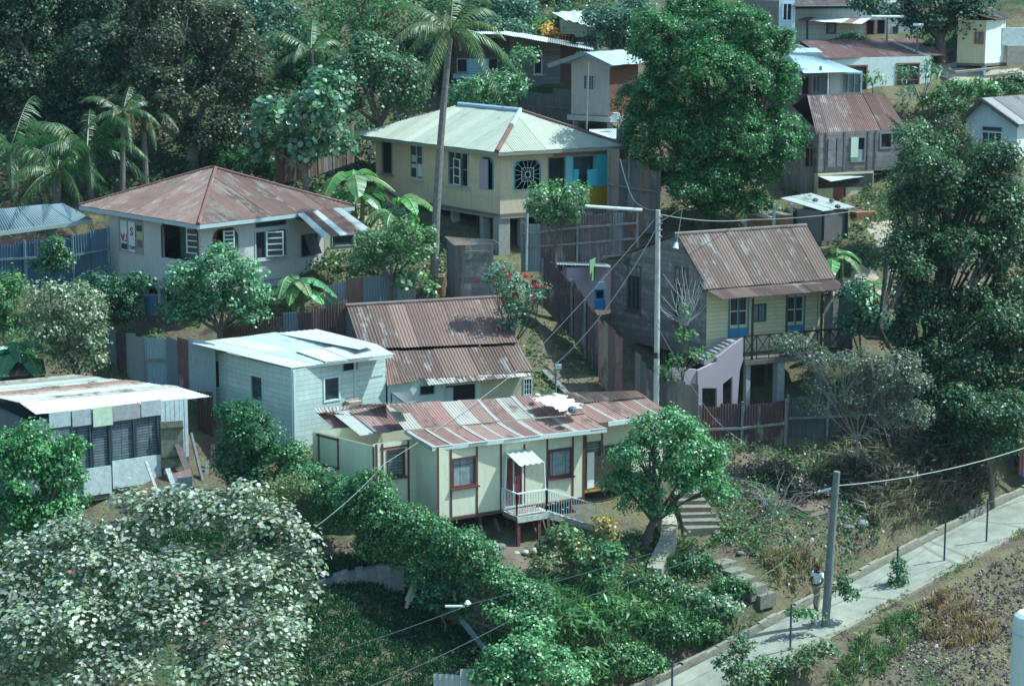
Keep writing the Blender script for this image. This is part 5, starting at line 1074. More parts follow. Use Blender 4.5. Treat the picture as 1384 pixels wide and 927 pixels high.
# ================================================================== FENCES
def fence(name, label, pts, pal, sw=.8, posts=True, rails=1, group=None, hj=.12, pitch=.115, postcol=(.22, .22, .22), lean=.0, front=True, cat='fence'):
    """pts: (px, py_top, py_bottom, Y)"""
    base = [P(x, yb, Y) for x, yt, yb, Y in pts]; hs = [hup(b, p[1]) for b, p in zip(base, pts)]
    root = emp(name, base[0], label, cat, group); mb = MB(); rg = random.Random(len(label))
    for i in range(len(base) - 1):
        a, b = base[i], base[i + 1]; n = max(1, round((b - a).length / sw))
        for k in range(n):
            p, q = a.lerp(b, k / n), a.lerp(b, (k + 1) / n + .02); hh = hs[i] + (hs[i + 1] - hs[i]) * (k + .5) / n + rg.uniform(-hj, hj)
            dn = V((q.y - p.y, p.x - q.x, 0)).normalized() * (.015 * (k % 2) + rg.uniform(0, lean))
            sheets(mb, p + dn - UP * .5, q + dn - UP * .5, p + dn + UP * hh, q + dn + UP * (hh + rg.uniform(-.06, .06)), pal, pitch=pitch, sw=5, jit=0, seed=rg.random(), amp=.016)
    mb.build('sheeting', M['sheet'], root)
    if posts:
        for i in range(len(base) - 1):
            a, b = base[i], base[i + 1]; n = max(1, round((b - a).length / 1.9)); dn = V((b.y - a.y, a.x - b.x, 0)).normalized() * (.07 if front else -.07)
            for k in range(n + (1 if i == len(base) - 2 else 0)):
                p = a.lerp(b, k / n) + dn; hh = hs[i] + (hs[i + 1] - hs[i]) * k / n + .08; one(root, 'post', lambda m: m.bar(p - UP * .5, p + UP * hh + V((rg.uniform(-.05, .05), 0, 0)), .09, .09, (*postcol, 0)), 'wood')
            for r in range(rails):
                f_ = (r + 1) / (rails + 1) * 1.1; one(root, 'rail', lambda m: m.bar(a + dn * 1.5 + UP * hs[i] * f_, b + dn * 1.5 + UP * hs[i + 1] * f_, .06, .09, (*postcol, 0)), 'wood')
    return root
DKR = [(.10, .055, .06, .4), (.14, .07, .07, .4), (.09, .06, .07, .3)]; GRY = [(.24, .29, .33, .1), (.30, .34, .36, .1), (.2, .24, .28, .15)]
fence('sheet_fence', 'checkered rusty and grey sheet fence left of the pale sheet gate', [(147, 444, 505, 84.5), (196, 456, 515, 82.5)], DKR + GRY, .7, False, hj=.03)
fence('sheet_fence', 'tall fence of dark and blue-grey sheets between the pale gate and the clapboard house', [(229, 456, 525, 82), (256, 458, 535, 81), (292, 463, 545, 80.5)], DKR + GRY, .9, False, hj=.02)
g = fence('sheet_gate', 'pale blue-grey sheet metal gate between two patched sheet fences', [(197, 457, 520, 82.4), (228, 457, 522, 82.1)], [(.30, .38, .42, .05)], 2, True, 1, cat='gate', hj=0)
fence('sheet_fence', 'low rusty and silver sheet fence behind the white sheet roof', [(296, 440, 470, 85), (366, 428, 460, 84.5), (420, 416, 455, 84.2), (470, 408, 440, 84.6)], DKR + RUST + GRY, .62, False)
fence('sheet_fence', 'tall rusty and blue-grey sheet fence behind the gabled red roof', [(440, 385, 430, 86.8), (466, 383, 425, 86.6), (468, 376, 420, 86.6), (560, 368, 415, 87)], RUST[:2] + GRY + GRY, .75, False, hj=.05)
fence('sheet_fence', 'long patched sheet fence with rails below the right side of the yellow house', [(706, 303, 352, 90.8), (780, 292, 350, 90.3), (862, 286, 342, 90.2)], [(.24, .25, .29, .25), (.2, .16, .18, .4), (.28, .31, .34, .15), (.15, .10, .10, .5)], .7, True, 2, postcol=(.26, .26, .27))
fence('sheet_fence', 'shaded dark fence on the slope beside the alley, left of the plank gable house', [(735, 352, 400, 88.5), (775, 380, 440, 87.3), (812, 436, 500, 84.6)], [(.07, .05, .06, .3), (.09, .06, .06, .4)], .8, True, 0, postcol=(.2, .2, .2))
fence('sheet_fence', 'leaning pinkish and beige patchwork fence sheets at the foot of the plank gable', [(811, 430, 500, 84.2), (823, 440, 515, 83.6), (842, 462, 530, 83)], [(.30, .25, .19, .3), (.33, .17, .17, .3), (.2, .12, .12, .4)], .5, False, hj=.1, lean=.1)
fence('picket_screen', 'grey upright board fence behind the tall utility pole, below the plank gable', [(858, 470, 545, 82.6), (880, 505, 560, 82), (942, 520, 580, 80.6)], [(.13, .115, .12, .15), (.17, .15, .14, .2)], .3, False, pitch=.5)
fence('sheet_fence', 'dark red sheet fence with grey posts along the bank below the lilac stair', [(943, 549, 618, 81.2), (1000, 545, 618, 81.6), (1060, 541, 608, 82)], DKR, .75, True, 1, postcol=(.24, .25, .24))
fence('sheet_fence', 'dark mixed sheet fence under the pale shrub, right of the concrete pillar', [(1062, 535, 600, 82.6), (1116, 532, 600, 82.6), (1205, 530, 590, 83)], DKR + [(.1, .12, .13, .2)], .75, True, 1, hj=.2, postcol=(.24, .25, .24))
fence('sheet_fence', 'dark blue sheet fence below the low blue-grey roof at the left', [(-30, 336, 372, 89.2), (100, 318, 378, 90), (148, 308, 370, 90.5)], [(.07, .12, .19, .05), (.1, .15, .21, .08)], .8, True, 1, hj=.04, postcol=(.2, .26, .3))
fence('sheet_fence', 'dark brown upright sheets closing the gap between patchwork shack and clapboard house', [(268, 527, 612, 79.2), (289, 527, 612, 79)], [(.07, .045, .035, .2)], .7, False, hj=.05)
fence('sheet_fence', 'low silver and red corrugated sheets at the bottom edge below the vine bank', [(586, 911, 945, 65.5), (622, 908, 945, 65.5), (664, 900, 945, 65.7)], [(.36, .05, .06, .05), (.44, .50, .52, .02)], 1.05, False, pitch=.19, hj=.03)
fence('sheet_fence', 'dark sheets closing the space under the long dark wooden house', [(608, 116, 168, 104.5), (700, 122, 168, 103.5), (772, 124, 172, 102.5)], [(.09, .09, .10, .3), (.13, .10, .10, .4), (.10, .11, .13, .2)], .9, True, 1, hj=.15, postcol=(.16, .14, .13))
fence('board_fence', 'old board fence right of the large dark tree trunk', [(1168, 402, 462, 88.6), (1200, 420, 470, 88)], [(.14, .13, .13, .2)], .3, False, pitch=.5)
fence('board_fence', 'weathered board and sheet fence behind the leafy tree left of the yellow house', [(372, 190, 235, 97), (420, 180, 225, 97.5), (478, 172, 205, 99)], [(.18, .14, .12, .4), (.2, .19, .19, .3), (.15, .09, .07, .4)], .4, False, pitch=.3)
fence('board_fence', 'dark boards and sheets under the vine-covered tree beside the yellow house', [(822, 205, 300, 93.6), (850, 215, 300, 93.4), (890, 225, 300, 93.2)], [(.16, .15, .16, .2), (.24, .19, .16, .3), (.12, .12, .13, .2)], .45, True, 1, hj=.3, pitch=.4)
fence('plank_fence', 'broken plank fence under the vine hedge beside the dark yard', [(600, 770, 850, 69.4), (655, 790, 872, 68.6), (720, 815, 890, 67.9)], [(.12, .10, .09, .2), (.15, .13, .12, .1)], .35, True, 2, hj=.15, pitch=.5, postcol=(.2, .17, .13))
# chain-link style posts along the path
for i, (x, yt, yb, Y, l) in enumerate([(1333, 674, 734, 79.2, 'farthest of the slim dark fence posts, by the light end of the path'), (1276, 702, 760, 77.2, 'slim dark fence post second from the path\'s far end'), (1212, 738, 790, 74.6, 'slim dark fence post wrapped by the leafy creeper clump'), (1068, 816, 880, 70.7, 'slim dark fence post just left of the nearer utility pole'), (908, 893, 950, 67.6, 'slim dark fence post at the bottom end of the path')]):
    q = G(x, yb); one(None, 'fence_post', lambda m: m.tube([q - UP * .4, q + UP * hup(q, yt)], .035, 6, (.05, .07, .08, 0)), 'metalpaint', l, cat='post', group='slim fence posts along the path')
def wire(label, pts, r=.018, sag=.3, col=(.1, .12, .13), cat='cable', name='cable', n=14):
    m = MB(); pp = []
    for a, b in zip(pts[:-1], pts[1:]):
        a, b = V(a), V(b)
        for i in range(n + (b == pts[-1])): t = i / n; pp.append(a.lerp(b, t) - UP * sag * 4 * t * (1 - t))
    pp.append(V(pts[-1])); m.tube(pp, r, 5, (*col, 0)); return m.build(name, M['metalpaint'], None, label, cat)
wire('thin rail wire strung between the slim fence posts beside the path', [P(908, 899, 67.6), P(1068, 822, 70.7), P(1212, 744, 74.6), P(1276, 708, 77.2), P(1333, 680, 79.2), P(1400, 652, 81.5)], .01, .04, cat='wire', name='wire')
# utility poles
def upole(label, x, yt, yb, Y, r, col, band=None, lean=0, gx=None):
    q = P(x, yb, Y); h = hup(q, yt); gz = Hs(q.x, q.y); e = emp('utility_pole', V((q.x, q.y, gz)), label, 'utility pole')
    top = V((q.x + lean, q.y, q.z + h))
    one(e, 'pole', lambda m: m.tube([V((q.x, q.y, gz - .4)), top.lerp(q, .5), top], [r * 1.1, r, r * .85], 12, (*col, 0)), cm)
    if band: a, b = P(x, band[0], Y), P(x, band[1], Y); one(e, 'black_band', lambda m: m.tube([a, b], r * 1.08, 12, (.03, .03, .035, 0)), 'metalpaint')
    return e, top
up1, t1 = upole('tall pale utility pole with black band beside the plank gable house', 887, 284, 560, 81.2, .105, (.52, .50, .48), (476, 484), -.03)
up2, t2 = upole('short grey utility pole beside the person on the path', 1115, 637, 835, 71.3, .135, (.19, .21, .21), None, .27)
one(up2, 'clamp', lambda m: (m.tube([t2 + V((-.2, -.1, -.57)), t2 + V((-.62, .05, -.74))], .045, 8, (.6, .65, .66, 0)), m.bar(t2 + V((-.3, 0, -.75)), t2 + V((.12, -.1, -.75)), .04, .04, (.3, .33, .33, 0))), 'metalpaint')
one(up1, 'insulator_rack', lambda m: [m.tube([t1 + V((0, -.05, -.25 - k * .25)), t1 + V((.16, -.1, -.25 - k * .25))], .03, 6, (.3, .3, .3, 0)) for k in range(4)], 'metalpaint')
def f(m): m.tube([t1 + V((0, 0, -.5)), t1 + V((.9, -.3, .1)), t1 + V((.75, -.3, -.9)), t1 + V((.7, -.3, -1.2))], .02, 5, (.3, .33, .35, 0)); m.tube([t1 + V((.7, -.3, -1.2)), t1 + V((.66, -.35, -1.42))], [.05, .12], 8, (.7, .78, .78, 0))
one(up1, 'lamp', f, 'metalpaint')
sp = P(751, 545, 82.5); hh = hup(sp, 492)
e = emp('low_pole', sp, 'short thin service pole at the alley foot above the plastic sheet', 'pole'); one(e, 'pole', lambda m: m.tube([sp - UP * 1, sp + UP * hh], .04, 8, (.2, .23, .23, 0)), 'wood'); one(e, 'insulators', lambda m: (m.box(sp + UP * hh + V((.1, -.05, -.1)), .25, .1, .18, (.6, .65, .66, 0)), m.box(sp + UP * (hh - .3), .3, .08, .05, (.4, .4, .4, 0))), 'metalpaint')
spt = sp + UP * hh
wire('pale service cable running from the tall pole over the patched roof to the vine hedge', [t1 + UP * -.2, P(700, 500, 78.5), P(520, 626, 72), P(426, 712, 67)], .011, .12, (.24, .26, .26))
wire('thin cable from the tall pole to the short service pole at the alley foot', [t1 + UP * -.6, spt], .02, .5, (.4, .44, .45))
wire('rope-like cable from the tall pole top to the small hut and the right-hand trees', [t1 + UP * -.15, P(1015, 297, 90), P(1199, 277, 92), P(1300, 262, 92)], .018, .15, (.30, .33, .33))
wire('cable from the tall pole running up left past the yellow house', [t1, P(856, 270, 84), P(838, 215, 90)], .02, .15)
wire('pale cable from the nearer pole to the right edge of the slope', [t2 + UP * -.5, P(1400, 600, 76)], .013, .25, (.34, .38, .38))
wire('cable from the nearer pole down left across the bank to the vine hedge', [t2 + V((-.8, 0, -.75)), P(930, 758, 68.8), P(700, 832, 66.5), P(500, 927, 63.5)], .012, .1, (.09, .11, .12))
wire('lower slack cable over the dark yard', [P(905, 740, 69), P(640, 815, 66), P(420, 892, 63)], .011, .05, (.07, .09, .10))
wire('thin slack stay wire from the nearer pole across the bare bank', [t2 + UP * -1.1, P(1070, 745, 74), P(1034, 775, 73.4)], .012, .1, (.2, .2, .2))
wire('thin cable sagging across the foot of the lilac stair fence', [P(888, 440, 80.9), P(960, 560, 80), P(1010, 600, 79.6)], .012, .1)
# street lamp tube over the yard
def f(m):
    a, b = P(602, 819, 65.9), P(628, 819, 65.8); m.tube([a, b], .045, 8, (.72, .76, .68, 0)); c = P(632, 815, 65.8); m.tube([c - UP * .09, c, c + UP * .09], [.04, .12, .05], 8, (.72, .74, .66, 0))
one(None, 'lamp_tube', f, 'metalpaint', 'white tube lamp with round cap hanging on the cable over the dark yard', cat='lamp')
for (x0, y0, x1, y1, Y, l) in ((791, 279, 868, 284, 90, 'white tube street lamp in front of the patched fence below the yellow house'), (1178, 23, 1222, 23, 109, 'white tube street lamp in front of the white clapboard house'), (1234, 34, 1248, 34, 108.5, 'short white tube lamp against the dark tree crown at the top right')):
    a, b = P(x0, y0, Y), P(x1, y1, Y); e = emp('street_lamp', a, l, 'street lamp'); one(e, 'tube', lambda m: m.tube([a, b], .07, 8, (.72, .78, .78, 0)), 'metalpaint')
    c = a.lerp(b, .5); gz = Hs(c.x, c.y); one(e, 'pole', lambda m: m.tube([V((c.x, c.y + .1, gz - .3)), c + V((0, .1, 0))], .05, 7, (.15, .16, .17, 0)), 'metalpaint')
# thin poles
for (x, yt, yb, Y, r, c, l) in ((711, 268, 350, 90.2, .06, (.42, .46, .47), 'pale thin pole at the right corner of the yellow house'), (829, 284, 350, 89.6, .03, (.12, .11, .11), 'thin dark pipe standing left of the tall utility pole'), (793, 84, 160, 99.2, .04, (.3, .3, .28), 'thin bamboo pole leaning on the grey rendered tower')):
    q = P(x, yb, Y); one(None, 'thin_pole', lambda m: m.tube([q - UP * .5, q + UP * hup(q, yt) + V((.06, 0, 0))], r, 7, (*c, 0)), 'wood', l, cat='pole')
# steps and low walls between path and house
stepc = (.34, .33, .29, 0)
def slabs(name, label, items, cat='steps'):
    e = emp(name, items[0][0], label, cat)
    for c, sx, sy, h, rz in items:
        def f(m):
            m.box(c - UP * h / 2, sx, sy, h, (.21 * rng.uniform(.8, 1.15), .20, .17, 0), rz)
        one(e, 'step', f, cm)
    return e
it = []
for i in range(6):
    t = i / 5; q = G(952 - 24 * t, 716 - 46 * t) + UP * .16; it.append((q, 1.5 - .5 * t, .62, .8, .12 + rng.uniform(-.1, .1)))
slabs('garden_steps', 'broad weathered concrete steps climbing behind the leafy tree to the cream house', it)
it = []
for i in range(5):
    t = i / 4; q = G(1030 - 52 * t, 806 - 42 * t); it.append((q + UP * .16, .8, .6, .5, .7))
slabs('path_steps', 'short flight of pale concrete steps joining the path at the vegetated bank', it)
def strip(label, pts, w, h, name='low_wall', col=(.36, .33, .27)):
    m = MB(); n = len(pts)
    for i in range(n - 1):
        a, b = pts[i], pts[i + 1]; d = (b - a); s = V((-d.y, d.x, 0)).normalized() * w / 2
        for k in range(4):
            p, q = a.lerp(b, k / 4), a.lerp(b, (k + 1) / 4); j = rng.uniform(-.05, .05); m.obox(p - s - UP * h, q - p, s * 2, UP * (h + j), (*[c * (1 + j * 3) for c in col], 0))
    return m.build(name, cm, None, label, 'wall')
strip('pale curved retaining wall running down beside the leafy tree trunk', [P(898, 686, 76.2), P(905, 705, 75.4), P(903, 725, 74.6), P(893, 745, 73.9), P(884, 768, 73.1)], .55, 1.3)
strip('cracked white stone retaining wall above the dark yard', [P(405, 800, 70.3), P(430, 785, 70.5), P(470, 772, 70.7), P(510, 764, 70.8), P(548, 762, 70.6)], .4, 1.5, 'stone_wall', (.17, .18, .19))
strip('low sandy kerb curving below the posts of the cream house', [P(668, 774, 71.9), P(700, 768, 72.3), P(735, 757, 72.8), P(748, 752, 73.1)], .25, .3, 'low_kerb', (.38, .33, .24))
for i, (x, y, r) in enumerate([(698, 750, .14), (711, 748, .13), (723, 746, .15), (737, 744, .16)]):
    stone(P(x, y, 73) + UP * .05, r, (.5, .48, .4), 'edging_stone', ['first', 'second', 'third', 'last and largest'][i] + ' pale stone from the left in the row under the front landing', 'stones under the landing')
_rk = [(970, 722, .3, 75.8, 'flat pale rock at the foot of the broad garden steps'), (985, 732, .26, 75.4, 'pale flat rock just right of the garden step rocks'), (1012, 702, .16, 76, 'small pale rock in the weeds right of the garden steps'), (1000, 748, .22, 74.8, 'flat rock in the middle of the weedy bank'), (1130, 698, .22, 76.5, 'upright pale rock right of the nearer utility pole'), (1146, 714, .38, 76, 'larger grey boulder in the rubble above the path'), (1142, 700, .2, 76.4, 'grey rock above the larger boulder over the path'), (1125, 706, .18, 76.3, 'small rock directly right of the utility pole'), (1166, 709, .42, 75.9, 'largest whitish boulder above the path'), (1255, 762, .2, 75.5, 'pale rock on the lower edge of the path by a slim post'), (1268, 763, .16, 75.6, 'small rock next to the pale rock by the path edge'), (1378, 622, .35, 82, 'flat white slab before the red stall'), (1165, 905, .3, 68.6, 'white block of rubble at the bottom edge'), (1240, 888, .14, 69.5, 'small white block of rubble at the bottom, right of the larger one'),
  (752, 762, .25, 72.2, 'brown rock under the yellow-leaved croton'), (676, 740, .35, 73.2, 'flat grey rock under the cream house'), (612, 868, .14, 68.6, 'left stone of the small heap in the dark yard'), (622, 862, .16, 68.7, 'upper stone of the small heap in the dark yard'), (634, 868, .17, 68.5, 'right stone of the small heap in the dark yard'), (642, 876, .14, 68.3, 'lowest stone of the small heap in the dark yard'), (598, 866, .12, 68.8, 'lone stone left of the heap in the dark yard')]
for x, y, r, Y, l in _rk:
    q = G(x, y); r *= .65; stone(q + UP * r * .2, r, (.19, .19, .18) if 'whit' not in l else (.36, .36, .34), 'rock', l, None, 'rock', sq=.55)
# planks and debris
def plank(label, a, b, w=.2, t=.04, col=(.3, .28, .25), name='plank', cat='plank'): return one(None, name, lambda m: m.bar(a, b, w, t, (*col, 0)), 'wood', label, cat=cat)
plank('pale plank leaning on the white boards of the patchwork shack', P(197, 623, 75.6), P(215, 672, 75.1), .12, .04, (.4, .42, .42))
plank('grey beam leaning at the right corner of the patchwork shack', P(226, 633, 75.9), P(240, 672, 75.4), .2, .05, (.36, .40, .42))
plank('dark brown board propped beside the shack corner', P(240, 600, 77), P(262, 660, 76.4), .3, .04, (.13, .10, .1))
plank('long thin pole leaning between the shack and the dark upright sheets', P(258, 585, 77.4), P(275, 655, 76.8), .1, .08, (.2, .2, .22))
plank('reddish narrow board standing near the vine-covered wall corner', P(288, 600, 77.6), P(286, 660, 77.2), .14, .05, (.28, .15, .13))
plank('whitish short board near the vine-covered wall corner', P(281, 622, 77.3), P(277, 660, 77), .14, .04, (.4, .43, .44))
plank('yellowish plank leaning in the dark yard under the vine hedge', P(566, 765, 70.6), P(549, 822, 69.6), .12, .05, (.36, .33, .2))
plank('pale grey board next to the yellowish plank in the dark yard', P(564, 782, 70.4), P(552, 812, 69.8), .28, .04, (.33, .38, .38))
plank('long grey beam slanting down to the yard fence', P(624, 838, 68.6), P(658, 880, 67.5), .14, .12, (.22, .25, .28))
plank('blue-grey board lying along the alley behind the low pole', P(735, 500, 84.5), P(768, 533, 83), .25, .05, (.2, .19, .2))
q = [P(232, 640, 76), P(256, 633, 76.5), P(262, 668, 75.8), P(240, 672, 75.5)]
one(None, 'scrap_sheet', lambda m: m.obox(q[0], q[1] - q[0], q[3] - q[0], V((.02, -.04, 0)), (.14, .08, .08, .4)), 'sheet', 'rusty scrap sheet leaning at the shack corner', cat='scrap sheet')
one(None, 'broken_seat', lambda m: (m.box(P(250, 665, 75.2) + UP * .25, .55, .08, .6, (.3, .34, .36, 0), .4), m.box(P(250, 668, 75.0) + UP * .0, .5, .4, .07, (.25, .28, .3, 0), .4)), 'v', 'grey broken chair seat dumped at the shack corner', cat='chair')
# white rounded tank post lower right
q = P(1374, 927, 58.0); hh = hup(q, 826); cxx = P(1392, 927, 58.0)
def f(m):
    r = (cxx - q).length + .18; tp = cxx + UP * hh
    m.tube([cxx - UP * 5, tp - UP * .32, tp - UP * .12, tp - UP * .03, tp], [r, r, r * .93, r * .75, r * .45], 20, (.60, .68, .66, 0)); m.tube([tp - UP * .62, tp - UP * .56], r * 1.06, 20, (.5, .58, .57, 0))
mt = MB(); f(mt); mt.build('water_tank', M['metalpaint'], None, 'pale greenish white rounded tank cut off at the lower right corner', 'tank', smooth=False)
# laundry / small lights
def f(m):
    a = P(1064, 44, 109.6); m.quad(a, a + V((.5, 0, .1)), a + V((.3, -.1, -.9)), a + V((-.05, -.1, -.8)), (.62, .7, .76, 0)); 
one(None, 'towel', f, 'v', 'pale towel hanging out of the narrow blue house window', cat='towel')
# ================================================================== PERSON
def skin(name, verts, edges, rad, mat, parent, root=0, sub=2):
    me = bpy.data.meshes.new(name); me.from_pydata([tuple(v) for v in verts], edges, []); me.materials.append(mat)
    o = bpy.data.objects.new(name, me); COL.objects.link(o); o.parent = parent
    bm_ = o.modifiers.new('skin', 'SKIN'); bm_.use_smooth_shade = True
    for i, r in enumerate(rad): sv = me.skin_vertices[0].data[i]; sv.radius = (r, r) if not hasattr(r, '__len__') else r; sv.use_root = (i == root)
    s = o.modifiers.new('sub', 'SUBSURF'); s.levels = sub; s.render_levels = sub; return o
pq = P(1104, 822, 72.7); pq.z = float(pathinfo(np.array([pq.x]), np.array([pq.y]))[1][0]) + .03
person = emp('person', pq, 'person on the path in a white top and khaki trousers, hands clasped behind the back', 'person')
person.rotation_euler = (0, 0, R(-42)); person.scale = (1.0, 1.0, 1.0)
skinm = paint('brown_skin', (.07, .035, .022), .55, None, 0, var=.05); hairm = paint('black_hair', (.012, .011, .012), .7, None, 0, var=.05); shirt = paint('white_cotton', (.72, .76, .82), .85, None, .05); khaki = paint('khaki_cotton', (.30, .26, .19), .9, None, .1)
# local: +y is walking direction
bv = [(0, 0, .90), (0, .01, 1.08), (0, .01, 1.24), (0, 0, 1.38), (0, .01, 1.46), (0, .03, 1.55), (0, .035, 1.62),
      (-.09, 0, .84), (-.12, .10, .47), (-.12, .03, .09), (-.12, .13, .04), (.09, 0, .84), (.14, -.10, .46), (.15, -.24, .11), (.15, -.16, .04),
      (-.17, 0, 1.36), (-.24, -.06, 1.10), (-.10, -.17, .98), (-.02, -.18, .97), (.17, 0, 1.36), (.24, -.06, 1.10), (.12, -.18, .99), (.04, -.2, 1.0)]
be = [(0, 1), (1, 2), (2, 3), (3, 4), (4, 5), (5, 6), (0, 7), (7, 8), (8, 9), (9, 10), (0, 11), (11, 12), (12, 13), (13, 14), (3, 15), (15, 16), (16, 17), (17, 18), (3, 19), (19, 20), (20, 21), (21, 22)]
br = [.12, .105, .125, .11, .052, .085, .07, .085, .055, .04, .035, .085, .055, .04, .035, .055, .04, .03, .034, .055, .04, .03, .034]
skin('body', bv, be, br, skinm, person)
sv = [bv[0], bv[1], bv[2], (0, 0, 1.385), bv[15], (-.215, -.04, 1.2), bv[19], (.215, -.04, 1.2)]
skin('shirt', [(0, 0, .93)] + sv[1:], [(0, 1), (1, 2), (2, 3), (3, 4), (4, 5), (3, 6), (6, 7)], [.15, .13, .145, .12, .075, .065, .075, .065], shirt, person)
skin('trousers', [bv[0], bv[7], bv[8], (-.12, .035, .14), bv[11], bv[12], (.15, -.225, .16)], [(0, 1), (1, 2), (2, 3), (0, 4), (4, 5), (5, 6)], [.14, .105, .08, .07, .105, .08, .07], khaki, person)
skin('hair', [(0, .005, 1.56), (0, .01, 1.66)], [(0, 1)], [.09, .085], hairm, person)
for s in (-1, 1): skin('shoe', [(bv[9] if s < 0 else bv[13]), (bv[10] if s < 0 else bv[14])], [(0, 1)], [.055, .045], paint('dark_shoe', (.03, .03, .03), .6, None, 0), person)

def patch(label, px, col, mat):
    pts = [G(*p) for p in px]; c = sum(pts, V((0, 0, 0))) / len(pts); m = MB(); K = 6; n = len(pts); ring = []
    for a, b in zip(pts, pts[1:] + pts[:1]): ring += [a.lerp(b, i / 4) for i in range(4)]
    ring = [p + V((rng.uniform(-.25, .25), rng.uniform(-.25, .25), 0)) for p in ring]
    def q(p, t): r = c.lerp(p, t); return V((r.x, r.y, Hs(r.x, r.y) + .03 * (1 - t) + .012))
    for p, r in zip(ring, ring[1:] + ring[:1]):
        for k in range(K):
            t0, t1 = k / K, (k + 1) / K
            if k == 0: m.poly([q(p, 0), q(p, t1), q(r, t1)], col)
            else: m.quad(q(p, t0), q(p, t1), q(r, t1), q(r, t0), col)
    return m.build('bare_earth', mat, None, kind='structure', smooth=True)
BE = vplain('bare_earth', .95, .1, .35, .6, 2)
for px_ in ([(1185, 345), (1170, 300), (1205, 298), (1235, 320), (1230, 360), (1200, 372)], [(1262, 84), (1300, 88), (1384, 92), (1384, 112), (1300, 112), (1268, 104)], [(1120, 395), (1150, 360), (1185, 372), (1190, 400), (1150, 410)], [(440, 262), (520, 250), (560, 290), (520, 318), (450, 300)]): patch('', px_, (.40, .34, .27, 0), BE)
for px_ in ([(716, 455), (735, 440), (770, 500), (800, 540), (780, 548), (740, 500)], [(600, 745), (700, 735), (760, 745), (750, 765), (690, 775), (620, 765)], [(960, 610), (1060, 620), (1150, 690), (1090, 700), (1000, 660)]): patch('', px_, (.17, .13, .105, 0), BE)

# ---- yard clutter seen as small spots in the photograph
def bucket(label, x, y, Y, r, h, col, cat='bucket'):
    q = P(x, y, Y); gz = Hs(q.x, q.y); q.z = max(q.z, gz) if abs(q.z - gz) < 1 else q.z
    return one(None, cat, lambda m: m.tube([q, q + UP * h * .5, q + UP * h], [r * .9, r * 1.02, r], 12, (*col, 0)), 'metalpaint', label, cat=cat)
bucket('white bucket on the slab edge right of the grey rendered tower', 832, 163, 99, .18, .35, (.6, .65, .68))
bucket('dark oil drum beside the low shed behind the yellow house', 842, 200, 95.5, .3, .85, (.08, .1, .12), 'drum')
bucket('blue plastic drum between the hip roof cellar pillars and the shaded bush', 205, 425, 86, .28, .8, (.05, .12, .2), 'drum')
bucket('rusty drum at the foot of the outhouse', 594, 400, 87, .28, .8, (.16, .09, .06), 'drum')
bucket('pale washtub on the ground under the cream house', 640, 742, 74, .32, .25, (.4, .42, .42), 'washtub')
plank('grey timber lying under the cream house floor', P(672, 715, 74.8), P(690, 748, 74.2), .12, .1, (.16, .15, .14))
plank('bent pale timber under the front landing of the cream house', P(668, 700, 74.6), P(684, 745, 74.2), .1, .1, (.2, .19, .18))
plank('long pale plank lying on the dirt terrace under the yellow and white house', P(1290, 98, 106), P(1350, 92, 107), .25, .1, (.34, .3, .25))
plank('second pale timber on the terrace below the garden wall', P(1330, 104, 105.5), P(1380, 99, 106), .2, .12, (.3, .26, .2))
# ================================================================== VEGETATION
LT = {  # leaf templates: (verts (x across, y along, z), quads)
 'rh': (np.array([[0, 0, 0], [.42, .45, .1], [0, 1, 0], [-.42, .45, .1]]), [[0, 1, 2, 3]]),
 'wide': (np.array([[0, 0, 0], [.5, .35, .1], [.42, .8, .08], [0, 1.05, 0], [-.42, .8, .08], [-.5, .35, .1]]), [[0, 1, 2, 3], [0, 3, 4, 5]]),
 'long': (np.array([[0, 0, 0], [.14, .5, .03], [0, 1.1, -.15], [-.14, .5, .03]]), [[0, 1, 2, 3]]),
 'blade': (np.array([[-.03, 0, 0], [.03, 0, 0], [.02, 1, .0], [-.01, 1, .0]]), [[0, 1, 2, 3]]),
}
def leafmesh(name, C, D, Nn, S, col, tmpl='rh', mat='leaf', parent=None, loc=(0, 0, 0), **tg):
    """C centres, D along-leaf dirs, Nn normals, S sizes, col (n,3)"""
    T, Fq = LT[tmpl]; k = len(T); n = len(C)
    D = D / np.linalg.norm(D, axis=1, keepdims=True); Xd = np.cross(D, Nn); Xd /= np.linalg.norm(Xd, axis=1, keepdims=True) + 1e-9; Zd = np.cross(Xd, D)
    v = C[:, None, :] + S[:, None, None] * (T[None, :, 0:1] * Xd[:, None, :] + (T[None, :, 1:2] - .5) * D[:, None, :] + T[None, :, 2:3] * Zd[:, None, :])
    f = (np.arange(n)[:, None, None] * k + np.array(Fq)[None]).reshape(-1, 4); col = np.repeat(col, len(Fq), 0)
    return npmesh(name, v.reshape(-1, 3), f, M[mat] if isinstance(mat, str) else mat, parent, col, loc=loc, **tg)
def rvec(g, n): v = g.normal(size=(n, 3)); return v / np.linalg.norm(v, axis=1, keepdims=True)
def pick(g, n, cols, clump=None, jit=.18):
    """cols: list of (rgb, weight)"""
    a = np.array([c[0] for c in cols]); w = np.array([c[1] for c in cols], float); w /= w.sum()
    idx = g.choice(len(cols), n, p=w); c = a[idx] * [1.52, 1.27, 1.42] * g.uniform(1 - jit, 1 + jit, (n, 1))
    if clump is not None: c = c * clump[:, None]
    return c
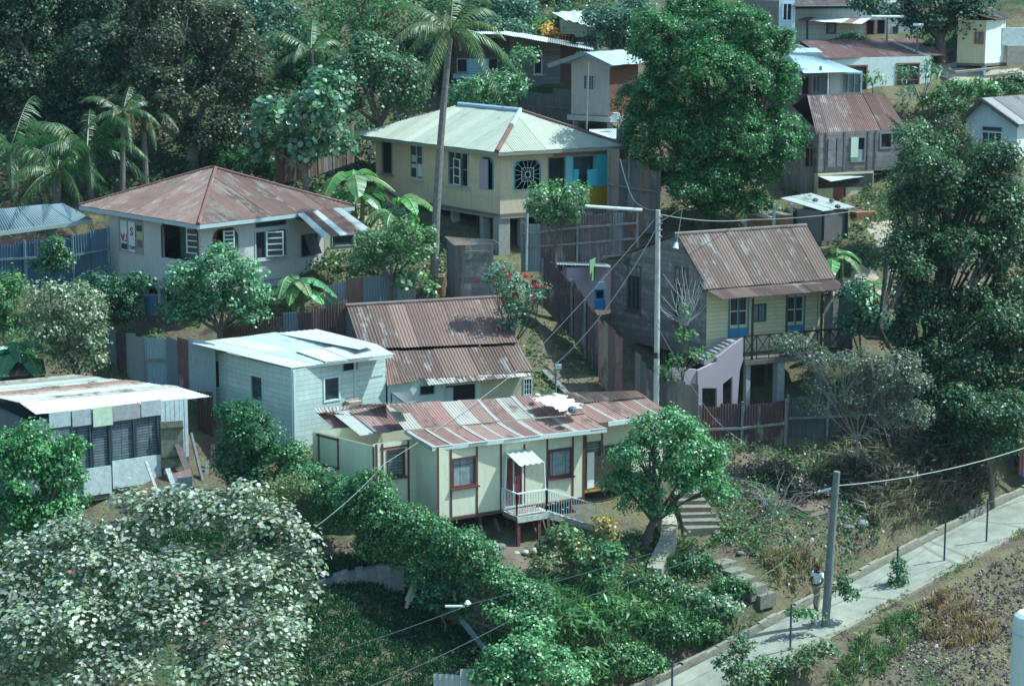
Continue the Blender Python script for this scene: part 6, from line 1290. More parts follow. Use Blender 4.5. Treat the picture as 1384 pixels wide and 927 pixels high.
def cloud(g, lobes, leaf, cover, cols, clump=.42, up=.45, inner=.16, droop=.0, flat=.8):
    """lobes: array (cx,cy,cz,rx,ry,rz). leaves in clumps through the lobes' volume -> C,D,N,S,col"""
    Cs, Ds, Ns, Cl = [], [], [], []
    sub_ = []
    for (cx, cy, cz, rx, ry, rz) in lobes:
        sub_.append((cx, cy, cz, rx * .72, ry * .72, rz * .72))
        for _ in range(7):
            d = rvec(g, 1)[0]; d[2] = d[2] * .8 + .15; q = g.uniform(.26, .5); sub_.append((cx + d[0] * rx * .68, cy + d[1] * ry * .68, cz + d[2] * rz * .68, rx * q, ry * q, rz * q * g.uniform(.8, 1.1)))
    lobes = sub_
    for (cx, cy, cz, rx, ry, rz) in lobes:
        area = 4 * math.pi * ((rx * ry) ** 1.6 + (rx * rz) ** 1.6 + (ry * rz) ** 1.6) ** (1 / 1.6) / 3 ** (1 / 1.6)
        ncl = max(4, int(area / (clump * clump * 2.2) * 1.25)); d = rvec(g, ncl); d[:, 2] = np.where(d[:, 2] < -.5, -d[:, 2], d[:, 2])
        rr = np.where(g.random(ncl) < inner, g.uniform(.35, .75, ncl), g.uniform(.8, 1.08, ncl))
        cc = np.array([cx, cy, cz]) + d * rr[:, None] * np.array([rx, ry, rz])
        nl = int(area * cover * .62 / (leaf * leaf * .45) / ncl) + 1
        cr = clump * g.uniform(.6, 1.35, ncl); tint = g.uniform(.62, 1.32, ncl)
        o = rvec(g, ncl * nl) * (g.random((ncl * nl, 1)) ** .45); rep = np.repeat(np.arange(ncl), nl)
        p = cc[rep] + o * cr[rep][:, None] * np.array([1, 1, flat])
        nrm = o * .6 + d[rep] * .5 + np.array([0, 0, up]) + rvec(g, len(p)) * .55; nrm /= np.linalg.norm(nrm, axis=1, keepdims=True)
        t = rvec(g, len(p)) + o * .8 + np.array([0, 0, -droop]); t = t - nrm * (t * nrm).sum(1, keepdims=True) * (.9 if droop < .5 else .4)
        Cs.append(p); Ds.append(t); Ns.append(nrm); Cl.append(tint[rep])
    C = np.concatenate(Cs); D = np.concatenate(Ds); Nn = np.concatenate(Ns); cl = np.concatenate(Cl)
    # drop leaves buried deep in another lobe
    keep = np.ones(len(C), bool)
    for (cx, cy, cz, rx, ry, rz) in lobes:
        q = ((C - [cx, cy, cz]) / [rx, ry, rz]); r = np.sqrt((q * q).sum(1)); keep &= ~((r < .62) & (g.random(len(C)) < .8))
    C, D, Nn, cl = C[keep], D[keep], Nn[keep], cl[keep]
    return C, D, Nn, leaf * g.uniform(.65, 1.3, len(C)), pick(g, len(C), cols, cl)
GR = [((.035, .10, .035), 3), ((.05, .13, .045), 3), ((.07, .16, .05), 1.5), ((.03, .07, .035), 2)]
LG = [((.07, .17, .06), 3), ((.10, .22, .08), 3), ((.05, .12, .05), 2), ((.14, .25, .08), 1)]
DK = [((.028, .065, .036), 3), ((.04, .085, .045), 3), ((.055, .095, .05), 1), ((.06, .05, .035), .6)]
RD = [((.045, .075, .042), 3), ((.065, .085, .045), 2), ((.085, .068, .042), .9), ((.035, .06, .035), 2), ((.09, .11, .055), .8)]
PL = [((.20, .26, .16), 3), ((.12, .20, .11), 3), ((.30, .34, .22), 1.2), ((.08, .13, .07), 2)]
GY = [((.11, .15, .11), 3), ((.08, .12, .08), 2), ((.055, .08, .055), 2), ((.16, .20, .155), 1)]
TE = [((.06, .13, .09), 3), ((.09, .18, .12), 2), ((.04, .09, .06), 2)]
count = [0]
def tree(name, label, base, lobes, leaf=.13, cols=GR, cover=1.5, cat='tree', Y=None, trunk=.16, tcol=(.16, .13, .11), tmpl='rh', clump=.42, mat='leaf', group=None, droop=0, up=.45, deep=1.0, limbs=True, bare=0, seed=None, inner=.16, extra=None):
    """base (px,py) of the trunk foot, or (px,py,Y); lobes in pixels: (px, py, rx, ry[, dY])"""
    g = np.random.default_rng(seed or (abs(hash(label)) % 1 + len(label) * 977 + int(base[0]) * 13 + int(base[1])))
    b = P(*base) if len(base) == 3 else G(*base); s = F / depth(b)
    gz = Hs(b.x, b.y); b.z = min(b.z, gz) if abs(b.z - gz) < 1.5 else gz
    L = []
    for lb in lobes:
        dY = lb[4] if len(lb) > 4 else 0; c = P(lb[0], lb[1], b.y + dY); L.append((c.x, c.y, c.z, lb[2] / s, min(lb[2], lb[3] * 1.3) / s * deep, lb[3] / s))
    root = emp(name, b, label, cat, group)
    leaf *= .82; C, D, Nn, S, col = cloud(g, L, leaf, cover, cols, clump, up, droop=droop, inner=inner); count[0] += len(C)
    leafmesh('crown', C, D, Nn, S, col, tmpl, mat, root, loc=tuple(b))
    if trunk:
        m = MB(); cx = sum(l[0] for l in L) / len(L); cy = sum(l[1] for l in L) / len(L); zt = min(l[2] - l[5] * .3 for l in L); zt = max(zt, b.z + .3)
        fork = V((b.x + (cx - b.x) * .45, b.y + (cy - b.y) * .45, b.z + (zt - b.z) * .75)); tc = (*tcol, 0)
        m.tube([b - UP * .4, b.lerp(fork, .5) + V((g.normal() * .08, 0, 0)), fork], [trunk * 1.15, trunk * .9, trunk * .75], 9, tc)
        if limbs:
            for l in L:
                c = V(l[:3]); d = (c - fork).length; tip = c + V((g.normal() * .2 * l[3], g.normal() * .2 * l[4], l[5] * .45)); midp = fork.lerp(c, .5) + V((g.normal() * .1 * d, g.normal() * .1 * d, .08 * d))
                lr = min(.6, 1.7 / len(L) ** .6); m.tube([fork - UP * .1, midp, tip], [trunk * lr, trunk * lr * .6, trunk * .08], 6, tc)
                for _ in range(3 + bare):
                    e = c + V((g.uniform(-.8, .8) * l[3], g.uniform(-.8, .8) * l[4], g.uniform(0, .8) * l[5])); m.tube([midp, midp.lerp(e, .6) + UP * .1, e], [trunk * .25, trunk * .15, trunk * .05], 5, tc)
        m.build('trunk', M['bark'], root)
    return root, L, g
def flowers(root, L, g, n, col, size=.13, name='flowers'):
    C = []
    for _ in range(n):
        l = L[g.integers(len(L))]; d = rvec(g, 1)[0]; d[2] = abs(d[2]) * .8; d[1] = -abs(d[1]); C.append(np.array(l[:3]) + d * np.array(l[3:]) * 1.08)
    C = np.array(C); leafmesh(name, np.repeat(C, 5, 0) + g.normal(size=(n * 5, 3)) * size * .3, rvec(g, n * 5), rvec(g, n * 5), np.full(n * 5, size), pick(g, n * 5, [(col, 1)]), 'wide', 'leaf', root, loc=tuple(root.location))
# ---- big trees, top left -----------------------------------------------------
tree('broadleaf_tree', 'huge dark tree filling the top left corner behind the coconut palms', (70, 262, 102), [(0, 60, 62, 62), (70, 40, 70, 62, 2), (40, 125, 70, 52), (120, 95, 62, 62, -1), (110, 165, 60, 38, -1), (10, 0, 70, 50), (120, 5, 70, 45, 2)], .2, DK, 1.8, trunk=.4, clump=.6, tcol=(.3, .29, .27), bare=2)
tree('broadleaf_tree', 'huge reddish-leaved tree rising behind the red hip roof, with a thick pale trunk', (264, 238, 99.5), [(215, 60, 62, 55), (290, 45, 60, 55, 1), (310, 118, 46, 50), (240, 125, 66, 48, -1), (190, 150, 44, 38), (320, 175, 34, 38), (270, 180, 44, 26, -1), (215, 0, 70, 40, 1)], .18, RD, 1.8, trunk=.36, clump=.6, tcol=(.3, .29, .27), bare=2)
tree('bushy_tree', 'bushy green tree just right of the hip roof peak, under the reddish tree', (330, 262, 98), [(330, 225, 45, 26), (380, 232, 40, 22), (290, 215, 40, 20, 2)], .15, GR, 1.4, trunk=.12)
# mid top
tree('breadfruit_tree', 'loose large-leaved pale tree above the banana clump between the two hip roofs', (412, 262, 96), [(372, 168, 36, 32), (430, 150, 42, 34), (455, 195, 26, 32), (410, 205, 40, 26), (360, 205, 22, 20), (440, 112, 30, 20, 1)], .3, [((.09, .2, .11), 3), ((.06, .14, .08), 3), ((.2, .3, .2), .8)], .95, trunk=.13, tmpl='wide', clump=.5, droop=.6, mat='gloss', tcol=(.25, .22, .2))
tree('mango_tree', 'rounded glossy mid-green tree left of the tall palm, above the board fence', (515, 175, 101), [(480, 105, 42, 42), (530, 110, 44, 40), (505, 75, 40, 30, 1), (555, 130, 30, 32), (470, 140, 30, 22)], .19, [((.06, .13, .06), 3), ((.1, .18, .08), 2), ((.04, .09, .045), 2)], 1.3, trunk=.2, clump=.5, mat='gloss')
tree('leafy_bush', 'bright light-green bush above the ridge of the yellow house', (655, 165, 101.5), [(640, 128, 34, 24), (680, 118, 34, 30), (700, 84, 24, 18, .5), (625, 140, 24, 16), (662, 142, 46, 16)], .17, [((.1, .22, .1), 3), ((.15, .3, .14), 2), ((.06, .14, .07), 2)], 1.3, cat='bush', trunk=.1, clump=.36, mat='gloss')
tree('slender_tree', 'slender open tree with bare forked branches at the top, left of the palm crown', (500, 60, 110), [(450, 25, 36, 20), (500, 40, 36, 18), (540, 15, 36, 20), (480, -5, 40, 18)], .2, LG, .7, trunk=.12, clump=.4, bare=3)
for i, (x, y, rx, ry, Y, l, cc) in enumerate([(360, 40, 60, 55, 112, 'hazy grey-green tree at the top, right of the reddish tree', TE), (420, 75, 46, 46, 108, 'feathery mid-green tree between the reddish and mango trees', GR), (600, 25, 55, 40, 116, 'dark green tree behind the palm crown', GR), (670, 12, 56, 36, 115, 'pale grey-green bushy tree at the top right of the palm', TE), (672, 52, 44, 26, 112, 'greyish-green low tree behind the long dark wooden house', TE), (735, 8, 50, 26, 118, 'mid-green tree left of the white clapboard hut', GR), (728, 45, 26, 18, 113.5, 'fresh-green shrub left of the white clapboard hut', LG), (560, 60, 34, 34, 111, 'small dark tree directly behind the palm trunk top', DK), (790, -4, 46, 22, 119, 'dark green tree behind the roof of the white clapboard hut', GR), (545, 10, 50, 40, 117, 'dark tree top left of the palm crown', DK), (330, 90, 40, 50, 106, 'dark green tree wedged behind the reddish tree edge', DK), (590, 70, 26, 40, 107, 'dark shrubby tree in the gully left of the long dark house', DK)]):
    tree('forest_tree', l, (x, y + ry + 14, Y), [(x, y, rx, ry), (x - rx * .45, y + ry * .35, rx * .6, ry * .6), (x + rx * .45, y + ry * .3, rx * .6, ry * .6), (x, y + ry * .7, rx * .7, ry * .6)], .2, cc, 1.15, trunk=.14, clump=.55, group=None)
tree('feathery_tree', 'soft dark green rounded tree between the white hut and the big vine-covered tree', (830, 90, 108), [(830, 35, 42, 36), (858, 20, 40, 32, 1), (815, 52, 24, 22), (850, 60, 40, 20)], .14, TE, 1.7, trunk=.2, clump=.4)
tree('croton_bush', 'small orange-yellow bush beside the white clapboard hut', (740, 60, 110.5), [(742, 43, 12, 9), (752, 50, 10, 7)], .2, [((.5, .3, .05), 3), ((.4, .35, .1), 2)], 1.2, cat='bush', trunk=.04)
tree('vine_covered_tree', 'massive bright green tree smothered in vines in the centre right', (950, 300, 94.5), [(905, 62, 62, 52), (985, 45, 66, 50), (1035, 110, 46, 55), (1062, 200, 30, 40, -.5), (868, 175, 32, 50, -.5), (985, 275, 60, 26, -1), (950, 110, 84, 62, -1.0), (885, 140, 48, 56), (1040, 185, 44, 50), (985, 185, 70, 62, -1.5), (915, 205, 62, 60, -1.2), (950, 250, 62, 46, -1.5), (1015, 235, 44, 42, -.5), (880, 245, 24, 40, -.5), (935, 15, 50, 26, 1), (1050, 60, 26, 30, .5)], .125, [((.04, .13, .045), 3), ((.06, .17, .05), 3), ((.08, .19, .06), 1), ((.03, .08, .035), 2)], 1.9, trunk=.5, clump=.34, inner=.1, mat='leaf')
tree('broadleaf_tree', 'dark overhanging tree at the top right above the white long house', (1275, 75, 110), [(1200, 8, 50, 22), (1260, 10, 50, 32), (1305, 30, 36, 34), (1250, 32, 40, 22, -.5), (1310, -5, 40, 26)], .19, [((.03, .08, .045), 3), ((.05, .13, .07), 2), ((.03, .05, .03), 2)], 1.4, trunk=.3, clump=.5)
# right side
for x, y, rx, ry, Y, l in ((1365, 112, 26, 12, 106.5, 'scruffy bush at the right edge below the white-topped garden wall'), (1290, 148, 30, 12, 102, 'low bush on the slope left of the pale blue gable'), (1262, 66, 20, 14, 111, 'dark bush under the overhanging tree left of the yellow and white house'), (1150, 52, 22, 8, 110.8, 'low weeds bush in front of the white clapboard house'), (1350, 120, 30, 10, 105.5, 'grassy bush on the terrace above the pale blue gabled house')): tree('slope_bush', l, (x, y + ry, Y), [(x, y, rx, ry), (x - rx * .6, y + 3, rx * .5, ry * .7), (x + rx * .6, y + 3, rx * .5, ry * .7)], .15, DK + GR, 1.2, cat='bush', trunk=0, clump=.3)
tree('papaya_tree', 'young whorl-leaved tree in front of the second doorway of the white long house', (1250, 140, 102.8), [(1252, 90, 9, 20), (1222, 102, 12, 14), (1228, 128, 13, 15), (1268, 102, 16, 14)], .32, [((.12, .24, .15), 3), ((.2, .34, .22), 1.5), ((.07, .15, .08), 2)], .9, tmpl='long', trunk=.05, clump=.35, mat='gloss', droop=.5)
tree('leafy_bush', 'yellow-green spreading bush on the bank right of the white long house', (1310, 150, 103), [(1285, 128, 34, 18), (1320, 122, 34, 16), (1262, 135, 20, 12)], .2, LG, 1.2, cat='bush', trunk=.06, clump=.35, mat='gloss')
tree('leafy_bush', 'small glossy bush before the first doorway of the white long house', (1178, 135, 102.5), [(1180, 108, 15, 13)], .28, LG, 1.0, cat='bush', trunk=.05, tmpl='long', clump=.3, droop=.5)
tree('broadleaf_tree', 'very large dark reddish-tinged tree filling the right edge below the white gabled house', (1206, 478, 84.2), [(1255, 235, 38, 32), (1235, 290, 36, 40), (1290, 270, 52, 48, 1), (1345, 265, 52, 44, 1), (1300, 350, 66, 52), (1240, 350, 44, 42), (1360, 350, 44, 55), (1330, 430, 62, 50, -1), (1260, 420, 40, 36, -.5), (1370, 450, 40, 50, -.5), (1320, 500, 60, 42, -1.5), (1270, 470, 36, 30, -1), (1350, 545, 46, 40, -1.5), (1295, 545, 44, 34, -2), (1225, 345, 34, 38, -.6), (1232, 405, 32, 34, -.6), (1250, 490, 40, 34, -1.2), (1380, 300, 40, 60, .5), (1225, 440, 22, 24, -.8), (1384, 500, 40, 50, -1), (1290, 595, 40, 22, -2), (1340, 600, 40, 22, -2), (1215, 455, 20, 20, -.8), (1380, 400, 40, 40, -.5), (1345, 215, 44, 26, 1)], .15, DK + GR + [((.10, .055, .035), .8), ((.10, .13, .08), .8)], 1.9, trunk=.34, clump=.55, tcol=(.10, .09, .08), bare=2)
tree('broadleaf_tree', 'bright-topped green tree with reddish twigs right of the plank house', (1232, 300, 92.5), [(1236, 190, 28, 24), (1258, 218, 40, 30), (1228, 245, 30, 28), (1272, 195, 22, 18)], .15, [((.06, .14, .06), 3), ((.09, .18, .08), 2), ((.04, .08, .04), 2)], 1.2, trunk=.16, clump=.4, tcol=(.12, .1, .09))
tree('thin_tree', 'brownish feathery thin tree in front of the pale blue gable', (1300, 290, 93), [(1292, 190, 30, 24), (1310, 220, 36, 22), (1280, 170, 20, 14)], .13, RD, .7, trunk=.1, clump=.4, bare=4)
tree('leafy_tree', 'small dark green tree hanging in front of the right end of the cream verandah', (1168, 470, 82.8), [(1160, 400, 34, 24), (1175, 430, 30, 22), (1150, 440, 22, 18)], .16, [((.03, .09, .05), 3), ((.05, .12, .06), 2)], 1.3, trunk=.08)
tree('pale_shrub', 'sprawling pale grey-leaved shrub with a tangle of bare twigs before the concrete pillar', (1160, 590, 79.8), [(1100, 548, 26, 14), (1150, 550, 34, 18), (1200, 560, 34, 22), (1235, 565, 30, 24), (1068, 468, 28, 16), (1105, 490, 34, 18), (1155, 490, 36, 20), (1205, 495, 36, 24), (1235, 520, 28, 22), (1110, 520, 26, 12), (1185, 525, 34, 18)], .12, GY, .8, cat='shrub', trunk=.055, clump=.34, tcol=(.26, .25, .24), bare=14)
def twigs(name, label, pts, n, ln, col, Y=None, seed=1, rad=.012, cat='shrub', spread=1.0):
    g = np.random.default_rng(seed); m = MB()
    for _ in range(n):
        x, y = pts[g.integers(len(pts))]; a = G(x + g.normal() * 14 * spread, y + g.normal() * 10 * spread); d = V((g.normal() * .6, g.normal() * .4 - .2, 1)).normalized(); L = ln * g.uniform(.5, 1.2)
        b = a + d * L * .6; c = b + (d + V((g.normal() * .5, g.normal() * .3, -.6))).normalized() * L * .5; m.tube([a - UP * .1, b, c], [rad * 1.4, rad, rad * .5], 4, (*[q * g.uniform(.7, 1.2) for q in col], 0))
    return m.build(name, M['wood'], None, label, cat)
for i_, (x_, y_, rx_, ry_, l_) in enumerate([(1140, 628, 34, 20, 'grey-brown scrub on the bank directly under the dark sheet fence'), (1195, 640, 40, 26, 'hanging dry scrub in the middle of the bank above the light path'), (1255, 632, 38, 26, 'hanging dry scrub on the bank below the big dark tree'), (1045, 640, 36, 18, 'dark low scrub at the foot of the dark red fence'), (1085, 660, 30, 16, 'small dark scrub on the reddish bank right of the pale brush'), (1310, 640, 36, 26, 'dark scrub at the right end of the bank above the path')]):
    q_ = G(x_, y_ + ry_ * .7); tree('scrub_bush', l_, (x_, y_ + ry_, q_.y), [(x_, y_, rx_, ry_), (x_ - rx_ * .6, y_ + ry_ * .4, rx_ * .6, ry_ * .6), (x_ + rx_ * .6, y_ + ry_ * .4, rx_ * .6, ry_ * .6)], .3 if i_ < 3 else .13, [((.10, .095, .075), 3), ((.055, .06, .042), 3), ((.15, .14, .12), 1), ((.04, .07, .035), 1.5)], 1.3, cat='bush', trunk=0, clump=.3, tmpl='long' if i_ < 3 else 'rh', up=.2)
twigs('dry_brush', 'tangle of dead grey twigs on the bank under the pale shrub', [(1190, 540), (1210, 570), (1180, 590), (1240, 580), (1220, 610)], 260, 2.2, (.26, .25, .24), seed=4)
twigs('dry_brush', 'small pale leafless brush on the bare bank left of the nearer utility pole', [(1045, 690)], 40, 1.4, (.34, .36, .32), seed=5, spread=.5)
tree('thin_tree', 'thin sparse sapling in front of the plank gable, beside the lilac stair', (921, 520, 81.5), [(925, 455, 14, 10), (945, 482, 24, 10), (900, 500, 16, 9), (915, 490, 14, 10), (925, 420, 9, 12), (905, 512, 14, 7)], .16, LG, .45, trunk=.05, clump=.25, bare=3)
m = MB(); g = np.random.default_rng(3)
for _ in range(38):
    a = P(924 + g.normal() * 3, 440, 81.5); b = P(928 + g.normal() * 16, 360 + g.uniform(0, 60), 81.5 + g.normal() * .3); m.tube([a, a.lerp(b, .5) + V((g.normal() * .1, 0, 0)), b], [.02, .012, .006], 4, (.42, .42, .42, 0))
m.build('bare_branches', M['wood'], None, 'bare pale twigs of a dead climber in front of the plank gable', 'branches')
# hibiscus
r_, L_, g_ = tree('hibiscus_bush', 'open grey-green hibiscus bush dotted with red flowers by the alley', (692, 475, 84.2), [(675, 365, 16, 12), (690, 385, 30, 22), (665, 380, 18, 14), (715, 400, 20, 14), (700, 420, 28, 18), (690, 445, 18, 16), (728, 388, 12, 5)], .13, [((.12, .22, .15), 3), ((.2, .3, .22), 2), ((.06, .13, .09), 2)], .75, cat='bush', trunk=.07, clump=.25, bare=3)
flowers(r_, L_, g_, 22, (.34, .015, .03), .1)
tree('leafy_tree', 'small bright tree at the right front corner of the yellow house', (752, 350, 88.8), [(740, 262, 26, 20), (770, 270, 28, 20), (755, 292, 34, 16), (725, 285, 16, 12)], .15, LG, 1.1, trunk=.1, clump=.32, mat='gloss')
tree('leafy_tree', 'pale green spreading tree below the annexe lean-to roof', (530, 398, 86.4), [(505, 330, 34, 20), (548, 322, 38, 22), (530, 348, 48, 18), (490, 352, 22, 14), (570, 340, 20, 14)], .15, LG + [((.16, .26, .14), 2)], 1.15, trunk=.1, clump=.35, mat='gloss')
tree('leafy_bush', 'small pale bush right below the spreading tree, left of the outhouse', (556, 405, 86), [(555, 380, 24, 16), (580, 392, 14, 10)], .2, LG + [((.25, .33, .24), 1.5)], 1, cat='bush', trunk=.05, clump=.3, mat='gloss')
tree('leafy_tree', 'dense bright green tree in front of the corner of the red hip-roofed house', (300, 462, 83.6), [(255, 385, 38, 34), (300, 365, 44, 34), (330, 395, 34, 34), (285, 415, 60, 32), (240, 425, 28, 22), (335, 425, 26, 18)], .16, [((.06, .16, .08), 3), ((.09, .22, .1), 3), ((.13, .27, .12), 1.2), ((.04, .09, .05), 1)], 1.4, trunk=.15, clump=.4, mat='gloss')
tree('leafy_bush', 'dark green bush in the shade left of the pillars of the hip-roofed house', (155, 440, 85.6), [(130, 385, 30, 20), (165, 400, 34, 26), (185, 380, 20, 14), (150, 425, 40, 18)], .17, [((.03, .09, .045), 3), ((.045, .12, .06), 2)], 1.4, cat='bush', trunk=.08, clump=.36)
tree('leafy_bush', 'narrow dark bush in front of the dark blue sheet fence', (72, 378, 87.6), [(70, 335, 20, 16), (78, 355, 20, 18), (60, 360, 22, 12)], .16, GR, 1.3, cat='bush', trunk=.06, clump=.3)
r_, L_, g_ = tree('croton_tree', 'speckled yellow-white leaved tree in the left yard above the low shack roof', (110, 510, 81.8), [(75, 405, 42, 28), (115, 420, 38, 34), (85, 455, 48, 34), (55, 440, 34, 32), (125, 455, 26, 26), (100, 488, 40, 20)], .15, PL, 1.1, trunk=.1, clump=.36, mat='gloss')
tree('leafy_tree', 'fresh green bush at the left edge above the strap-leaved clump', (5, 470, 83), [(5, 405, 34, 28), (20, 385, 20, 18), (-10, 430, 30, 30)], .15, LG, 1.3, cat='bush', trunk=.08, clump=.36)
tree('glossy_tree', 'dense bright glossy tree at the left edge covering the shack corner', (45, 815, 69.6), [(40, 600, 52, 34), (85, 640, 38, 40), (20, 640, 50, 46), (75, 690, 44, 40), (15, 700, 50, 48), (60, 745, 44, 30), (95, 610, 20, 18), (10, 760, 40, 36)], .15, [((.05, .16, .05), 3), ((.08, .22, .07), 3), ((.13, .3, .1), 1.2), ((.03, .08, .03), 1)], 1.5, trunk=.22, clump=.36, mat='gloss')
# sea almond: big round pale glossy leaves
tree('sea_almond_tree', 'broad tree of big round pale glossy leaves spreading across the lower left', (190, 1060, 60.5), [(120, 722, 62, 24), (200, 700, 60, 24), (280, 690, 62, 24), (350, 706, 60, 22), (405, 800, 24, 16), (400, 725, 24, 14), (70, 735, 34, 16), (240, 668, 24, 10), (392, 850, 26, 18), (395, 760, 34, 26), (60, 760, 60, 38), (150, 770, 80, 46, -1), (250, 780, 80, 48, -1), (340, 790, 64, 44, -1), (90, 840, 84, 56, -2), (200, 860, 90, 56, -2), (310, 860, 78, 56, -2), (375, 850, 34, 30, -1), (40, 900, 60, 50, -2), (150, 925, 80, 46, -3), (280, 925, 80, 46, -3), (360, 920, 44, 36, -2), (10, 820, 40, 46, -1), (330, 665, 30, 12), (180, 675, 24, 12)], .155, [((.19, .26, .18), 3), ((.33, .38, .31), 3), ((.09, .15, .09), 2.6), ((.12, .18, .07), 1), ((.3, .10, .06), .015)], .82, trunk=.28, tmpl='wide', clump=.5, mat='gloss', up=1.1, inner=.3, tcol=(.2, .18, .16), limbs=False)
# tree in front of right of cream house
tree('leafy_tree', 'bright green multi-stemmed tree before the right end of the cream house', (868, 742, 74.6), [(895, 585, 44, 30), (860, 615, 40, 30), (925, 615, 44, 36), (955, 645, 32, 28), (900, 650, 56, 32), (850, 655, 34, 22), (925, 575, 22, 16), (865, 680, 38, 14), (826, 652, 22, 12), (895, 692, 26, 10, -.5), (972, 668, 22, 12), (972, 618, 16, 12), (905, 560, 14, 10)], .13, [((.06, .18, .07), 3), ((.1, .25, .09), 3), ((.15, .32, .12), 1.2), ((.04, .1, .05), 1)], 1.3, trunk=.17, clump=.32, mat='gloss', tcol=(.12, .10, .09))
for l, bx, lb, cc in (('croton bush with yellow tips beside the white front steps', (778, 762, 71.6), [(768, 725, 30, 20), (748, 738, 20, 14), (785, 748, 26, 20)], [((.08, .18, .07), 4), ((.22, .22, .07), 1.2), ((.05, .1, .05), 2)]), ('small yellow-leaved croton just right of the front steps', (815, 745, 72.6), [(815, 712, 16, 14), (822, 725, 12, 8)], [((.30, .27, .09), 3), ((.22, .2, .06), 2), ((.1, .16, .05), 2)]), ('round dark green bush below the yellow-leaved croton', (818, 790, 71.2), [(820, 755, 28, 24), (812, 775, 24, 16)], [((.06, .16, .07), 3), ((.1, .22, .09), 2), ((.04, .09, .045), 2)])):
    tree('croton_bush', l, bx, lb, .16, cc, 1.4, cat='bush', trunk=.05, clump=.28, mat='gloss')
# vine covered wall + hedge
tree('vine_mass', 'dark climbing vine smothering the left corner of the clapboard house', (345, 660, 75.2), [(322, 562, 30, 24), (348, 585, 40, 36), (362, 630, 40, 36), (318, 610, 34, 46), (388, 620, 20, 20), (335, 650, 40, 26)], .13, [((.03, .10, .04), 3), ((.045, .13, .05), 2), ((.06, .17, .06), 1)], 1.6, cat='vine', trunk=0, clump=.34)
hl = [(400, 640, 74.2), (425, 655, 73.4), (450, 668, 72.5), (478, 672, 71.8), (508, 672, 71.2), (520, 695, 70.9), (548, 705, 70.5), (575, 718, 70.0), (600, 728, 69.6), (628, 738, 69.2), (650, 755, 68.9), (672, 782, 68.6), (700, 800, 68.3), (725, 815, 68.2)]
tree('vine_hedge', 'long sunlit-topped vine hedge sloping down from the clapboard house to the dark yard fence', (560, 790, 71), [(x, y, 30, 26 if i < 11 else 22, Y - 71) for i, (x, y, Y) in enumerate(hl)] + [(x - 3, y + 34, 24, 24, Y - 71 + .2) for x, y, Y in hl[2:11]] + [(x - 6, y + 62, 24, 22, Y - 71 + .3) for x, y, Y in hl[4:12]] + [((a[0] + b[0]) / 2, (a[1] + b[1]) / 2 + 12, 22, 22, (a[2] + b[2]) / 2 - 71) for a, b in zip(hl[:-1], hl[1:])] + [(x + 4, y + 88, 18, 20, Y - 71 + .2) for x, y, Y in hl[7:10]] + [(500, 650, 30, 14, .4), (398, 612, 22, 14, 3.4)], .13, [((.05, .14, .05), 3), ((.08, .2, .07), 3), ((.13, .27, .1), 1), ((.03, .08, .035), 1.5)], 1.4, cat='hedge', trunk=0, clump=.3, mat='gloss')
tree('leafy_bush', 'yellowish fine-leaved bush between the sea almond and the vine hedge', (380, 720, 70.5), [(375, 668, 30, 24), (400, 655, 22, 16), (350, 680, 24, 18)], .1, [((.16, .22, .09), 3), ((.1, .16, .07), 3), ((.07, .12, .05), 1)], 1, cat='bush', trunk=.05, clump=.3)
tree('leafy_tree', 'dark feathery sapling in the shaded yard before the broken plank fence', (600, 838, 68.8), [(595, 800, 30, 12), (612, 822, 26, 10), (580, 815, 22, 10)], .15, [((.03, .1, .05), 3), ((.05, .14, .07), 2)], 1.0, trunk=.04, clump=.28)
tree('vine_bank', 'bright leafy climber mass at the bottom centre right of the low corrugated sheets', (720, 960, 66), [(690, 830, 36, 26, 2), (720, 850, 40, 30, 1.5), (700, 890, 44, 34, 0), (740, 905, 50, 40, 0), (670, 915, 30, 24, -.5), (770, 925, 34, 30, 0)], .14, [((.06, .18, .07), 3), ((.1, .24, .09), 3), ((.17, .3, .13), 1.2), ((.04, .09, .04), 1)], 1.4, cat='bush', trunk=0, clump=.34, mat='gloss')
for i, (x, y, rx, ry, l, cc, tm, lf) in enumerate([(840, 830, 46, 26, 'arching long-leaved clump at the middle of the weedy bank', LG, 'long', .4), (780, 845, 40, 26, 'grassy long-leaved clump left on the weedy bank', LG, 'long', .36), (900, 800, 50, 22, 'round grey-green bush at the top of the weedy bank', GR + PL[:1], 'rh', .12), (960, 820, 40, 22, 'pale small-leaved shrub right on the weedy bank', [((.25, .33, .25), 1.5), ((.08, .18, .08), 3)], 'rh', .15), (900, 850, 44, 24, 'dense mid-green bush low on the weedy bank', GR, 'rh', .13), (950, 850, 30, 18, 'small low bush near the path edge on the weedy bank', LG, 'rh', .12), (850, 890, 50, 26, 'leafy green clump at the foot of the weedy bank', LG, 'rh', .13), (790, 895, 36, 30, 'wispy tall grass clump at the bottom of the weedy bank', LG, 'long', .36), (990, 795, 30, 18, 'small bush beside the short path steps', GR, 'rh', .12), (930, 762, 36, 16, 'low shrub below the curved retaining wall', GR, 'rh', .12), (870, 790, 30, 16, 'low dark shrub at the foot of the curved wall', GR, 'rh', .12)]):
    q = G(x, y + ry * .6); tree('bank_bush', l, (q.x * 0 + x, y + ry * .8, q.y), [(x, y, rx, ry), (x - rx * .5, y + ry * .4, rx * .6, ry * .6), (x + rx * .5, y + ry * .35, rx * .6, ry * .6)], lf, cc, 1.2 if tm == 'rh' else 1.6, cat='bush', trunk=0, clump=.26, tmpl=tm, mat='gloss' if tm == 'rh' else 'leaf', up=.3)
